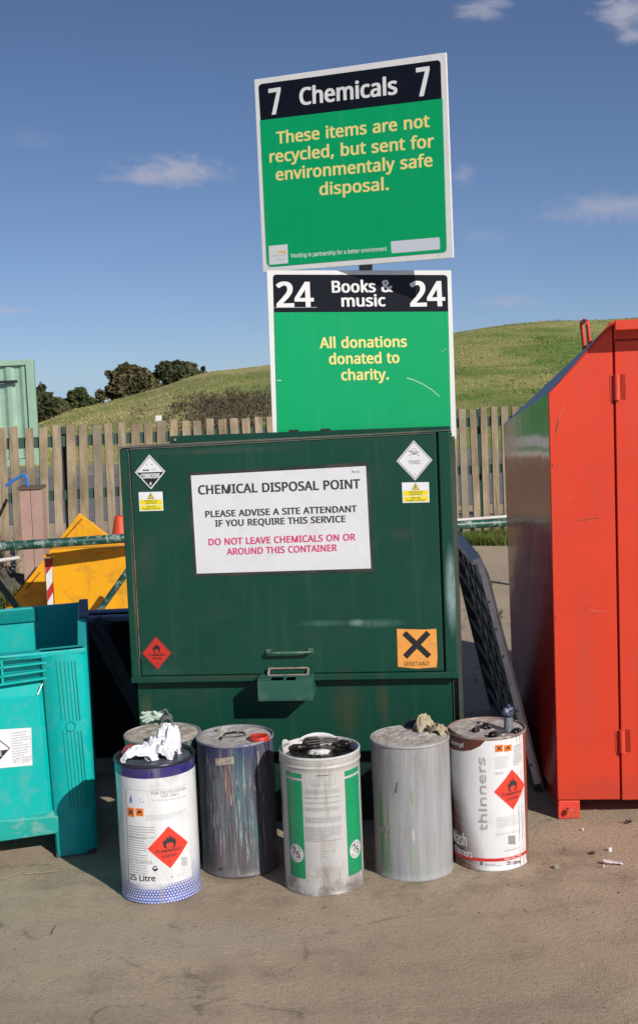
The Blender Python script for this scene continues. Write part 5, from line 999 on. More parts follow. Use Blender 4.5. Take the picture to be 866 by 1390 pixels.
# lock box
pr = .085
M_lock = mat('lock_box_green', (.022, .105, .075), .5, var=.12, vscale=9, dirt=((.08, .14, .10), .5, 14))
Pk = Plane(O+Nc*pr, cR, UP); ul0, vb = Pk.uv(350.5, 952); ur0, vt = Pk.uv(423, 925)
q = MB()
q.box(Pk.pt(ul0, vb, -pr-.03), cR*(ur0-ul0), UP*.004, Nc*(pr+.03), M_lock)          # bottom
q.box(Pk.pt(ul0, vb+.0045, -.004), cR*(ur0-ul0), UP*(vt-vb), Nc*.004, M_lock)       # front
for u in (ul0, ur0-.005): q.box(Pk.pt(u, vb+.0045, -pr-.03), cR*.005, UP*(vt-vb), Nc*(pr+.025), M_lock)
q.box(Pk.pt(ul0, vt+.005, -pr+.0), cR*(ur0-ul0), UP*.005, Nc*(pr-.045), M_lock)     # rear part of top
q.box(Pk.pt(ul0, vt+.005, -.04), cR*.045, UP*.005, Nc*.04, M_lock); q.box(Pk.pt(ur0-.055, vt+.005, -.04), cR*.055, UP*.005, Nc*.04, M_lock); q.box(Pk.pt((ul0+ur0)/2-.004, vt+.005, -.04), cR*.008, UP*.005, Nc*.04, M_lock)
q.build('lock_box', root, bevel=.0015)
# notice board
M_nb = mat('notice_white', (.70, .70, .715), .35, var=.03, dirt=((.50, .47, .42), .3, 9))
M_grime = mat('glue_grime', (.055, .05, .04), .8, var=.4, vscale=12, dirt=((.01, .05, .035), .6, 12))
d = Decal(Pc, .0012); d.quadpx([(264, 782.5), (507.5, 776), (499.5, 627), (256, 642)], M_grime); d.quadpx([(267.5, 778.5), (503.5, 771.5), (496.5, 632.5), (259.5, 645.5)], M_nb, 1)
nb = d.build('notice_board', root)
M_txt = mat('grey_lettering', (.045, .042, .040), .5, var=0); M_pnk = mat('pink_lettering', (.62, .045, .16), .5, var=0)
d = Decal(Pc, .0022)
d.textpx('CHEMICAL DISPOSAL POINT', (270, 671), (489, 662.5), 12.3, M_txt, .022)
d.textpx('PLEASE ADVISE A SITE ATTENDANT', (279.5, 702), (484.5, 694.5), 8.7, M_txt, .022)
d.textpx('IF YOU REQUIRE THIS SERVICE', (293, 714.6), (469, 708.3), 8.7, M_txt, .022)
d.textpx('DO NOT LEAVE CHEMICALS ON OR', (284, 740), (482.5, 733), 8.9, M_pnk, .018)
d.textpx('AROUND THIS CONTAINER', (308.5, 753), (457.5, 747.6), 8.9, M_pnk, .018)
d.textpx('No. 42', (478, 641.5), (488, 641.2), 2.5, M_txt, .0)
d.build('lettering', nb)

M_hy = mat('hazard_yellow', (.80, .66, .02), .45, var=.04); M_yink = mat('yellow_sign_ink', (.30, .26, .02), .5, var=0)
def corr(name, c0, hw, kind):
    d = Decal(Pc, .0013); cu, cv = Pc.uv(*c0); hw = hw/FPX*4.5; hh = hw*1.13
    bk = M_lbl if kind != 'flam' else M_ink
    if kind == 'corrosive':
        diamond(d, cu, cv, hw, hh, M_lbl); diamond(d, cu, cv, hw*.91, hh*.91, M_ink, 1); diamond(d, cu, cv, hw*.86, hh*.86, M_lbl, 2)
        d.poly([(cu-hw*.86, cv-.001), (cu, cv-hh*.86), (cu+hw*.86, cv-.001)], M_ink, 3)
        d.text('CORROSIVE', (cu-hw*.63, cv-hh*.36), (cu+hw*.63, cv-hh*.36), hh*.27, M_lbl, .03, 4)
        d.text('8', (cu-.003, cv-hh*.76), (cu+.003, cv-hh*.76), hh*.17, M_lbl, .03, 4)
        d.rect(cu-hw*.5, cv+hh*.07, cu-hw*.05, cv+hh*.14, M_ink, 3); d.rect(cu+hw*.06, cv+hh*.10, cu+hw*.45, cv+hh*.125, M_gry, 3); d.rect(cu+hw*.06, cv+hh*.2, cu+hw*.4, cv+hh*.215, M_gry2, 3)
        d.poly([(cu-hw*.3, cv+hh*.42), (cu-hw*.16, cv+hh*.46), (cu-hw*.2, cv+hh*.38)], M_gry, 3); d.poly([(cu+hw*.08, cv+hh*.46), (cu+hw*.22, cv+hh*.44), (cu+hw*.16, cv+hh*.38)], M_gry, 3)
    elif kind == 'toxic':
        diamond(d, cu, cv, hw, hh, M_lbl); diamond(d, cu, cv, hw*.93, hh*.93, M_ink, 1); diamond(d, cu, cv, hw*.89, hh*.89, M_lbl, 2)
        sx, sy = cu, cv+hh*.42; d.ring(sx, sy+.004, hw*.15, hw*.125, M_gry, 3, 16); d.rect(sx-.005, sy-.009, sx+.005, sy-.003, M_gry, 3)
        for e_ in (-1, 1): d.ring(sx+e_*.004, sy+.003, .0022, 0, M_gry, 3, 8)
        for e_ in (1, -1): d.poly([(sx-.018, sy-e_*.002-.004-.004*e_), (sx-.017, sy-e_*.006-.002-.004*e_), (sx+.018, sy+e_*.001-.008+.006*e_), (sx+.017, sy+e_*.001-.004+.006*e_)], M_gry, 3.4)
        d.text('TOXIC', (cu-hw*.34, cv-hh*.17), (cu+hw*.34, cv-hh*.17), hh*.17, M_ink, .0, 3); d.text('6', (cu-.003, cv-hh*.74), (cu+.003, cv-hh*.74), hh*.12, M_gry, .0, 3)
    else:
        M_fr = mat('flammable_red', (.60, .030, .018), .45, var=.1, dirt=((.20, .04, .03), .7, 16))
        diamond(d, cu, cv, hw, hh, M_fr); diamond(d, cu, cv, hw*.92, hh*.92, M_ink, 1); diamond(d, cu, cv, hw*.89, hh*.89, M_fr, 2)
        flame(d, cu, cv+hh*.30, hw*.58, hh*.58, M_ink, M_fr, 3)
        d.text('FLAMMABLE', (cu-hw*.56, cv-hh*.17), (cu+hw*.56, cv-hh*.17), hh*.14, M_ink, .02, 3); d.text('LIQUID', (cu-hw*.32, cv-hh*.38), (cu+hw*.32, cv-hh*.38), hh*.14, M_ink, .02, 3)
        d.text('3', (cu-.003, cv-hh*.7), (cu+.003, cv-hh*.7), hh*.13, M_ink, .02, 3)
    return d.build('hazard_sticker', root, name)
corr('black and white corrosive diamond sticker, top left', (204.3, 640.5), 21.2, 'corrosive')
corr('white toxic diamond sticker, top right', (562.3, 625), 24, 'toxic')
corr('red flammable liquid diamond sticker, bottom left', (213.3, 886.5), 20.5, 'flam')
def ysign(BL, BR, TR, TL, lab):
    d = Decal(Pc, .0013); c = [Vector(Pc.uv(*p)) for p in (BL, BR, TR, TL)]
    f = lambda a, b: tuple((c[0]*(1-a)+c[1]*a)*(1-b)+(c[3]*(1-a)+c[2]*a)*b)
    d.poly([f(0, 0), f(1, 0), f(1, 1), f(0, 1)], M_lbl)
    d.poly([f(.04, .05), f(.96, .05), f(.96, .31), f(.04, .31)], M_hy, 1); d.poly([f(.04, .345), f(.96, .345), f(.96, .60), f(.04, .60)], M_hy, 1)
    d.poly([f(.36, .64), f(.64, .64), f(.5, .97)], M_ink, 1); d.poly([f(.395, .67), f(.605, .67), f(.5, .915)], M_hy, 2); d.poly([f(.485, .70), f(.515, .70), f(.52, .84), f(.48, .84)], M_ink, 3)
    h = (c[3]-c[0]).length
    for s_, v, l, r_ in (('HAZARDOUS', .49, .24, .76), ('SUBSTANCE', .37, .27, .73), ('Wear only', .20, .32, .68), ('Goggles & Gloves', .085, .14, .86)):
        d.text(s_, f(l, v), f(r_, v), h*.085, M_ink, .01, 2)
    d.build('warning_sticker', root, lab)
ysign((190, 694), (222.3, 693), (221, 667.3), (188.5, 668), 'white and yellow hazardous substance sticker under the corrosive diamond')
ysign((546.5, 682.7), (582.7, 681.7), (582, 654.3), (545.2, 655), 'white and yellow hazardous substance sticker under the toxic diamond')
M_irr = mat('irritant_orange', (.86, .36, .07), .5, var=.08, vscale=14, dirt=((.35, .22, .05), .35, 26))
d = Decal(Pc, .0013)
d.poly([Pc.uv(*p) for p in ((540, 905), (566, 907.5), (592.5, 905.5), (593.5, 893), (592, 853.5), (574, 854.5), (538.5, 853.5))], M_irr)
cu, cv = Pc.uv(565.5, 875); cross(d, cu, cv, .0585, .0098, M_ink, 1, 0)
d.textpx('IRRITANT', (549, 904), (583, 903.5), 5.8, M_ink, .005, 2)
d.build('irritant_sticker', root, 'square orange irritant sticker with black cross')

# ------------------------------------------------------------------ sign post with two boards
M_signw = mat('sign_white', (.74, .73, .70), .4, var=.05, streak=((.50, .48, .42), .35, 30))
M_signg = mat('sign_green', (.0, .335, .115), .42, spec=.25, var=.02, streak=((.04, .34, .16), .25, 22), bump=.06, bscale=3)
M_signk = mat('sign_black', (.004, .005, .010), .4, spec=.25, var=0)
M_signy = mat('sign_yellow', (.80, .66, .22), .45, var=0)
M_post = mat('galvanised', (.16, .17, .17), .5, metal=.4, var=.2)
ptop = V(487, 120, 4.945)
root = thing('sign_post', (ptop.x, 4.945, 0), 'post behind the green cabinet carrying two green boards, Chemicals above Books and music', 'sign')
MB().box((ptop.x-.024, 4.935, 0), (.048, 0, 0), (0, .048, 0), (0, 0, ptop.z), M_post).build('post', root)
def solve_quad(tl, tr, br, bl, Y):
    r = [ray(*p) for p in (tl, tr, br, bl)]
    Mx = Matrix((-r[1], r[2], -r[3])).transposed(); l = Mx.inverted() @ (-r[0]); l = [1, *l]
    P = [r[i]*l[i] for i in range(4)]; k = Y/(sum(p.y for p in P)/4); return [CAM+p*k for p in P]
def board(quad, Y, lab, bot_ext=0.0):
    P = solve_quad(*quad, Y); TL, TR, BR, BL = P
    if bot_ext: BL = BL+(BL-TL).normalized()*bot_ext; BR = BR+(BR-TR).normalized()*bot_ext
    S = Plane(BL, BR-BL, TL-BL); w_ = (BR-BL).length; h_ = (TL-BL).length
    q = MB(); o = BL-S.N*.012; q.box(o, BR-BL, TL-BL, S.N*.012, M_signw); ob = q.build('sign_board', root, bevel=.0015); ob['label'] = lab
    q = MB(); mid_ = (TL+TR+BR+BL)/4
    for k in (.3, -.3):
        c_ = mid_+(TL-BL)*k; cx = ptop.x
        p_ = c_+(TR-TL).normalized()*((cx-c_.x)/(TR-TL).normalized().x)
        q.box(Vector((cx-.03, p_.y+.012, p_.z-.02)), (.06, 0, 0), (0, max(.01, 4.94-p_.y-.012), 0), (0, 0, .04), M_post)
    q.build('bracket', root)
    return S, w_, h_, ob
S1, w1, h1, ob1 = board(((345, 108), (605, 71), (615, 350), (357, 370)), 4.885, 'upper board reading 7 Chemicals, tilted in the sun')
d = Decal(S1, .001)
px = S1.uv
d.rrect([px(366.5, 362.5), px(606.3, 342.3), px(597.7, 81.2), px(351, 114.5)], .016, M_signk, 0)
d.poly([px(353.3, 163.6)]+[px(*p) for p in ((362.5, 357), (366, 361.6), (370, 362))]+[px(*p) for p in ((602, 342.6), (606, 338), (606.1, 334), (600.4, 133.8))], M_signg, 1)
for (s_, a, b, cp) in (('7', (367.5, 155.5), (382.5, 153.2), 35), ('7', (567, 130.5), (583.5, 128.3), 38.5)): d.textpx(s_, a, b, cp, M_white, .028, 2)
d.textpx('Chemicals', (407.5, 142.5), (539, 127.3), 23.3, M_white, .026, 2)
for (s_, a, b) in (('These items are not', (376, 195.2), (583, 172)), ('recycled, but sent for', (366.5, 220.7), (589, 199.5)), ('environmentaly safe', (375, 245), (587, 225.5)), ('disposal.', (434, 264.8), (527.5, 257.5))): d.textpx(s_, a, b, 16.6, M_signy, .018, 2)
d.textpx('Working in partnership for a better environment', (395, 350), (525, 340.2), 5.6, M_white, .012, 2)
d.rrect([px(531.5, 344), px(597.3, 338.5), px(596.7, 322), px(530.3, 327.8)], .006, mat('blank_sticker', (.60, .62, .66), .4, var=.03), 2)
d.poly([px(366, 359.5), px(391.5, 357.3), px(390.5, 331.5), px(365, 334)], mat('logo_white', (.66, .66, .66), .4, var=.03), 2)
M_or = mat('logo_orange', (.85, .42, .05), .4, var=0)
d.poly([px(374, 344.2), px(380, 342.6), px(388.5, 343.6), px(388.5, 341), px(380, 340.5)], M_or, 3)
d.textpx('COMMUNITY', (368, 349), (389, 347.2), 2.6, M_gry2, 0, 3); d.textpx('www', (374, 353.4), (388, 352.2), 1.6, M_gry, 0, 3)
d.build('lettering', ob1)
S2, w2, h2, ob2 = board(((362, 367), (612, 367), (619, 585), (370, 585)), 4.905, 'lower board reading 24 Books and music', .03)
d = Decal(S2, .001); px = S2.uv
d.rrect([px(376.5, 600), px(612.3, 600), px(607, 373.3), px(370.5, 372.7)], .014, M_signk, 0)
d.poly([px(372.4, 424), px(376.4, 600), px(612.2, 600), px(607.9, 423)], M_signg, 1)
for (s_, a, b) in (('24', (376.5, 416.3), (425.5, 416)), ('24', (557.5, 415.5), (603.5, 415))): d.textpx(s_, a, b, 33.5, M_white, .026, 2)
d.textpx('Books &', (451, 397), (533, 396), 15.7, M_white, .026, 2); d.textpx('music', (464, 416), (523, 415.3), 15.6, M_white, .026, 2)
for (s_, a, b) in (('All donations', (434.3, 472.5), (552, 470.5)), ('donated to', (447, 494.3), (542, 492.3)), ('charity.', (463.5, 516), (527.5, 514.8))): d.textpx(s_, a, b, 14.4, M_signy, .016, 2)
M_scr = mat('scratch_pale', (.55, .70, .58), .5, var=0)
for pts in ([(552, 513), (562, 516), (574, 521.5), (586, 529), (596, 538)], [(376, 516.2), (382, 516.6)], [(372.6, 417.5), (430, 417.2)], [(598, 478), (606, 473)]):
    for a, b in zip(pts, pts[1:]): d.quadpx([(a[0], a[1]+.5), (b[0], b[1]+.5), (b[0], b[1]-.4), (a[0], a[1]-.4)], M_scr if pts[0][1] > 500 else M_gry, 2)
d.build('lettering', ob2)

# a further green board standing back in the next bay (seen mirrored in the red container's gloss)
root = thing('sign_post', (.0, 7.66, 0), 'green board on a post behind the cabinet, mirrored in the red container side', 'sign')
MB().box((-.02, 7.63, 0), (.05, 0, 0), (0, .05, 0), (0, 0, 1.7), M_post).build('post', root)
ob3 = MB().box((-.19, 7.60, 1.04), (.54, 0, 0), (0, .012, 0), (0, 0, .70), M_signw).build('sign_board', root)
d = Decal(Plane((-.35, 7.60, 1.04), (1, 0, 0), (0, 0, 1)), .001); d.rrect([(.19, .03), (.67, .03), (.67, .67), (.19, .67)], .014, M_signg, 0); d.rect(.191, .52, .669, .655, M_signk, 1)
d.rrect([(.42, .055), (.65, .055), (.65, .115), (.42, .115)], .006, mat('blank_sticker', (.60, .62, .66), .4, var=.03), 2); d.build('panel_print', ob3)
# ------------------------------------------------------------------ leaning plastic panel
M_pan = mat('grey_plastic', (.80, .78, .74), .55, var=.12, vscale=8, dirt=((.24, .22, .19), .5, 9))
M_pand = mat('dark_grey_plastic', (.10, .09, .08), .6, var=.2, dirt=((.16, .14, .11), .5, 8))
Y0, Y1 = 4.83, 6.0
b0 = G(737, 1076); b0 = Vector((b0.x, b0.y, .0)); t0 = V(661, 781, b0.y+.02); k0 = V(653, 757, b0.y+.04)
dep = Vector((.0, Y1-Y0, 0)); t1 = Vector((.60, Y1+.02, .86)); b1 = Vector((.775, Y1, 0))
root = thing('slatted_panel', ((b0+b1)/2), 'grey plastic slatted panel leaning upright between the cabinet and the red container', 'panel')
out = (t0-b0).normalized(); side = Vector((out.z, 0, -out.x)); dpn = (b1-b0).normalized()
def bar(p, v, wv, tv, m, name): MB().box(p, v, wv, tv, m).build(name, root, bevel=.003)
bar(b0, t0-b0, dpn*.014, side*-.024, M_pan, 'frame_edge')
bar(t0-side*.0, k0-t0, dpn*.014, side*-.024, M_pan, 'frame_edge')
bar(k0, t1-k0, side*-.035, Vector((0, 0, -.02)), M_pan, 'frame_edge')
bar(b1, t1-b1, dpn*-.03, side*-.03, M_pand, 'frame_edge')
bar(b0, b1-b0, out*.04, side*-.03, M_pand, 'frame_edge')
L0 = (t0-b0).length; L1 = (t1-b1).length
for k in range(1, 8):
    p = b0.lerp(t0, k/8.0); r_ = b1.lerp(t1, k/8.0)
    bar(p-side*.012, r_-p, out*.016, side*-.012, M_pand, 'slat')
for k in range(1, 6):
    p = b0.lerp(b1, k/6); r_ = t0.lerp(t1, k/6)
    bar(p-side*.004, r_-p, dpn*.010, side*-.007, M_pand, 'slat')
# solid backing board, weathered
M_pback = mat('panel_back', (.88, .80, .68), .8, var=.2, vscale=7, dirt=((.10, .08, .06), .6, 6))
bb = [p+dpn*.016+side*.002 for p in (b0, b1, t1, t0)]
bb.insert(3, t1.lerp(k0, .95)+dpn*.014-side*.004)
MB().prism(bb, [p+side*.006 for p in bb], M_pback).build('backing', root)

# ------------------------------------------------------------------ red container
def red_c(t, P, c): return c
M_red = mat('red_paint', (.64, .050, .019), .45, spec=.3, var=.05, vscale=3, dirt=((.52, .036, .017), .45, 5), streak=((.50, .060, .035), .4, 16), bump=.30, bscale=3, patches=[((-.55, -.5, .10), (.45, .3, .07), (.30, .05, .03), .6), ((-.66, -.5, .5), (.05, .3, .5), (.42, .06, .04), .5), ((-.46, -.5, .42), (.022, .3, .34), (.34, .06, .035), .5), ((-.30, -.5, 1.0), (.09, .3, .22), (.72, .11, .06), .35)])
M_redg = mat('red_gloss_side', (.60, .026, .012), .11, spec=.34, var=.10, vscale=2, bump=.22, bscale=2.0)
M_slope = mat('sky_sheen_slope', (.16, .13, .14), .35, var=.12, spec=.8)  # grey of the reflected sky painted into the slope's colour
M_redw = mat('red_paint_worn', (.76, .06, .03), .5, var=.12, dirt=((.30, .10, .06), .8, 24))
M_brown = mat('rust_scratch', (.28, .13, .03), .9, var=.4, vscale=40)
M_redp = mat('red_scratch', (.80, .16, .11), .6, var=.2)
ry = R(2.6); E0 = Vector((.786, 4.52, 0)); rR = Vector((math.cos(ry), -math.sin(ry), 0)); Pd = Plane(E0, rR, UP); Nr = Pd.N
Wr = 1.5; Dr = .98
def lr(u, v, dn=0): return E0+rR*u+UP*v-Nr*dn
zB = Pd.uv(757, 1086)[1]; uE, zE = Pd.uv(744.5, 534); uA, zA = Pd.uv(835, 437)
zA2 = zA; uBL = Pd.uv(757, 1086)[0]
root = thing('red_container', lr(Wr/2, 0, Dr/2), 'tall red steel container with sloping shoulder and door at right of the yard', 'container')
front = [(uBL, zB), (Wr, zB), (Wr, zA), (uA, zA), (uE+.0, zE)]
re = V(683, 576, 5.5); rbm = V(700, 1020, 5.5)
fr_ = [lr(u, v, .022) for u, v in front]
bk_ = [Vector((V(696, 940, 5.5).x, 5.5, zB)), lr(Wr, zB, Dr), lr(Wr, V(828, 440, 5.5).z, Dr), V(828, 440, 5.5), re]
MB_ = MB(); n_ = 5; v_ = fr_+bk_
MB_.add(v_, [(0, 1, 2, 3, 4)], M_red); MB_.add(v_, [(9, 8, 7, 6, 5)], M_red); MB_.add(v_, [(0, 5, 6, 1), (1, 6, 7, 2), (2, 7, 8, 3)], M_red)
MB_.add(v_, [(4, 9, 5, 0)], M_redg); MB_.add(v_, [(3, 8, 9), (3, 9, 4)], M_slope)
body = MB_.build('body', root)
# front stile polygon, seam then door
us0 = Pd.uv(832.0, 470)[0]; us1 = Pd.uv(842.0, 1080)[0]; zs_ = Pd.uv(842, 1085)[1]
st_ = [(uBL-.001, zB), (us1-.003, zB-.004), (us0-.003, zA), (uA-.001, zA), (uE-.001, zE)]
o = [lr(u, v) for u, v in st_]; q = MB(); q.prism(o, [p-Nr*.02 for p in o], M_red); q.build('front_panel', root, bevel=.0025)
zt_ = Pd.uv(835, 463)[1]
st_ = [(us1+.004, zB-.006), (Wr-.1, zB-.006), (Wr-.1, zt_), (us0+.004, zt_)]
o = [lr(u, v, -.002) for u, v in st_]; q = MB(); q.prism(o, [p-Nr*.02 for p in o], M_red); door = q.build('door', root, bevel=.0025)
st_ = [(us0+.003, zt_+.006), (Wr, zt_+.006), (Wr, zA), (us0+.003, zA)]
o = [lr(u, v, .004) for u, v in st_]; q = MB(); q.prism(o, [p-Nr*.016 for p in o], M_red); q.build('header', root)
# hood lip
pr = .10; Ph = Plane(E0+Nr*pr, rR, UP); uh = Ph.uv(834.5, 440)[0]; zh1 = Ph.uv(836, 434.5)[1]; zh0 = Ph.uv(838, 448)[1]
q = MB(); q.box(Ph.pt(uh, zh0, -.006), rR*1.4, UP*(zh1-zh0), Nr*.006, M_red)
sA = lr(uA, zA, 0); q.prism([Ph.pt(uh, zh1-.001, -.006), Ph.pt(uh+1.4, zh1-.001, -.006), lr(uA+1.4, zA+.002), lr(uA, zA+.002)], [Ph.pt(uh, zh1-.009, -.006), Ph.pt(uh+1.4, zh1-.009, -.006), lr(uA+1.4, zA-.008), lr(uA, zA-.008)], M_red); q.build('hood', root, bevel=.002)
# hinges
for (x, y0, y1) in ((836.5, 508, 543), (843.5, 990.5, 1021)):
    a, b = Pd.P(x, y1, .008), Pd.P(x-.6, y0, .008)
    hg = MB().tube([a, b], .0105, M_redw, 12).build('hinge', root)
    q = MB(); q.box(a+rR*-.022-Nr*.012, rR*.014, b-a, Nr*.006, M_red); q.box(a+rR*.010-Nr*.012, rR*.02, b-a, Nr*.006, M_red); q.build('hinge_leaf', hg)
# lifting loops
for xo, Y in ((790.5, 5.40), (798.5, 5.25)):
    a = V(xo+3, 476, Y); b = V(xo-1.5, 442, Y)
    pts = [a, b, b+Vector((.001, .004, .009)), b+Vector((.003, .014, .014)), b+Vector((.005, .024, .010)), a+Vector((.004, .03, 0))]
    MB().tube(pts, .0085, M_redw, 10).build('lifting_loop', root)
a = V(789, 442, 5.40)+Vector((0, 0, .010)); b = V(797, 442, 5.25)+Vector((0, 0, .010)); MB().tube([a, a.lerp(b, .5)+Vector((0, 0, .010)), b], .0085, M_redw, 10).build('lifting_loop', root)
# foot
pf = [Pd.uv(757.5, 1112), Pd.uv(787.5, 1111), Pd.uv(786.5, 1087), Pd.uv(757.5, 1087.5)]
o = [lr(u, v, .002) for u, v in pf]; q = MB(); q.prism(o, [p-Nr*.12 for p in o], M_redw); ft = q.build('foot', root, bevel=.003)
q = MB(); a = Pd.P(771, 1099, .002); q.tube([a, a+Nr*.02], .009, M_redw, 8); q.box(a-rR*.012+UP*.0+Nr*.002, rR*.024, UP*.004, Nr*.008, mat('grey_bolt', (.4, .38, .36), .5)); q.build('bolt', ft)
for u in (Wr-.35,): q = MB(); q.box(lr(u, 0, .002), rR*.08, -Nr*.12, UP*(zB-.002), M_redw); q.build('foot', root)
q = MB(); q.box(lr(.06, 0, Dr-.15), rR*.08, -Nr*.12, UP*(zB-.002), M_redw); q.build('foot', root)
# skid plate down the left edge
q = MB(); a = lr(uBL, zB-.001, .03); q.box(a-UP*(zB-.004), rR*.006, -Nr*(Dr-.2), UP*(zB-.006), M_redg); q.build('skid', root)
# scratches and chips
d = Decal(Pd, .0012)
rr = random.Random(5)
def chip(x0, y0, x1, y1, wd, m):
    pts = []; n = 5
    for k in range(n+1): tt = k/n; pts.append((x0+(x1-x0)*tt+rr.uniform(-.4, .4), y0+(y1-y0)*tt+rr.uniform(-.4, .4), wd*(.35+.65*math.sin(math.pi*min(.95, max(.05, tt))))))
    dx, dy = x1-x0, y1-y0; L = math.hypot(dx, dy); nx_, ny_ = -dy/L, dx/L
    for a, b in zip(pts, pts[1:]): d.quadpx([(a[0]-nx_*a[2], a[1]-ny_*a[2]), (b[0]-nx_*b[2], b[1]-ny_*b[2]), (b[0]+nx_*b[2], b[1]+ny_*b[2]), (a[0]+nx_*a[2], a[1]+ny_*a[2])], m)
for c_ in ((757.5, 569, 754, 588, .9), (784, 706.5, 800, 704.5, .7), (800, 704.5, 814, 702.8, .4), (749, 630, 750.5, 633, 1.1), (755, 633, 757, 634, .8), (789, 677, 790.5, 678.5, .8), (844, 672, 847, 679, .8), (854, 684, 858, 693, 1.0), (858, 693, 862, 702, .9), (838, 699, 842, 701, 1.1), (841, 726, 851, 726.5, .8), (863, 660, 866, 668, .8)): chip(*c_, M_brown)
for c_ in ((764, 552, 756, 573, .4), (771, 676, 778, 673, .4), (757, 729, 764, 728, .4), (800, 828.5, 812, 829.5, .5), (812, 829.5, 824, 830, .4), (778, 820, 783, 826, .3), (763, 546, 766, 541, .3)): chip(*c_, M_redp)
for k in range(26): x = rr.uniform(752, 830); y = rr.uniform(810, 860); chip(x, y, x+rr.uniform(-.8, .8), y+rr.uniform(.6, 3), .35, mat('red_dark_chip', (.40, .03, .02), .8))
for k in range(30): y = rr.uniform(545, 1080); x = 745.8+(y-534)*.0226+rr.uniform(0, .8); chip(x, y, x+.2, y+rr.uniform(1, 5), .45, M_redp)
d.build('scratches', root)

# ------------------------------------------------------------------ drums
RD, HD = .1245, .432
def drum_pos(px, yb):
    g = G(px, yb); d = Vector((g.x, g.y, 0)).normalized(); return Vector((g.x, g.y, 0))+d*RD
def cylpatch(t, P, a_c, z_c, a_r, z_r):
    """0..1 mask round angle a_c (from the front, radians, right positive) and height z_c"""
    sp = t.add('ShaderNodeSeparateXYZ', {0: P})
    a = t.math('ARCTAN2', sp.outputs[0], t.math('MULTIPLY', sp.outputs[1], -1.0))
    u = t.math('DIVIDE', t.math('SUBTRACT', a, a_c), a_r); v = t.math('DIVIDE', t.math('SUBTRACT', sp.outputs[2], z_c), z_r)
    return t.math('SQRT', t.math('ADD', t.math('MULTIPLY', u, u), t.math('MULTIPLY', v, v)))
def zramp(t, P, z0, z1): return t.mapr(t.add('ShaderNodeSeparateXYZ', {0: P}).outputs[2], z0, z1)

def wall_blue(t, P, c):     # white tin, blue collar and printed blue foot pattern
    sp = t.add('ShaderNodeSeparateXYZ', {0: P}); a = t.math('ARCTAN2', sp.outputs[0], t.math('MULTIPLY', sp.outputs[1], -1.0))
    z = sp.outputs[2]; uu = t.math('MULTIPLY', a, RD/.0098); vv = t.math('DIVIDE', z, .0085)
    row = t.math('FLOOR', vv); off = t.math('MULTIPLY', t.math('MODULO', row, 2.0), .5)
    fx = t.math('SUBTRACT', t.math('FRACT', t.math('ADD', uu, off)), .5); fy = t.math('MULTIPLY', t.math('SUBTRACT', t.math('FRACT', vv), .5), .87)
    r_ = t.math('SQRT', t.math('ADD', t.math('MULTIPLY', fx, fx), t.math('MULTIPLY', fy, fy)))
    white = t.mapr(r_, .36, .28); blue_in = t.math('MULTIPLY', t.mapr(r_, .16, .10), t.math('GREATER_THAN', fx, -.04))
    pat = t.math('SUBTRACT', 1.0, t.math('MULTIPLY', white, t.math('SUBTRACT', 1.0, blue_in)))
    grow = t.math('MULTIPLY', t.mapr(z, .125, .035), t.mapr(t.math('ADD', t.math('ABSOLUTE', t.math('SUBTRACT', a, -.12)), t.mapr(z, .07, .03, 0, 1)), .55, .95))
    base = t.mapr(z, .055, .04)
    f = t.math('MULTIPLY', pat, t.math('MAXIMUM', grow, base))
    c = t.mix(f, c, (.035, .08, .42))
    c = t.mix(t.mapr(z, .391, .392), c, (.022, .020, .16))
    n = t.noise(P, 14, 6, .7)
    c = t.mix(t.math('MULTIPLY', t.mapr(n, .48, .7), t.mapr(z, .36, .42, .15, .8)), c, (.10, .075, .07))
    n2 = t.noise(t.scale(P, 30, 30, 3), 1, 5, .6); c = t.mix(t.math('MULTIPLY', t.mapr(n2, .52, .72), .45), c, (.38, .34, .28))
    return c
def wall_streaky(t, P, c):  # blue drum buried in runs of old paint
    n1 = t.noise(t.scale(P, 55, 55, 3.0), 1, 6, .7, .3); n2 = t.noise(t.scale(P, 24, 24, 2), 1, 5, .6, .2); n3 = t.noise(t.scale(P, 110, 110, 9), 1, 4, .7); n4 = t.noise(P, 160, 3, .8)
    c = t.mix(t.mapr(n1, .42, .6), (.046, .050, .072), (.125, .128, .138))
    c = t.mix(t.math('MULTIPLY', t.mapr(n2, .54, .62), .6), c, (.06, .15, .17))
    c = t.mix(t.math('MULTIPLY', t.mapr(n2, .42, .34), .5), c, (.14, .085, .11))
    c = t.mix(t.math('MULTIPLY', t.mapr(n3, .57, .66), .8), c, (.42, .41, .43)); c = t.mix(t.math('MULTIPLY', t.mapr(n3, .40, .34), .6), c, (.05, .22, .26)); c = t.mix(t.math('MULTIPLY', t.mapr(t.noise(t.scale(P, 70, 70, 4), 1, 4, .6), .62, .68), .6), c, (.34, .16, .14))
    c = t.mix(t.math('MULTIPLY', t.mapr(n4, .64, .72), .5), c, (.35, .33, .28))
    z = t.add('ShaderNodeSeparateXYZ', {0: P}).outputs[2]
    c = t.mix(t.math('MULTIPLY', t.math('MULTIPLY', t.mapr(z, .34, .41), t.mapr(n1, .62, .45)), .9), c, (.028, .034, .11))
    c = t.mix(t.math('MULTIPLY', t.mapr(z, .16, .0), .55), c, (.17, .14, .14))
    return c
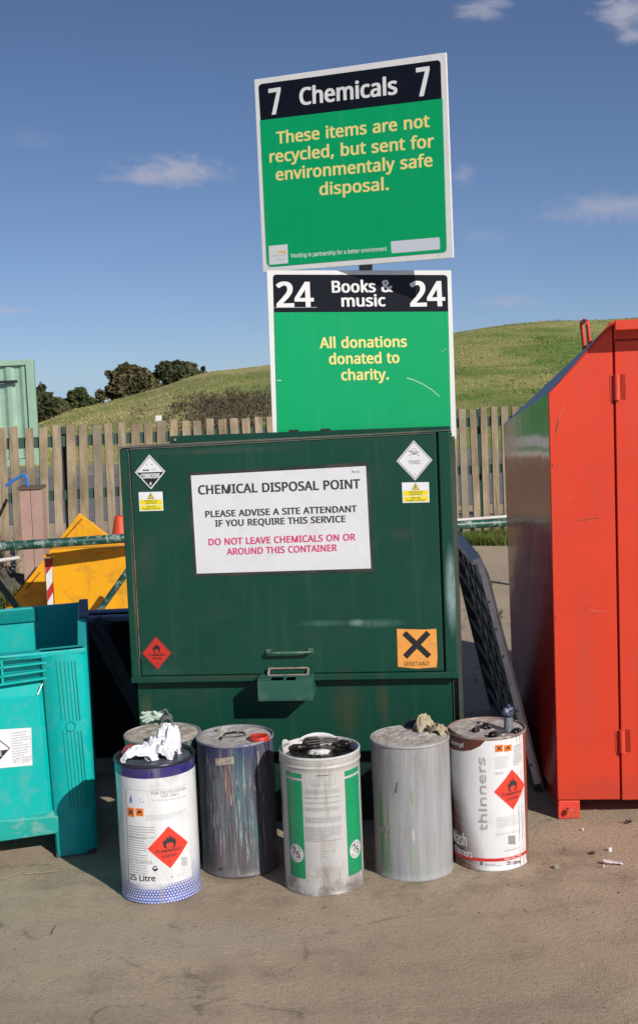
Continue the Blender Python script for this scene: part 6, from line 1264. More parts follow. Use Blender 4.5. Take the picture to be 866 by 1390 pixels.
def wall_oil(t, P, c):      # white tin with greasy smears and a filthy foot
    z = t.add('ShaderNodeSeparateXYZ', {0: P}).outputs[2]; n = t.noise(P, 16, 7, .7, .6); n2 = t.noise(t.scale(P, 26, 26, 5), 1, 6, .7)
    c = t.mix(t.math('MULTIPLY', t.mapr(n2, .5, .7), .8), c, (.25, .21, .175))
    f = t.math('ADD', t.mapr(z, .085, .0), t.math('MULTIPLY', t.math('SUBTRACT', n, .5), 2.4))
    c = t.mix(t.math('MULTIPLY', t.mapr(f, .45, 1.0), t.mapr(z, .12, .05, 0, .85)), c, (.15, .12, .10))
    d = cylpatch(t, P, -.05, .055, .5, .05); f = t.math('MULTIPLY', t.mapr(d, 1.0, .2), t.mapr(n, .36, .58))
    return t.mix(t.math('MULTIPLY', f, .6), c, (.17, .14, .115))
def wall_silver(t, P, c):
    n1 = t.noise(t.scale(P, 60, 60, 2.2), 1, 6, .7, .2); n2 = t.noise(t.scale(P, 18, 18, 4), 1, 6, .7, .4); z = t.add('ShaderNodeSeparateXYZ', {0: P}).outputs[2]
    c = t.mix(t.mapr(n1, .36, .66), (.27, .27, .28), (.37, .37, .37))
    c = t.mix(t.math('MULTIPLY', t.math('MULTIPLY', t.mapr(n2, .5, .66), t.mapr(z, .2, .4, .15, 1)), .7), c, (.24, .19, .15))
    c = t.mix(t.math('MULTIPLY', t.mapr(n2, .42, .3), .35), c, (.52, .52, .53))
    for a_, zc, ar, zr, col, s_ in ((-.95, .16, .10, .16, (.08, .28, .06), .9), (-.72, .15, .06, .15, (.12, .26, .09), .7), (-.80, .06, .16, .08, (.12, .30, .12), .6), (-.06, .27, .028, .04, (.12, .36, .08), .9), (-.0, .05, .05, .10, (.20, .42, .16), .75), (-.03, .15, .045, .028, (.62, .58, .50), .8)):
        d = cylpatch(t, P, a_-.02, zc, ar, zr); c = t.mix(t.math('MULTIPLY', t.math('MULTIPLY', t.mapr(d, 1.0, .5), t.mapr(n1, .3, .5)), s_), c, col)
    return c
def wall_thinner(t, P, c):  # white tin with brown brushed corner on its left
    sp = t.add('ShaderNodeSeparateXYZ', {0: P}); a = t.math('ARCTAN2', sp.outputs[0], t.math('MULTIPLY', sp.outputs[1], -1.0)); z = sp.outputs[2]
    n = t.noise(t.scale(P, 40, 40, 3), 1, 6, .7)
    edge = t.math('ADD', a, t.math('MULTIPLY', t.math('SUBTRACT', z, .10), 2.6))
    f = t.math('MULTIPLY', t.mapr(edge, -.35, -.95), t.mapr(z, .29, .20)); f = t.math('MULTIPLY', f, t.mapr(n, .2, .5, .75, 1.0))
    ln = t.math('GREATER_THAN', t.math('FRACT', t.math('ADD', t.math('MULTIPLY', z, 26), t.math('MULTIPLY', a, .8))), .93)
    brown = t.mix(t.math('MULTIPLY', ln, .4), (.10, .030, .018), (.5, .42, .38))
    c = t.mix(f, c, brown)
    c = t.mix(t.mapr(a, 1.02, 1.06), c, (.22, .065, .04))
    for a_, s_ in ((.74, .9), (.86, .8), (.93, .6), (.55, .35)):
        w_ = t.math('ADD', a_, t.math('MULTIPLY', t.math('SUBTRACT', t.noise(t.scale(P, 0, 0, 14), 1, 3, .6), .5), .05))
        g = t.mapr(t.math('ABSOLUTE', t.math('SUBTRACT', a, w_)), .018, .005)
        c = t.mix(t.math('MULTIPLY', t.math('MULTIPLY', g, t.mapr(t.noise(t.scale(P, 3, 3, 20), 1, 5, .7), .42, .55)), s_), c, (.045, .03, .025))
    n2 = t.noise(P, 12, 6, .7); return t.mix(t.math('MULTIPLY', t.mapr(n2, .52, .72), .3), c, (.45, .40, .35))
def wall_teal(t, P, c):
    n = t.noise(t.scale(P, 30, 30, 4), 1, 6, .7); c = t.mix(t.mapr(n, .45, .65), (.05, .12, .12), (.26, .27, .25)); return c

M_tin = mat('bare_tin', (.38, .37, .35), .35, metal=.7, var=.25, vscale=18, dirt=((.12, .09, .07), .7, 16))
def crust_c(t, P, c):
    n = t.noise(P, 22, 8, .75, .8); n2 = t.noise(P, 90, 5, .7)
    c = t.mix(t.mapr(n, .42, .6), (.50, .46, .42), (.34, .30, .26)); c = t.mix(t.math('MULTIPLY', t.mapr(n2, .55, .7), .6), c, (.13, .11, .09)); return t.mix(t.math('MULTIPLY', t.mapr(n, .40, .3), .6), c, (.62, .60, .57))
M_crust = mat('dried_paint_crust', (.3, .27, .24), .85, var=0, custom=crust_c, bump=.7, bscale=60)
def crust2(t, P, c):
    n = t.noise(P, 26, 8, .75, .8); c = t.mix(t.mapr(n, .44, .62), (.46, .41, .35), (.25, .20, .15)); return t.mix(t.math('MULTIPLY', t.mapr(n, .60, .68), .8), c, (.08, .065, .05))
M_crust2 = mat('dried_brown_crust', (.3, .27, .24), .85, var=0, custom=crust2, bump=.6, bscale=60)
M_greasy = mat('black_grease', (.014, .012, .011), .25, var=.4, vscale=20, dirt=((.10, .085, .07), .6, 20))
M_bluelid = mat('blue_grey_lid', (.10, .125, .17), .45, var=.25, vscale=12, dirt=((.05, .045, .06), .6, 12))
M_white2 = mat('greasy_white_tin', (.60, .58, .55), .5, var=.12, vscale=16, dirt=((.25, .2, .16), .5, 18))

def drum(px, yb, wallm, label, topm, rimm, recess=.010, rough_top=.0, seed=0, lipz=0, hoop=False, pos=None, rough_wall=False):
    c = pos if pos is not None else drum_pos(px, yb)
    root = thing('paint_drum', (c.x, c.y, 0), label, 'drum', 'metal drums lined up in front of the green cabinet')
    prof = [(RD-.004, .0), (RD+.0015, .0), (RD+.0025, .003), (RD+.0015, .008), (RD-.0005, .011)]
    n_ = 26
    z_end = HD-.036 if hoop else HD-.010
    prof += [(RD-.0005, .011+(z_end-.011)*k/n_) for k in range(1, n_+1)]
    if hoop: prof += [(RD+.0022, HD-.034), (RD+.0028, HD-.030), (RD+.0004, HD-.027), (RD+.0004, HD-.024), (RD+.0018, HD-.022), (RD+.0018, HD-.006)]
    prof += [(RD-.0005, HD-.009)] if not hoop else []
    MB().lathe((c.x, c.y, 0), prof, wallm, 72, dent=.014 if rough_wall else .0015, seed=seed).build('drum_wall', root)
    zt = HD
    MB().lathe((c.x, c.y, 0), [(RD-.001, HD-.0095), (RD+.0022, HD-.008), (RD+.0028, HD-.004), (RD+.002, zt), (RD-.001, zt+.0008), (RD-.0035, zt-.001), (RD-.0045, zt-recess)], rimm, 72).build('rim', root)
    # top plate as a displaced disc
    q = MB(); vs = [(c.x, c.y, zt-recess)]; rings = 14; seg = 48; f = []
    for j in range(1, rings+1):
        r_ = (RD-.004)*j/rings
        for k in range(seg):
            a = 2*math.pi*k/seg; x, y = r_*math.cos(a), r_*math.sin(a)
            hgt = rough_top*(noise.noise(Vector((x*28+seed, y*28, 0)))+.5*noise.noise(Vector((x*80, y*80, seed))))*(1 if j < rings else 0)
            vs.append((c.x+x, c.y+y, zt-recess+hgt+(.5*abs(rough_top) if j < rings else 0)))
    for k in range(seg): f.append((0, 1+k, 1+(k+1) % seg))
    for j in range(rings-1):
        for k in range(seg): a = 1+j*seg+k; b = 1+j*seg+(k+1) % seg; f.append((a, a+seg, b+seg, b))
    q.add(vs, f, topm, True); q.build('lid', root)
    return root, Cyl((c.x, c.y, 0), RD+(.0018 if rough_wall else .0001)), c

TW = (.74, .745, .75)
# ---- drum A : blue collar
M_dA = mat('white_blue_tin', TW, .22, var=.03, coat=.5, custom=wall_blue)
rA, sA_, cA = drum(221, 1226.5, M_dA, 'white drum with blue collar and blue patterned foot, 25 Litre, nearest on the left', M_bluelid, mat('dark_rim', (.06, .055, .07), .3, metal=.5, var=.3), .014, .0, 1)
d = Decal(sA_, .0004); uv = sA_.uv
M_print = mat('print_white', (.76, .765, .77), .25, var=.03, coat=.4, dirt=((.50, .52, .48), .5, 9), streak=((.45, .43, .38), .3, 26))
M_fred = mat('flammable_red_print', (.78, .055, .03), .35, var=.04)
M_oran = mat('hazard_orange_print', (.85, .20, .02), .4, var=0)
M_bl = mat('print_blue', (.08, .14, .45), .4, var=0)
L0 = uv(171.5, 1070.6); L1 = uv(255.5, 1063.5); BL_ = uv(176.5, 1198); BR_ = uv(261, 1189.5)
d.rrect([BL_, BR_, L1, L0], .004, M_ink, 0)
k_ = .0005
d.rrect([(BL_[0]+k_, BL_[1]+k_), (BR_[0]-k_, BR_[1]+k_), (L1[0]-k_, L1[1]-k_), (L0[0]+k_, L0[1]-k_)], .004, M_print, 1)
dk = mat('print_black', (.025, .025, .03), .5, var=0)
d.textpx('FOR PROFESSIONAL', (206, 1079), (253, 1071), 4.2, dk, .0, 2)
d.textpx('USE ONLY', (219, 1082.5), (243, 1079.5), 3.8, dk, .0, 2)
d.textpx('For cleaning equipment only', (206, 1087.5), (253, 1081), 2.6, M_gry, 0, 2)
for x0, x1 in ((173.5, 183.5), (187, 201)):
    a = uv(x0, 1093); b = uv(x1, 1077)
    for e in (0, 1): d.rect(a[0]+e*(b[0]-a[0]), a[1], a[0]+e*(b[0]-a[0])+.0005, b[1], M_gry2, 2); d.rect(a[0], a[1]+e*(b[1]-a[1]), b[0], a[1]+e*(b[1]-a[1])+.0005, M_gry2, 2)
a = uv(178.5, 1085); d.ring(a[0], a[1]+.011, .0026, 0, M_bl, 3, 10); d.poly([(a[0]-.005, a[1]+.004), (a[0]-.001, a[1]+.008), (a[0]+.003, a[1]+.006), (a[0]+.004, a[1]-.012), (a[0]+.001, a[1]-.012), (a[0], a[1]-.002), (a[0]-.003, a[1]-.012), (a[0]-.006, a[1]-.012)], M_bl, 3)
a = uv(193, 1087); d.rect(a[0]-.006, a[1]-.006, a[0]+.006, a[1]-.005, M_bl, 3); d.rect(a[0]-.006, a[1]-.006, a[0]-.005, a[1]+.006, M_bl, 3); d.rect(a[0]+.005, a[1]-.006, a[0]+.006, a[1]+.002, M_bl, 3); d.poly([(a[0]-.006, a[1]+.006), (a[0]-.001, a[1]+.004), (a[0]-.001, a[1]+.0055)], M_bl, 3)
def haz(d, uv, x0, y0, x1, y1, kind, lv=2):
    a = uv(x0, y0); b = uv(x1, y1); d.rect(a[0], a[1], b[0], b[1], M_oran, lv); cu, cv = (a[0]+b[0])/2, (a[1]+b[1])/2; w_ = b[0]-a[0]; h_ = b[1]-a[1]
    if kind == 'x': cross(d, cu, cv, w_*.40, w_*.085, dk, lv+1)
    else: flame(d, cu, cv, w_*.62, h_*.72, dk, M_oran, lv+1)
haz(d, uv, 174, 1107.5, 182.5, 1097, 'x'); haz(d, uv, 185, 1107.5, 195, 1097.5, 'f')
def fine(d, uv, x0, y0, x1, y1, n, m=M_gry, seed=1, fill=.4):
    a = uv(x0, y1); b = uv(x1, y0); d.lines(a[0], a[1], b[0], b[1], n, m, 2, fill, seed)
fine(d, uv, 198, 1097, 253, 1114, 6, M_gry, 2, .3); fine(d, uv, 176, 1121, 210, 1136, 5, M_gry, 3, .34); fine(d, uv, 177, 1137, 199, 1166, 10, M_gry, 13, .34); fine(d, uv, 246, 1116, 254, 1119, 1, M_gry, 4)
fine(d, uv, 178, 1174, 200, 1184, 4, M_gry, 5, .35); fine(d, uv, 240, 1184, 256, 1188, 2, M_gry, 6, .35)
c0 = uv(230, 1150); w_ = abs(uv(257, 1148)[0]-uv(203, 1153)[0])/2; h_ = (uv(231, 1122)[1]-uv(232, 1179.5)[1])/2
diamond(d, c0[0], c0[1], w_, h_, M_fred, 2); flame(d, c0[0]+.002, c0[1]+h_*.27, w_*.72, h_*.62, dk, M_fred, 3)
d.text('FLAMMABLE', (c0[0]-w_*.60, c0[1]-h_*.22), (c0[0]+w_*.60, c0[1]-h_*.22), h_*.15, dk, .02, 4); d.text('LIQUID', (c0[0]-w_*.34, c0[1]-h_*.46), (c0[0]+w_*.34, c0[1]-h_*.46), h_*.15, dk, .02, 4); d.text('3', (c0[0]-.002, c0[1]-h_*.72), (c0[0]+.002, c0[1]-h_*.72), h_*.14, dk, .02, 4)
d.textpx('CC GUN925', (177, 1170), (207, 1173), 4.0, dk, .0, 2)
d.textpx('25 Litre', (177.5, 1193), (211.5, 1195.8), 7.8, dk, .022, 2)
a = uv(211, 1179); d.ring(a[0], a[1], .0085, 0, dk, 2, 14); d.ring(a[0]-.001, a[1]+.002, .0035, 0, M_print, 3, 10); d.poly([(a[0]-.001, a[1]+.002), (a[0]+.009, a[1]+.001), (a[0]+.008, a[1]+.006)], M_print, 3)
for k in range(9): a = uv(247+k*.9, 1175); b = uv(247+k*.9, 1163); d.rect(a[0], a[1], a[0]+(.0011 if k % 3 else .0018), b[1], M_gry, 2)
a = uv(234, 1190); cross(d, a[0], a[1], .004, .0006, dk, 2)
d.build('printed_label', rA)

# ---- drum B : streaky blue drum with red cap
M_dB = mat('streaky_tin', (.1, .1, .14), .42, var=.1, custom=wall_streaky, bump=.25, bscale=120)
rB, sB, cB = drum(328, 1192, M_dB, 'dark blue grey drum streaked with old paint runs and closed by a red cap', M_crust, mat('painted_rim', (.34, .33, .36), .5, var=.3, vscale=20, dirt=((.04, .05, .2), .6, 16)), .007, .003, 2, rough_wall=True)
def T(px, py, z=HD): return G(px, py, z)
M_redcap = mat('red_plastic_cap', (.60, .035, .018), .4, var=.08, dirt=((.3, .1, .07), .4, 30))
pc = T(352, 1000.5, HD+.004)
MB().lathe((pc.x, pc.y, HD-.006), [(.031, 0), (.032, .003), (.032, .011), (.030, .015), (.026, .016), (.024, .0135), (.0, .0135)], M_redcap, 32).build('cap', rB)
q = MB(); pts = [T(300, 1003, HD), T(306, 996, HD+.012), T(318, 994, HD+.018), T(330, 994.5, HD+.014), T(333, 997, HD)]; q.tube(pts, .0035, M_greasy, 8); q.build('handle', rB)
def crumple(c, sc, seed, m, amp=.35, freq=2.2, sub=4, flat=0.0):
    import bmesh
    bm = bmesh.new(); bmesh.ops.create_icosphere(bm, subdivisions=sub, radius=1); me_v = []
    for v in bm.verts:
        p = v.co.copy(); o = Vector((seed*3.1, seed, 0))
        pp_ = Vector((p.x*1.1, p.y*.8, p.z*.55)); n1 = 1-abs(noise.noise(pp_*freq+o))*2.8; n2 = 1-abs(noise.noise(pp_*freq*2.1+o+Vector((9, 0, 0))))*2.4
        k = 1+amp*1.15*(n1-.4)+amp*.35*(n2-.4); p *= k
        p = Vector((p.x*sc[0], p.y*sc[1], max(p.z, -.75)*sc[2])); me_v.append(p+Vector(c))
    fs_ = [[v.index for v in f.verts] for f in bm.faces]; bm.free(); return me_v, fs_
def cloth(c, ax, ay, h, seed, rot=0.0, n=56, curl=.45):
    vs, f = [], []; ca, sa = math.cos(rot), math.sin(rot)
    for j in range(n+1):
        for i in range(n+1):
            s = i/n*2-1; u = j/n*2-1; q = Vector((s*1.2+seed*5.3, u*1.2, seed*1.7))
            w1 = noise.noise_vector(q); r = min(1.0, math.hypot(s, u)/1.18); env = (1-r*r)**.55
            k1 = max(0.0, 1-2.0*abs(noise.noise(Vector((s*1.5+seed, u*1.5+.5*w1.x, seed))))); k2 = max(0.0, 1-2.6*abs(noise.noise(Vector((s*2.6+.6*w1.y+seed, u*2.9, seed+4))))); k3 = max(0.0, 1-3*abs(noise.noise(q*4.2)))
            x = ax*(s+curl*.6*w1.x+.12*(k2-.5)); y = ay*(u+curl*.6*w1.y+.12*(k1-.5)); z = h*env*(.52+.30*k1+.16*k2+.06*k3)
            vs.append(Vector(c)+Vector((x*ca-y*sa, x*sa+y*ca, z)))
    for j in range(n):
        for i in range(n): a = j*(n+1)+i; f.append((a, a+1, a+n+2, a+n+1))
    return vs, f
def rag(name, parts, label, cat, base):
    q = MB()
    for (c, sc, seed, m, amp, fr_) in parts: v, f = crumple(c, sc, seed, m, amp, fr_); q.add(v, f, m, True)
    o = q.build(name, base=base); tag(o, label, cat); return o
# small rag crust by drum B handle
q = MB(); v, f = crumple(T(301, 991, HD), (.014, .010, .010), 4, M_crust, .5, 2.4, 3); q.add(v, f, M_crust); q.build('dried_lump', rB)
rr = random.Random(8); M_pstreak = mat('tan_paint_run', (.40, .30, .22), .6, var=.3, vscale=40); M_pkrun = mat('pink_paint_run', (.34, .24, .25), .6, var=.3, vscale=40); M_plrun = mat('pale_paint_run', (.45, .45, .46), .6, var=.3, vscale=40)
M_tape = mat('old_tape', (.42, .36, .31), .7, var=.35, vscale=60)
for pts, w0, m in (([(312, 1040), (315, 1065), (318.5, 1095), (321, 1120), (322, 1142)], .8, M_pstreak), ([(329, 1062), (331, 1090), (334, 1120), (337, 1140)], .8, M_pkrun), ([(341, 1085), (343, 1115), (345, 1150)], .5, M_plrun), ([(302, 1043), (303.5, 1100)], .4, M_plrun), ([(358, 1012), (359, 1030)], .9, M_pkrun), ([(350, 1020), (352, 1060), (353, 1075)], .6, M_plrun), ([(290, 1060), (293, 1120), (295, 1150)], .5, M_pkrun)):
    d = Decal(sB, .0005); n_ = 14; L = len(pts)-1
    fine_ = []
    for k in range(n_+1):
        s_ = k/n_*L; i0 = min(int(s_), L-1); a, b = pts[i0], pts[i0+1]; fine_.append((a[0]+(b[0]-a[0])*(s_-i0)+rr.uniform(-.25, .25), a[1]+(b[1]-a[1])*(s_-i0), w0*(.55+.6*rr.random())*(1-.5*k/n_)))
    for a, b in zip(fine_, fine_[1:]): d.quadpx([(a[0]-a[2], a[1]), (b[0]-b[2], b[1]), (b[0]+b[2], b[1]), (a[0]+a[2], a[1])], m, 0)
    d.build('paint_run', rB)
d = Decal(sB, .0005)
d.quadpx([(293, 1039.5), (318, 1036.5), (317.5, 1026.5), (292.5, 1029.5)], M_tape, 0); d.build('tape_scrap', rB)
d = Decal(sB, .0005); d.textpx('30', (297, 1181), (303, 1181.5), 3.5, M_ink, .0, 1); d.build('stamped_number', rB)

# ---- drum C : oil drum, green stripes
M_dC = mat('oily_white_tin', (.52, .505, .48), .38, var=.08, custom=wall_oil, coat=.2)
rC, sC, cC = drum(442, 1217.5, M_dC, 'white oil drum with two green stripes and round 75 badges, its lid torn open', M_greasy, M_white2, .030, .004, 3, hoop=True)
d = Decal(sC, .0004); uv = sC.uv
M_pg = mat('print_green', (.004, .28, .11), .35, var=.08, dirt=((.06, .14, .07), .4, 14)); M_pgd = M_pg
M_pw = mat('print_offwhite', (.60, .59, .57), .4, var=.1)
for (xl0, xr0, xl1, xr1, yt, ybm) in ((388.5, 409, 392, 413, 1047, 1189), (467.5, 486, 471, 489.5, 1047, 1187)):
    a = uv(xl0, yt); b = uv(xr0, yt+2)
    q0 = uv((xl0+xr0)/2, yt)[0]; hw_ = abs(b[0]-a[0])/2; ut = (a[0]+b[0])/2
    vt_ = uv((xl0+xr0)/2, 1049 if xl0 < 400 else 1044)[1]; vb_ = uv((xl1+xr1)/2, 1190 if xl0 < 400 else 1187)[1]
    v2 = uv((xl0+xr0)/2, 1055 if xl0 < 400 else 1051)[1]; v3 = uv((xl0+xr0)/2, 1058.5 if xl0 < 400 else 1054.5)[1]
    d.rect(ut-hw_, v2, ut+hw_, vt_, M_pg); d.rect(ut-hw_, vb_, ut+hw_, v3, M_pg)
    vc = uv((xl1+xr1)/2, 1158 if xl0 < 400 else 1153.5)[1]; rr_ = .0285
    d.ring(ut, vc, rr_, 0, M_pw, 1, 28); d.text('7', (ut-.013, vc-.004), (ut-.001, vc-.004), .020, dk, .03, 2); d.text('5', (ut+.001, vc-.013), (ut+.014, vc-.013), .020, dk, .03, 2)
    d.arc_text('ROCK OIL', (ut, vc), .0190, 160, 20, .0100, dk); d.arc_text('OILS LTD', (ut, vc), .0185, 205, 335, .0085, dk, flip=True)
# neighbouring stripes just turning out of sight
for (u_, ) in ((sC.uv(384, 1090)[0],), (sC.uv(489.8, 1085)[0],)):
    s_ = -1 if u_ < 0 else 1; uu = u_+s_*.018
    d.rect(uu-.016, .285, uu+.016, .300, M_pg); d.text('ROCK', (uu-.016, .262), (uu+.016, .262), .018, dk, .04); d.rect(uu-.016, .232, uu+.016, .252, M_pg)
a = uv(421, 1066); b = uv(455, 1051)
for e in (0, 1): d.rect(a[0]+e*(b[0]-a[0]), a[1], a[0]+e*(b[0]-a[0])+.0006, b[1], M_gry, 1); d.rect(a[0], a[1]+e*(b[1]-a[1]), b[0], a[1]+e*(b[1]-a[1])+.0006, M_gry, 1)
fine(d, uv, 430, 1051.5, 446, 1054, 1, dk, 5, .6); fine(d, uv, 424, 1056, 453, 1065, 4, M_gry2, 6)
fine(d, uv, 415, 1069, 461, 1078, 3, M_gry, 7); fine(d, uv, 415, 1079, 461, 1084, 2, M_gry, 8); fine(d, uv, 415, 1086, 461, 1091, 2, M_gry, 9); fine(d, uv, 415, 1093, 461, 1101, 3, M_gry, 10)
fine(d, uv, 415, 1106, 463, 1117, 4, M_gry, 11); fine(d, uv, 415, 1119, 463, 1142, 8, M_gry, 12); fine(d, uv, 415, 1145, 464, 1176, 10, M_gry2, 13)
d.build('printed_label', rC)
# torn lid flaps and cap
M_flap = mat('white_flap', (.70, .69, .66), .45, var=.08, dirt=((.3, .26, .22), .3, 20))
def shell_arc(c, r0, a0, a1, z0, z1, lean, m, name, parent, n=14, jag=0.0):
    q = MB(); vs = []; th = .0016
    for k in range(n+1):
        a = R(a0+(a1-a0)*k/n); e = math.sin(math.pi*k/n)**.5 if 0 < k < n else .05
        zz = z0+(z1-z0)*e+jag*noise.noise(Vector((k*.9, 0, 0)))
        for (r_, z) in ((r0, z0), (r0-th, z0), (r0-th+lean*e, zz), (r0+lean*e, zz)): vs.append((c.x+r_*math.sin(a), c.y-r_*math.cos(a), z))
    f = []
    for k in range(n):
        for e in range(4): f.append((k*4+e, k*4+(e+1) % 4, k*4+4+(e+1) % 4, k*4+4+e))
    q.add(vs, f, m, True); q.build(name, parent)
shell_arc(cC, RD-.004, -128, -62, HD-.008, HD+.022, -.006, M_flap, 'lid_flap', rC)
shell_arc(cC, RD-.004, 150, 215, HD-.008, HD+.014, -.004, M_flap, 'lid_flap', rC)
p_ = T(424, 1006, HD-.01); MB().lathe((p_.x, p_.y, HD-.034), [(.024, 0), (.0245, .030), (.021, .036), (.0, .036)], mat('brown_black_cap', (.05, .042, .038), .4, var=.3), 24).build('cap', rC)
for dy in (0, 3.2): 
    a_, b_ = T(417, 1007+dy, HD+.004), T(459, 1002.5+dy, HD+.004); MB().tube([a_, b_], .0035, M_greasy, 8).build('handle', rC)
v, f = crumple(T(433, 1021, HD-.016), (.032, .016, .010), 6, M_flap, .25, 1.6, 3); MB().add(v, f, M_flap, True).build('grease_lump', rC); v, f = crumple(T(464, 1010, HD-.016), (.030, .014, .012), 9, M_flap, .3, 1.6, 3); MB().add(v, f, M_greasy, True).build('grease_lump', rC); v, f = crumple(T(405, 1014, HD-.018), (.03, .012, .010), 12, M_flap, .3, 1.6, 3); MB().add(v, f, M_greasy, True).build('grease_lump', rC)

# ---- drum D : plain silver
M_dD = mat('silver_streaky_tin', (.36, .36, .37), .62, metal=.0, spec=.3, var=.05, custom=wall_silver, bump=.15, bscale=90)
rD, sD, cD = drum(563, 1197.5, M_dD, 'plain silver grey drum with faint green runs, its top caked in dried paint', M_crust, mat('grey_rim', (.42, .41, .40), .5, var=.2, vscale=20), .003, .006, 4, rough_wall=True)
d = Decal(sD, .0004)
for x in (515.5, 518.5, 523, 525.5, 529): d.quadpx([(x, 1129), (x+1.8, 1129.3), (x+1.8, 1121.5), (x, 1121)], mat('pale_tape', (.55, .54, .52), .6, var=.3, vscale=60))
d.quadpx([(536.6, 1076), (538.4, 1076), (540.2, 1062), (539.2, 1062)], mat('dark_scuff', (.18, .17, .17), .6)); d.build('paint_marks', rD)

# ---- drum E : brown and white thinners
M_dE = mat('thinners_tin', (.74, .735, .735), .3, var=.04, custom=wall_thinner, coat=.3)
rE, sE, cE = drum(666, 1183, M_dE, 'white and brown thinners drum with red flammable diamond, rightmost of the drums', M_crust, mat('brown_rim', (.30, .20, .17), .45, var=.3, vscale=16, dirt=((.5, .45, .42), .6, 16)), .006, .002, 5)
d = Decal(sE, .0004); uv = sE.uv
M_br = mat('print_brown', (.125, .036, .022), .4, var=.1); M_fad = mat('faded_print', (.50, .48, .42), .5, var=.2, vscale=30)
d.poly([uv(*p) for p in ((608.2, 986), (609, 1012), (616, 1017.5), (628, 1019.5), (640, 1018), (651, 1013), (657, 1007), (659, 1002.5), (640, 1001.5), (622, 996.5), (612, 990))], M_br)
d.textpx('Sinnyl', (611.5, 1008), (628.5, 1014.5), 5.5, M_white, .02, 1)
# big faded word running up the tin
a = uv(661, 1128); b = uv(659.5, 1028)
u1_, v0_, v1_ = uv(660, 1080)[0], a[1], b[1]
vs2, fs2 = text2d('thinners', .05); xa = min(v[0] for v in vs2); xb = max(v[0] for v in vs2)
for f_ in fs2: d._emit([(u1_-vs2[i][1]/.73*.030, v0_+(vs2[i][0]-xa)/(xb-xa)*(v1_-v0_)) for i in f_], M_fad, d.lift+.0004)
d.textpx('Wash', (615, 1140.5), (633.5, 1149), 16, M_white, .03, 1)
d.textpx('& Thinners', (614.5, 1151.5), (641, 1164), 8.5, M_white, .03, 1)
haz(d, uv, 672, 1021, 682, 1010.5, 'x'); haz(d, uv, 684, 1020.5, 693.5, 1010, 'f')
c0 = uv(690.5, 1072.5); w_ = abs(uv(711, 1068)[0]-uv(670, 1075)[0])/2; h_ = (uv(695, 1045)[1]-uv(696, 1099.5)[1])/2; c0 = (uv(695, 1070)[0], c0[1])
diamond(d, c0[0], c0[1], w_, h_, M_fred, 1); flame(d, c0[0]+.001, c0[1]+h_*.25, w_*.66, h_*.66, dk, M_fred, 2)
d.text('FLAMMABLE', (c0[0]-w_*.62, c0[1]-h_*.26), (c0[0]+w_*.62, c0[1]-h_*.26), h_*.15, dk, .02, 3); d.text('LIQUID', (c0[0]-w_*.36, c0[1]-h_*.50), (c0[0]+w_*.36, c0[1]-h_*.50), h_*.15, dk, .02, 3); d.text('3', (c0[0]-.002, c0[1]-h_*.80), (c0[0]+.002, c0[1]-h_*.80), h_*.14, dk, .02, 3)
fine(d, uv, 672, 1025, 690, 1044, 7, M_gry2, 21); fine(d, uv, 697, 1008, 707, 1040, 11, M_gry, 22); fine(d, uv, 672, 1047, 684, 1052, 2, M_gry, 23)
fine(d, uv, 674, 1102, 707, 1124, 8, M_gry2, 24); fine(d, uv, 674, 1126, 702, 1134, 3, M_gry2, 25); fine(d, uv, 684, 1151, 705, 1154, 1, M_gry, 26)
for k in range(10): a = uv(690+k*.95, 1146); b = uv(690+k*.95, 1134); d.rect(a[0], a[1], a[0]+(.0011 if k % 3 else .0019), b[1], M_gry, 2)
v_r = uv(665, 1167)[1]; u_l = uv(617, 1152)[0]; u_r = uv(714.5, 1150)[0]; hh_ = .0062
d.rect(u_l, v_r-hh_, u_r, v_r+hh_*.6, mat('print_red', (.62, .035, .03), .4, var=.08), 1)
d.text('Item No. 1901', (uv(684, 1162)[0], v_r-hh_*.5), (uv(707, 1160)[0], v_r-hh_*.5), .005, M_white, .02, 2)
d.textpx('25 Litres', (687.5, 1174), (706.5, 1171), 4.6, M_br, .02, 1)
d.textpx('X', (651.5, 1174), (655.5, 1174.2), 4.5, dk, .03, 1); fine(d, uv, 658, 1171, 682, 1176, 2, M_gry, 27)
d.build('printed_label', rE)
# spout collar and debris on drum E
p_ = T(679, 994, HD); MB().lathe((p_.x, p_.y, HD-.006), [(.027, 0), (.027, .007), (.024, .009), (.020, .006), (.0, .005)], mat('dirty_tin', (.22, .20, .18), .4, metal=.4, var=.3), 24).build('cap', rE)
for (px_, py_, s_, sd) in ((645, 991, .011, 1), (661, 986, .014, 2), (653, 984, .009, 3), (669, 998, .014, 4), (702, 992, .013, 5)): v, f = crumple(T(px_, py_, HD+.002), (s_, s_*.8, s_*.7), sd, M_greasy, .5, 2.0, 3); MB().add(v, f, M_greasy if sd != 3 else M_crust, True).build('dried_lump', rE)

# ---- drum F : behind drum A
p_ = G(220.5, 994.5, HD); cF = Vector((p_.x, p_.y, 0))
M_dF = mat('teal_grey_tin', (.1, .16, .16), .45, var=.1, custom=wall_teal, bump=.2, bscale=80)
rF, sF, cF = drum(0, 0, M_dF, 'teal grey drum with brown crusted top, standing behind the blue collared drum', M_crust2, mat('crusted_rim', (.40, .37, .33), .7, var=.3, vscale=18, dirt=((.12, .10, .08), .7, 16)), .004, .007, 6, pos=cF, rough_wall=True)

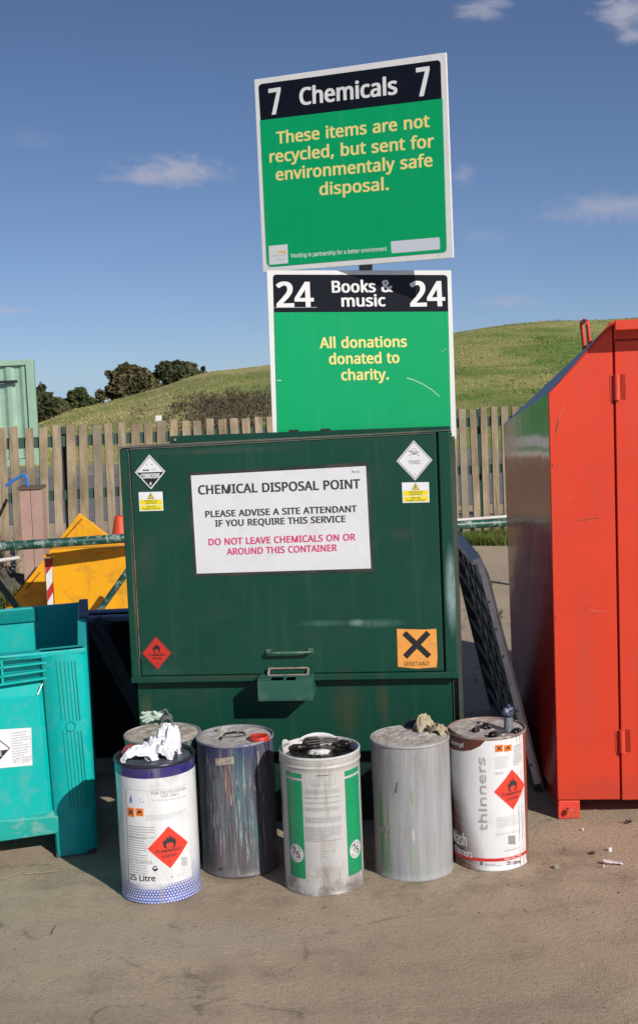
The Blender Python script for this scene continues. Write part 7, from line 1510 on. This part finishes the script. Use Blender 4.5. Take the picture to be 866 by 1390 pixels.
# ------------------------------------------------------------------ rags, gloves, cups left on the drums
M_mint = mat('pale_mint_glove', (.48, .60, .50), .6, var=.15, vscale=14, dirt=((.25, .30, .25), .4, 18))
M_cloth = mat('white_plastic_sheet', (.78, .78, .80), .32, var=.08, vscale=18, dirt=((.45, .45, .47), .3, 24))
M_cream = mat('cream_rag', (.50, .42, .27), .85, var=.2, vscale=24, dirt=((.28, .20, .12), .6, 22))
M_navyr = mat('navy_rag', (.018, .024, .05), .6, var=.3, vscale=20)
M_greyr = mat('grey_rag', (.16, .17, .17), .7, var=.3, vscale=22)
# glove lying on its side: limp palm, thumb and fingers, rolled cuff
zF = HD+.004; gb = T(213, 979, zF); q = MB()
v, f = crumple(T(214, 979, zF)+Vector((0, 0, .019)), (.030, .020, .016), 3, M_mint, .16, 1.3, 4); q.add(v, f, M_mint, True)
for (dx, dz, lx, lz, ry_, dy) in ((-.016, .026, -.036, .004, .0068, .006), (-.016, .021, -.040, -.006, .0070, -.004), (-.014, .014, -.034, -.009, .0068, -.012), (-.010, .010, -.026, -.008, .0060, -.018), (.004, .026, -.012, .014, .0066, -.016)):
    p0 = T(214, 979, zF)+Vector((dx, dy, dz)); q.tube([p0, p0+Vector((lx*.35, -.002, lz*.1+.003)), p0+Vector((lx*.7, -.003, lz*.5)), p0+Vector((lx, -.001, lz))], ry_, M_mint, 10, taper=ry_*.75)
v, f = cloth(T(226, 980, zF)+Vector((0, 0, .002)), .022, .020, .030, 7, .4, 30); q.add(v, f, M_greyr, True)
p0 = T(228, 981, zF); q.tube([p0+Vector((-.004, 0, .012)), p0+Vector((.003, 0, .034)), p0+Vector((-.004, 0, .046)), p0+Vector((-.014, 0, .044))], .005, M_greyr, 8, taper=.003)
tag(q.build('glove', base=gb), 'pale mint green rubber glove lying crumpled on the crusted drum at the back left', 'glove')
zA_ = HD-.012
def sheet(name, parts, label, cat, base_px, z):
    q = MB()
    for (px_, py_, dz, ax, ay, h, sd, rot, m) in parts:
        v, f = cloth(T(px_, py_, z)+Vector((0, 0, dz)), ax, ay, h, sd, rot); q.add(v, f, m, True)
    o = q.build(name, base=T(*base_px, z)); tag(o, label, cat); so_ = o.modifiers.new('thick', 'SOLIDIFY'); so_.thickness = .0008; return o
sheet('plastic_sheet', [(190, 1030, .0, .056, .034, .046, 11, .1, M_cloth), (211, 1024, .0, .052, .040, .062, 18, .7, M_cloth), (231, 1020, .0, .038, .034, .098, 26, .2, M_cloth), (222, 1027, .0, .040, .028, .058, 33, -.4, M_cloth)],
      'crumpled white plastic sheet stuffed into the top of the blue collared drum', 'plastic sheet', (208, 1028), zA_)
q = MB(); q.tube([T(166, 1022, HD), T(170, 1014, HD+.006), T(178, 1011, HD+.012), T(188, 1013, HD+.010), T(194, 1018, HD)], .0022, mat('red_cord', (.45, .06, .07), .5), 8); q.tube([T(168, 1020, HD), T(176, 1013, HD+.008), T(190, 1016, HD+.002)], .0016, mat('red_cord', (.45, .06, .07), .5), 6)
tag(q.build('cord', base=T(166, 1022, HD)), 'thin red cord looped over the rim of the blue collared drum', 'cord')
sheet('rag', [(576, 992, .0, .030, .026, .058, 21, .3, M_cream), (594, 995, .0, .030, .024, .034, 22, -.5, M_cream)],
      'cream coloured oily rag bundled on top of the silver grey drum', 'rag', (582, 994), HD)
sheet('rag', [(560, 986, .0, .024, .016, .028, 24, .8, M_navyr)], 'small navy blue scrap of rag beside the cream rag on the silver drum', 'rag', (561, 986), HD)
M_navw = mat('blue_white_spattered', (.03, .045, .10), .5, var=.2, dirt=((.60, .63, .68), .9, 34))
q = MB(); p_ = T(690, 990, HD)
q.lathe((p_.x, p_.y, HD-.004), [(.020, 0), (.017, .006), (.0145, .020), (.014, .040), (.015, .046)], mat('grey_spout', (.20, .22, .25), .5, var=.3, vscale=30), 16)
for (dx, dz, s_, sd) in ((0, .056, .016, 31), (.006, .068, .011, 32), (-.008, .066, .010, 33), (.002, .080, .006, 34)):
    v, f = crumple((p_.x+dx, p_.y, HD+dz-.004), (s_, s_, s_), sd, M_navw, .45, 2.2, 3); q.add(v, f, M_navw, True)
tag(q.build('rag', base=(p_.x, p_.y, HD)), 'dark blue paint spattered rag plugged upright in the spout of the thinners drum', 'rag')

# ------------------------------------------------------------------ litter on the ground
M_paper = mat('paper_scrap', (.72, .68, .66), .8, var=.15, vscale=40)
M_stone = mat('pale_stone', (.42, .36, .30), .9, var=.3, vscale=60)
def chipm(px, py, wx, wy, h, m, name, lab, cat, seed):
    c = G(px, py); q = MB(); n_ = 9; rr = random.Random(seed); pts = []
    for k in range(n_): a = 2*math.pi*k/n_; r_ = rr.uniform(.7, 1.1); pts.append((c.x+wx*r_*math.cos(a), c.y+wy*r_*math.sin(a)))
    top = [(x, y, h*rr.uniform(.5, 1.5)+.004) for x, y in pts]; bot = [(x, y, .001) for x, y in pts]
    q.prism(bot, top, m); tag(q.build(name, base=(c.x, c.y, 0)), lab, cat)
# curled paint flake
c = G(831, 1174); q = MB(); vs = []; n_ = 12
for i in range(n_+1):
    tt = i/n_; x = c.x-.030+.060*tt; wd = .010*(math.sin(math.pi*min(1, tt*.8+.1))**.6)+.002
    for j in range(4):
        s_ = j/3*2-1; vs.append((x, c.y+s_*wd+.004*noise.noise(Vector((tt*5, s_, 0)))-.006*tt, .006+.010*s_*s_*(1-tt)+.003*noise.noise(Vector((tt*7, s_*2, 3)))))
q.add(vs, [(i*4+j, i*4+j+1, i*4+j+5, i*4+j+4) for i in range(n_) for j in range(3)], M_paper, True); o = q.build('paper_scrap', base=(c.x, c.y, 0)); sm = o.modifiers.new('thick', 'SOLIDIFY'); sm.thickness = .0015
tag(o, 'largest white curled scrap lying on the bare ground at right', 'litter')
chipm(755, 1179.5, .011, .006, .008, M_stone, 'stone', 'pale pebble on the ground just right of the thinners drum', 'stone', 1)
chipm(827, 1156, .007, .006, .008, M_paper, 'paper_scrap', 'small white crumb just above the curled white scrap', 'litter', 2)
chipm(790, 1128, .005, .004, .004, M_paper, 'paper_scrap', 'tiny white crumb in front of the red foot of the container', 'litter', 3)
chipm(819, 1177, .003, .003, .004, M_paper, 'paper_scrap', 'tiny white crumb touching the left end of the curled scrap', 'litter', 4)
chipm(803, 1160, .008, .005, .005, mat('black_scrap', (.02, .018, .018), .7), 'rubber_scrap', 'flat black fleck on the ground left of the small white crumb', 'litter', 5)
c = G(853, 1118); q = MB()
for k in range(7): a = k*.9; q.tube([(c.x, c.y, .004), (c.x+.012*math.cos(a), c.y+.010*math.sin(a), .012+.006*math.sin(k*2))], .0035, mat('black_scrap', (.02, .018, .018), .7), 6, taper=.001)
tag(q.build('rubber_scrap', base=(c.x, c.y, 0)), 'black shrivelled scrap in front of the red container door', 'litter')
M_straw = mat('dry_stalk', (.40, .31, .20), .9, var=.2)
for (pts, lab) in ((((4, 1194), (22, 1187), (38, 1179)), 'longer pale dry stalk on the ground below the teal bin'), (((34, 1186), (58, 1184.5), (79, 1182)), 'shorter pale dry stalk lying flat right of the longer one'), (((70, 1268), (73, 1261), (77, 1255)), 'short bent dark stalk on the open ground at lower left')):
    P3 = [G(x, y, .004) for x, y in pts]; o = MB().tube(P3, .0022, M_straw if pts[0][1] < 1200 else mat('dark_stalk', (.14, .11, .08), .9), 6, taper=.001).build('stalk', base=P3[1]); tag(o, lab, 'stalk')
# grit: countless tiny stones over the near ground
M_grit = mat('grit', (.40, .32, .23), .95, var=.45, vscale=30)
v, f = [], []; rr = random.Random(77)
def grit(n, xr, yr, s0, s1):
    for i in range(n):
        x = rr.uniform(*xr); y = rr.uniform(*yr)
        if noise.noise(Vector((x*2.2, y*2.2, 4))) < rr.uniform(-.5, .25): continue
        s_ = rr.uniform(s0, s1)*rr.random()**1.5+.0008; o = len(v); a = rr.uniform(0, 6.28)
        z = .006*noise.noise(Vector((x*4, y*4, 0)))+.0025*noise.noise(Vector((x*14, y*14, 3)))
        for k in range(5): v.append((x+s_*math.cos(a+k*1.2566)*rr.uniform(.8, 1.3), y+s_*math.sin(a+k*1.2566), z-.0005))
        v.append((x+rr.uniform(-.3, .3)*s_, y, z+s_*rr.uniform(.5, .9)))
        for k in range(5): f.append((o+k, o+(k+1) % 5, o+5))
grit(9000, (-1.3, 1.45), (3.05, 5.2), .0015, .0045); grit(350, (.5, 1.4), (3.6, 4.4), .003, .006); grit(1200, (.5, 1.3), (5.2, 11), .003, .009)
tag(quick('grit', v, f, M_grit, 'stuff'), 'loose grit and tiny stones scattered over the bare ground', 'grit')
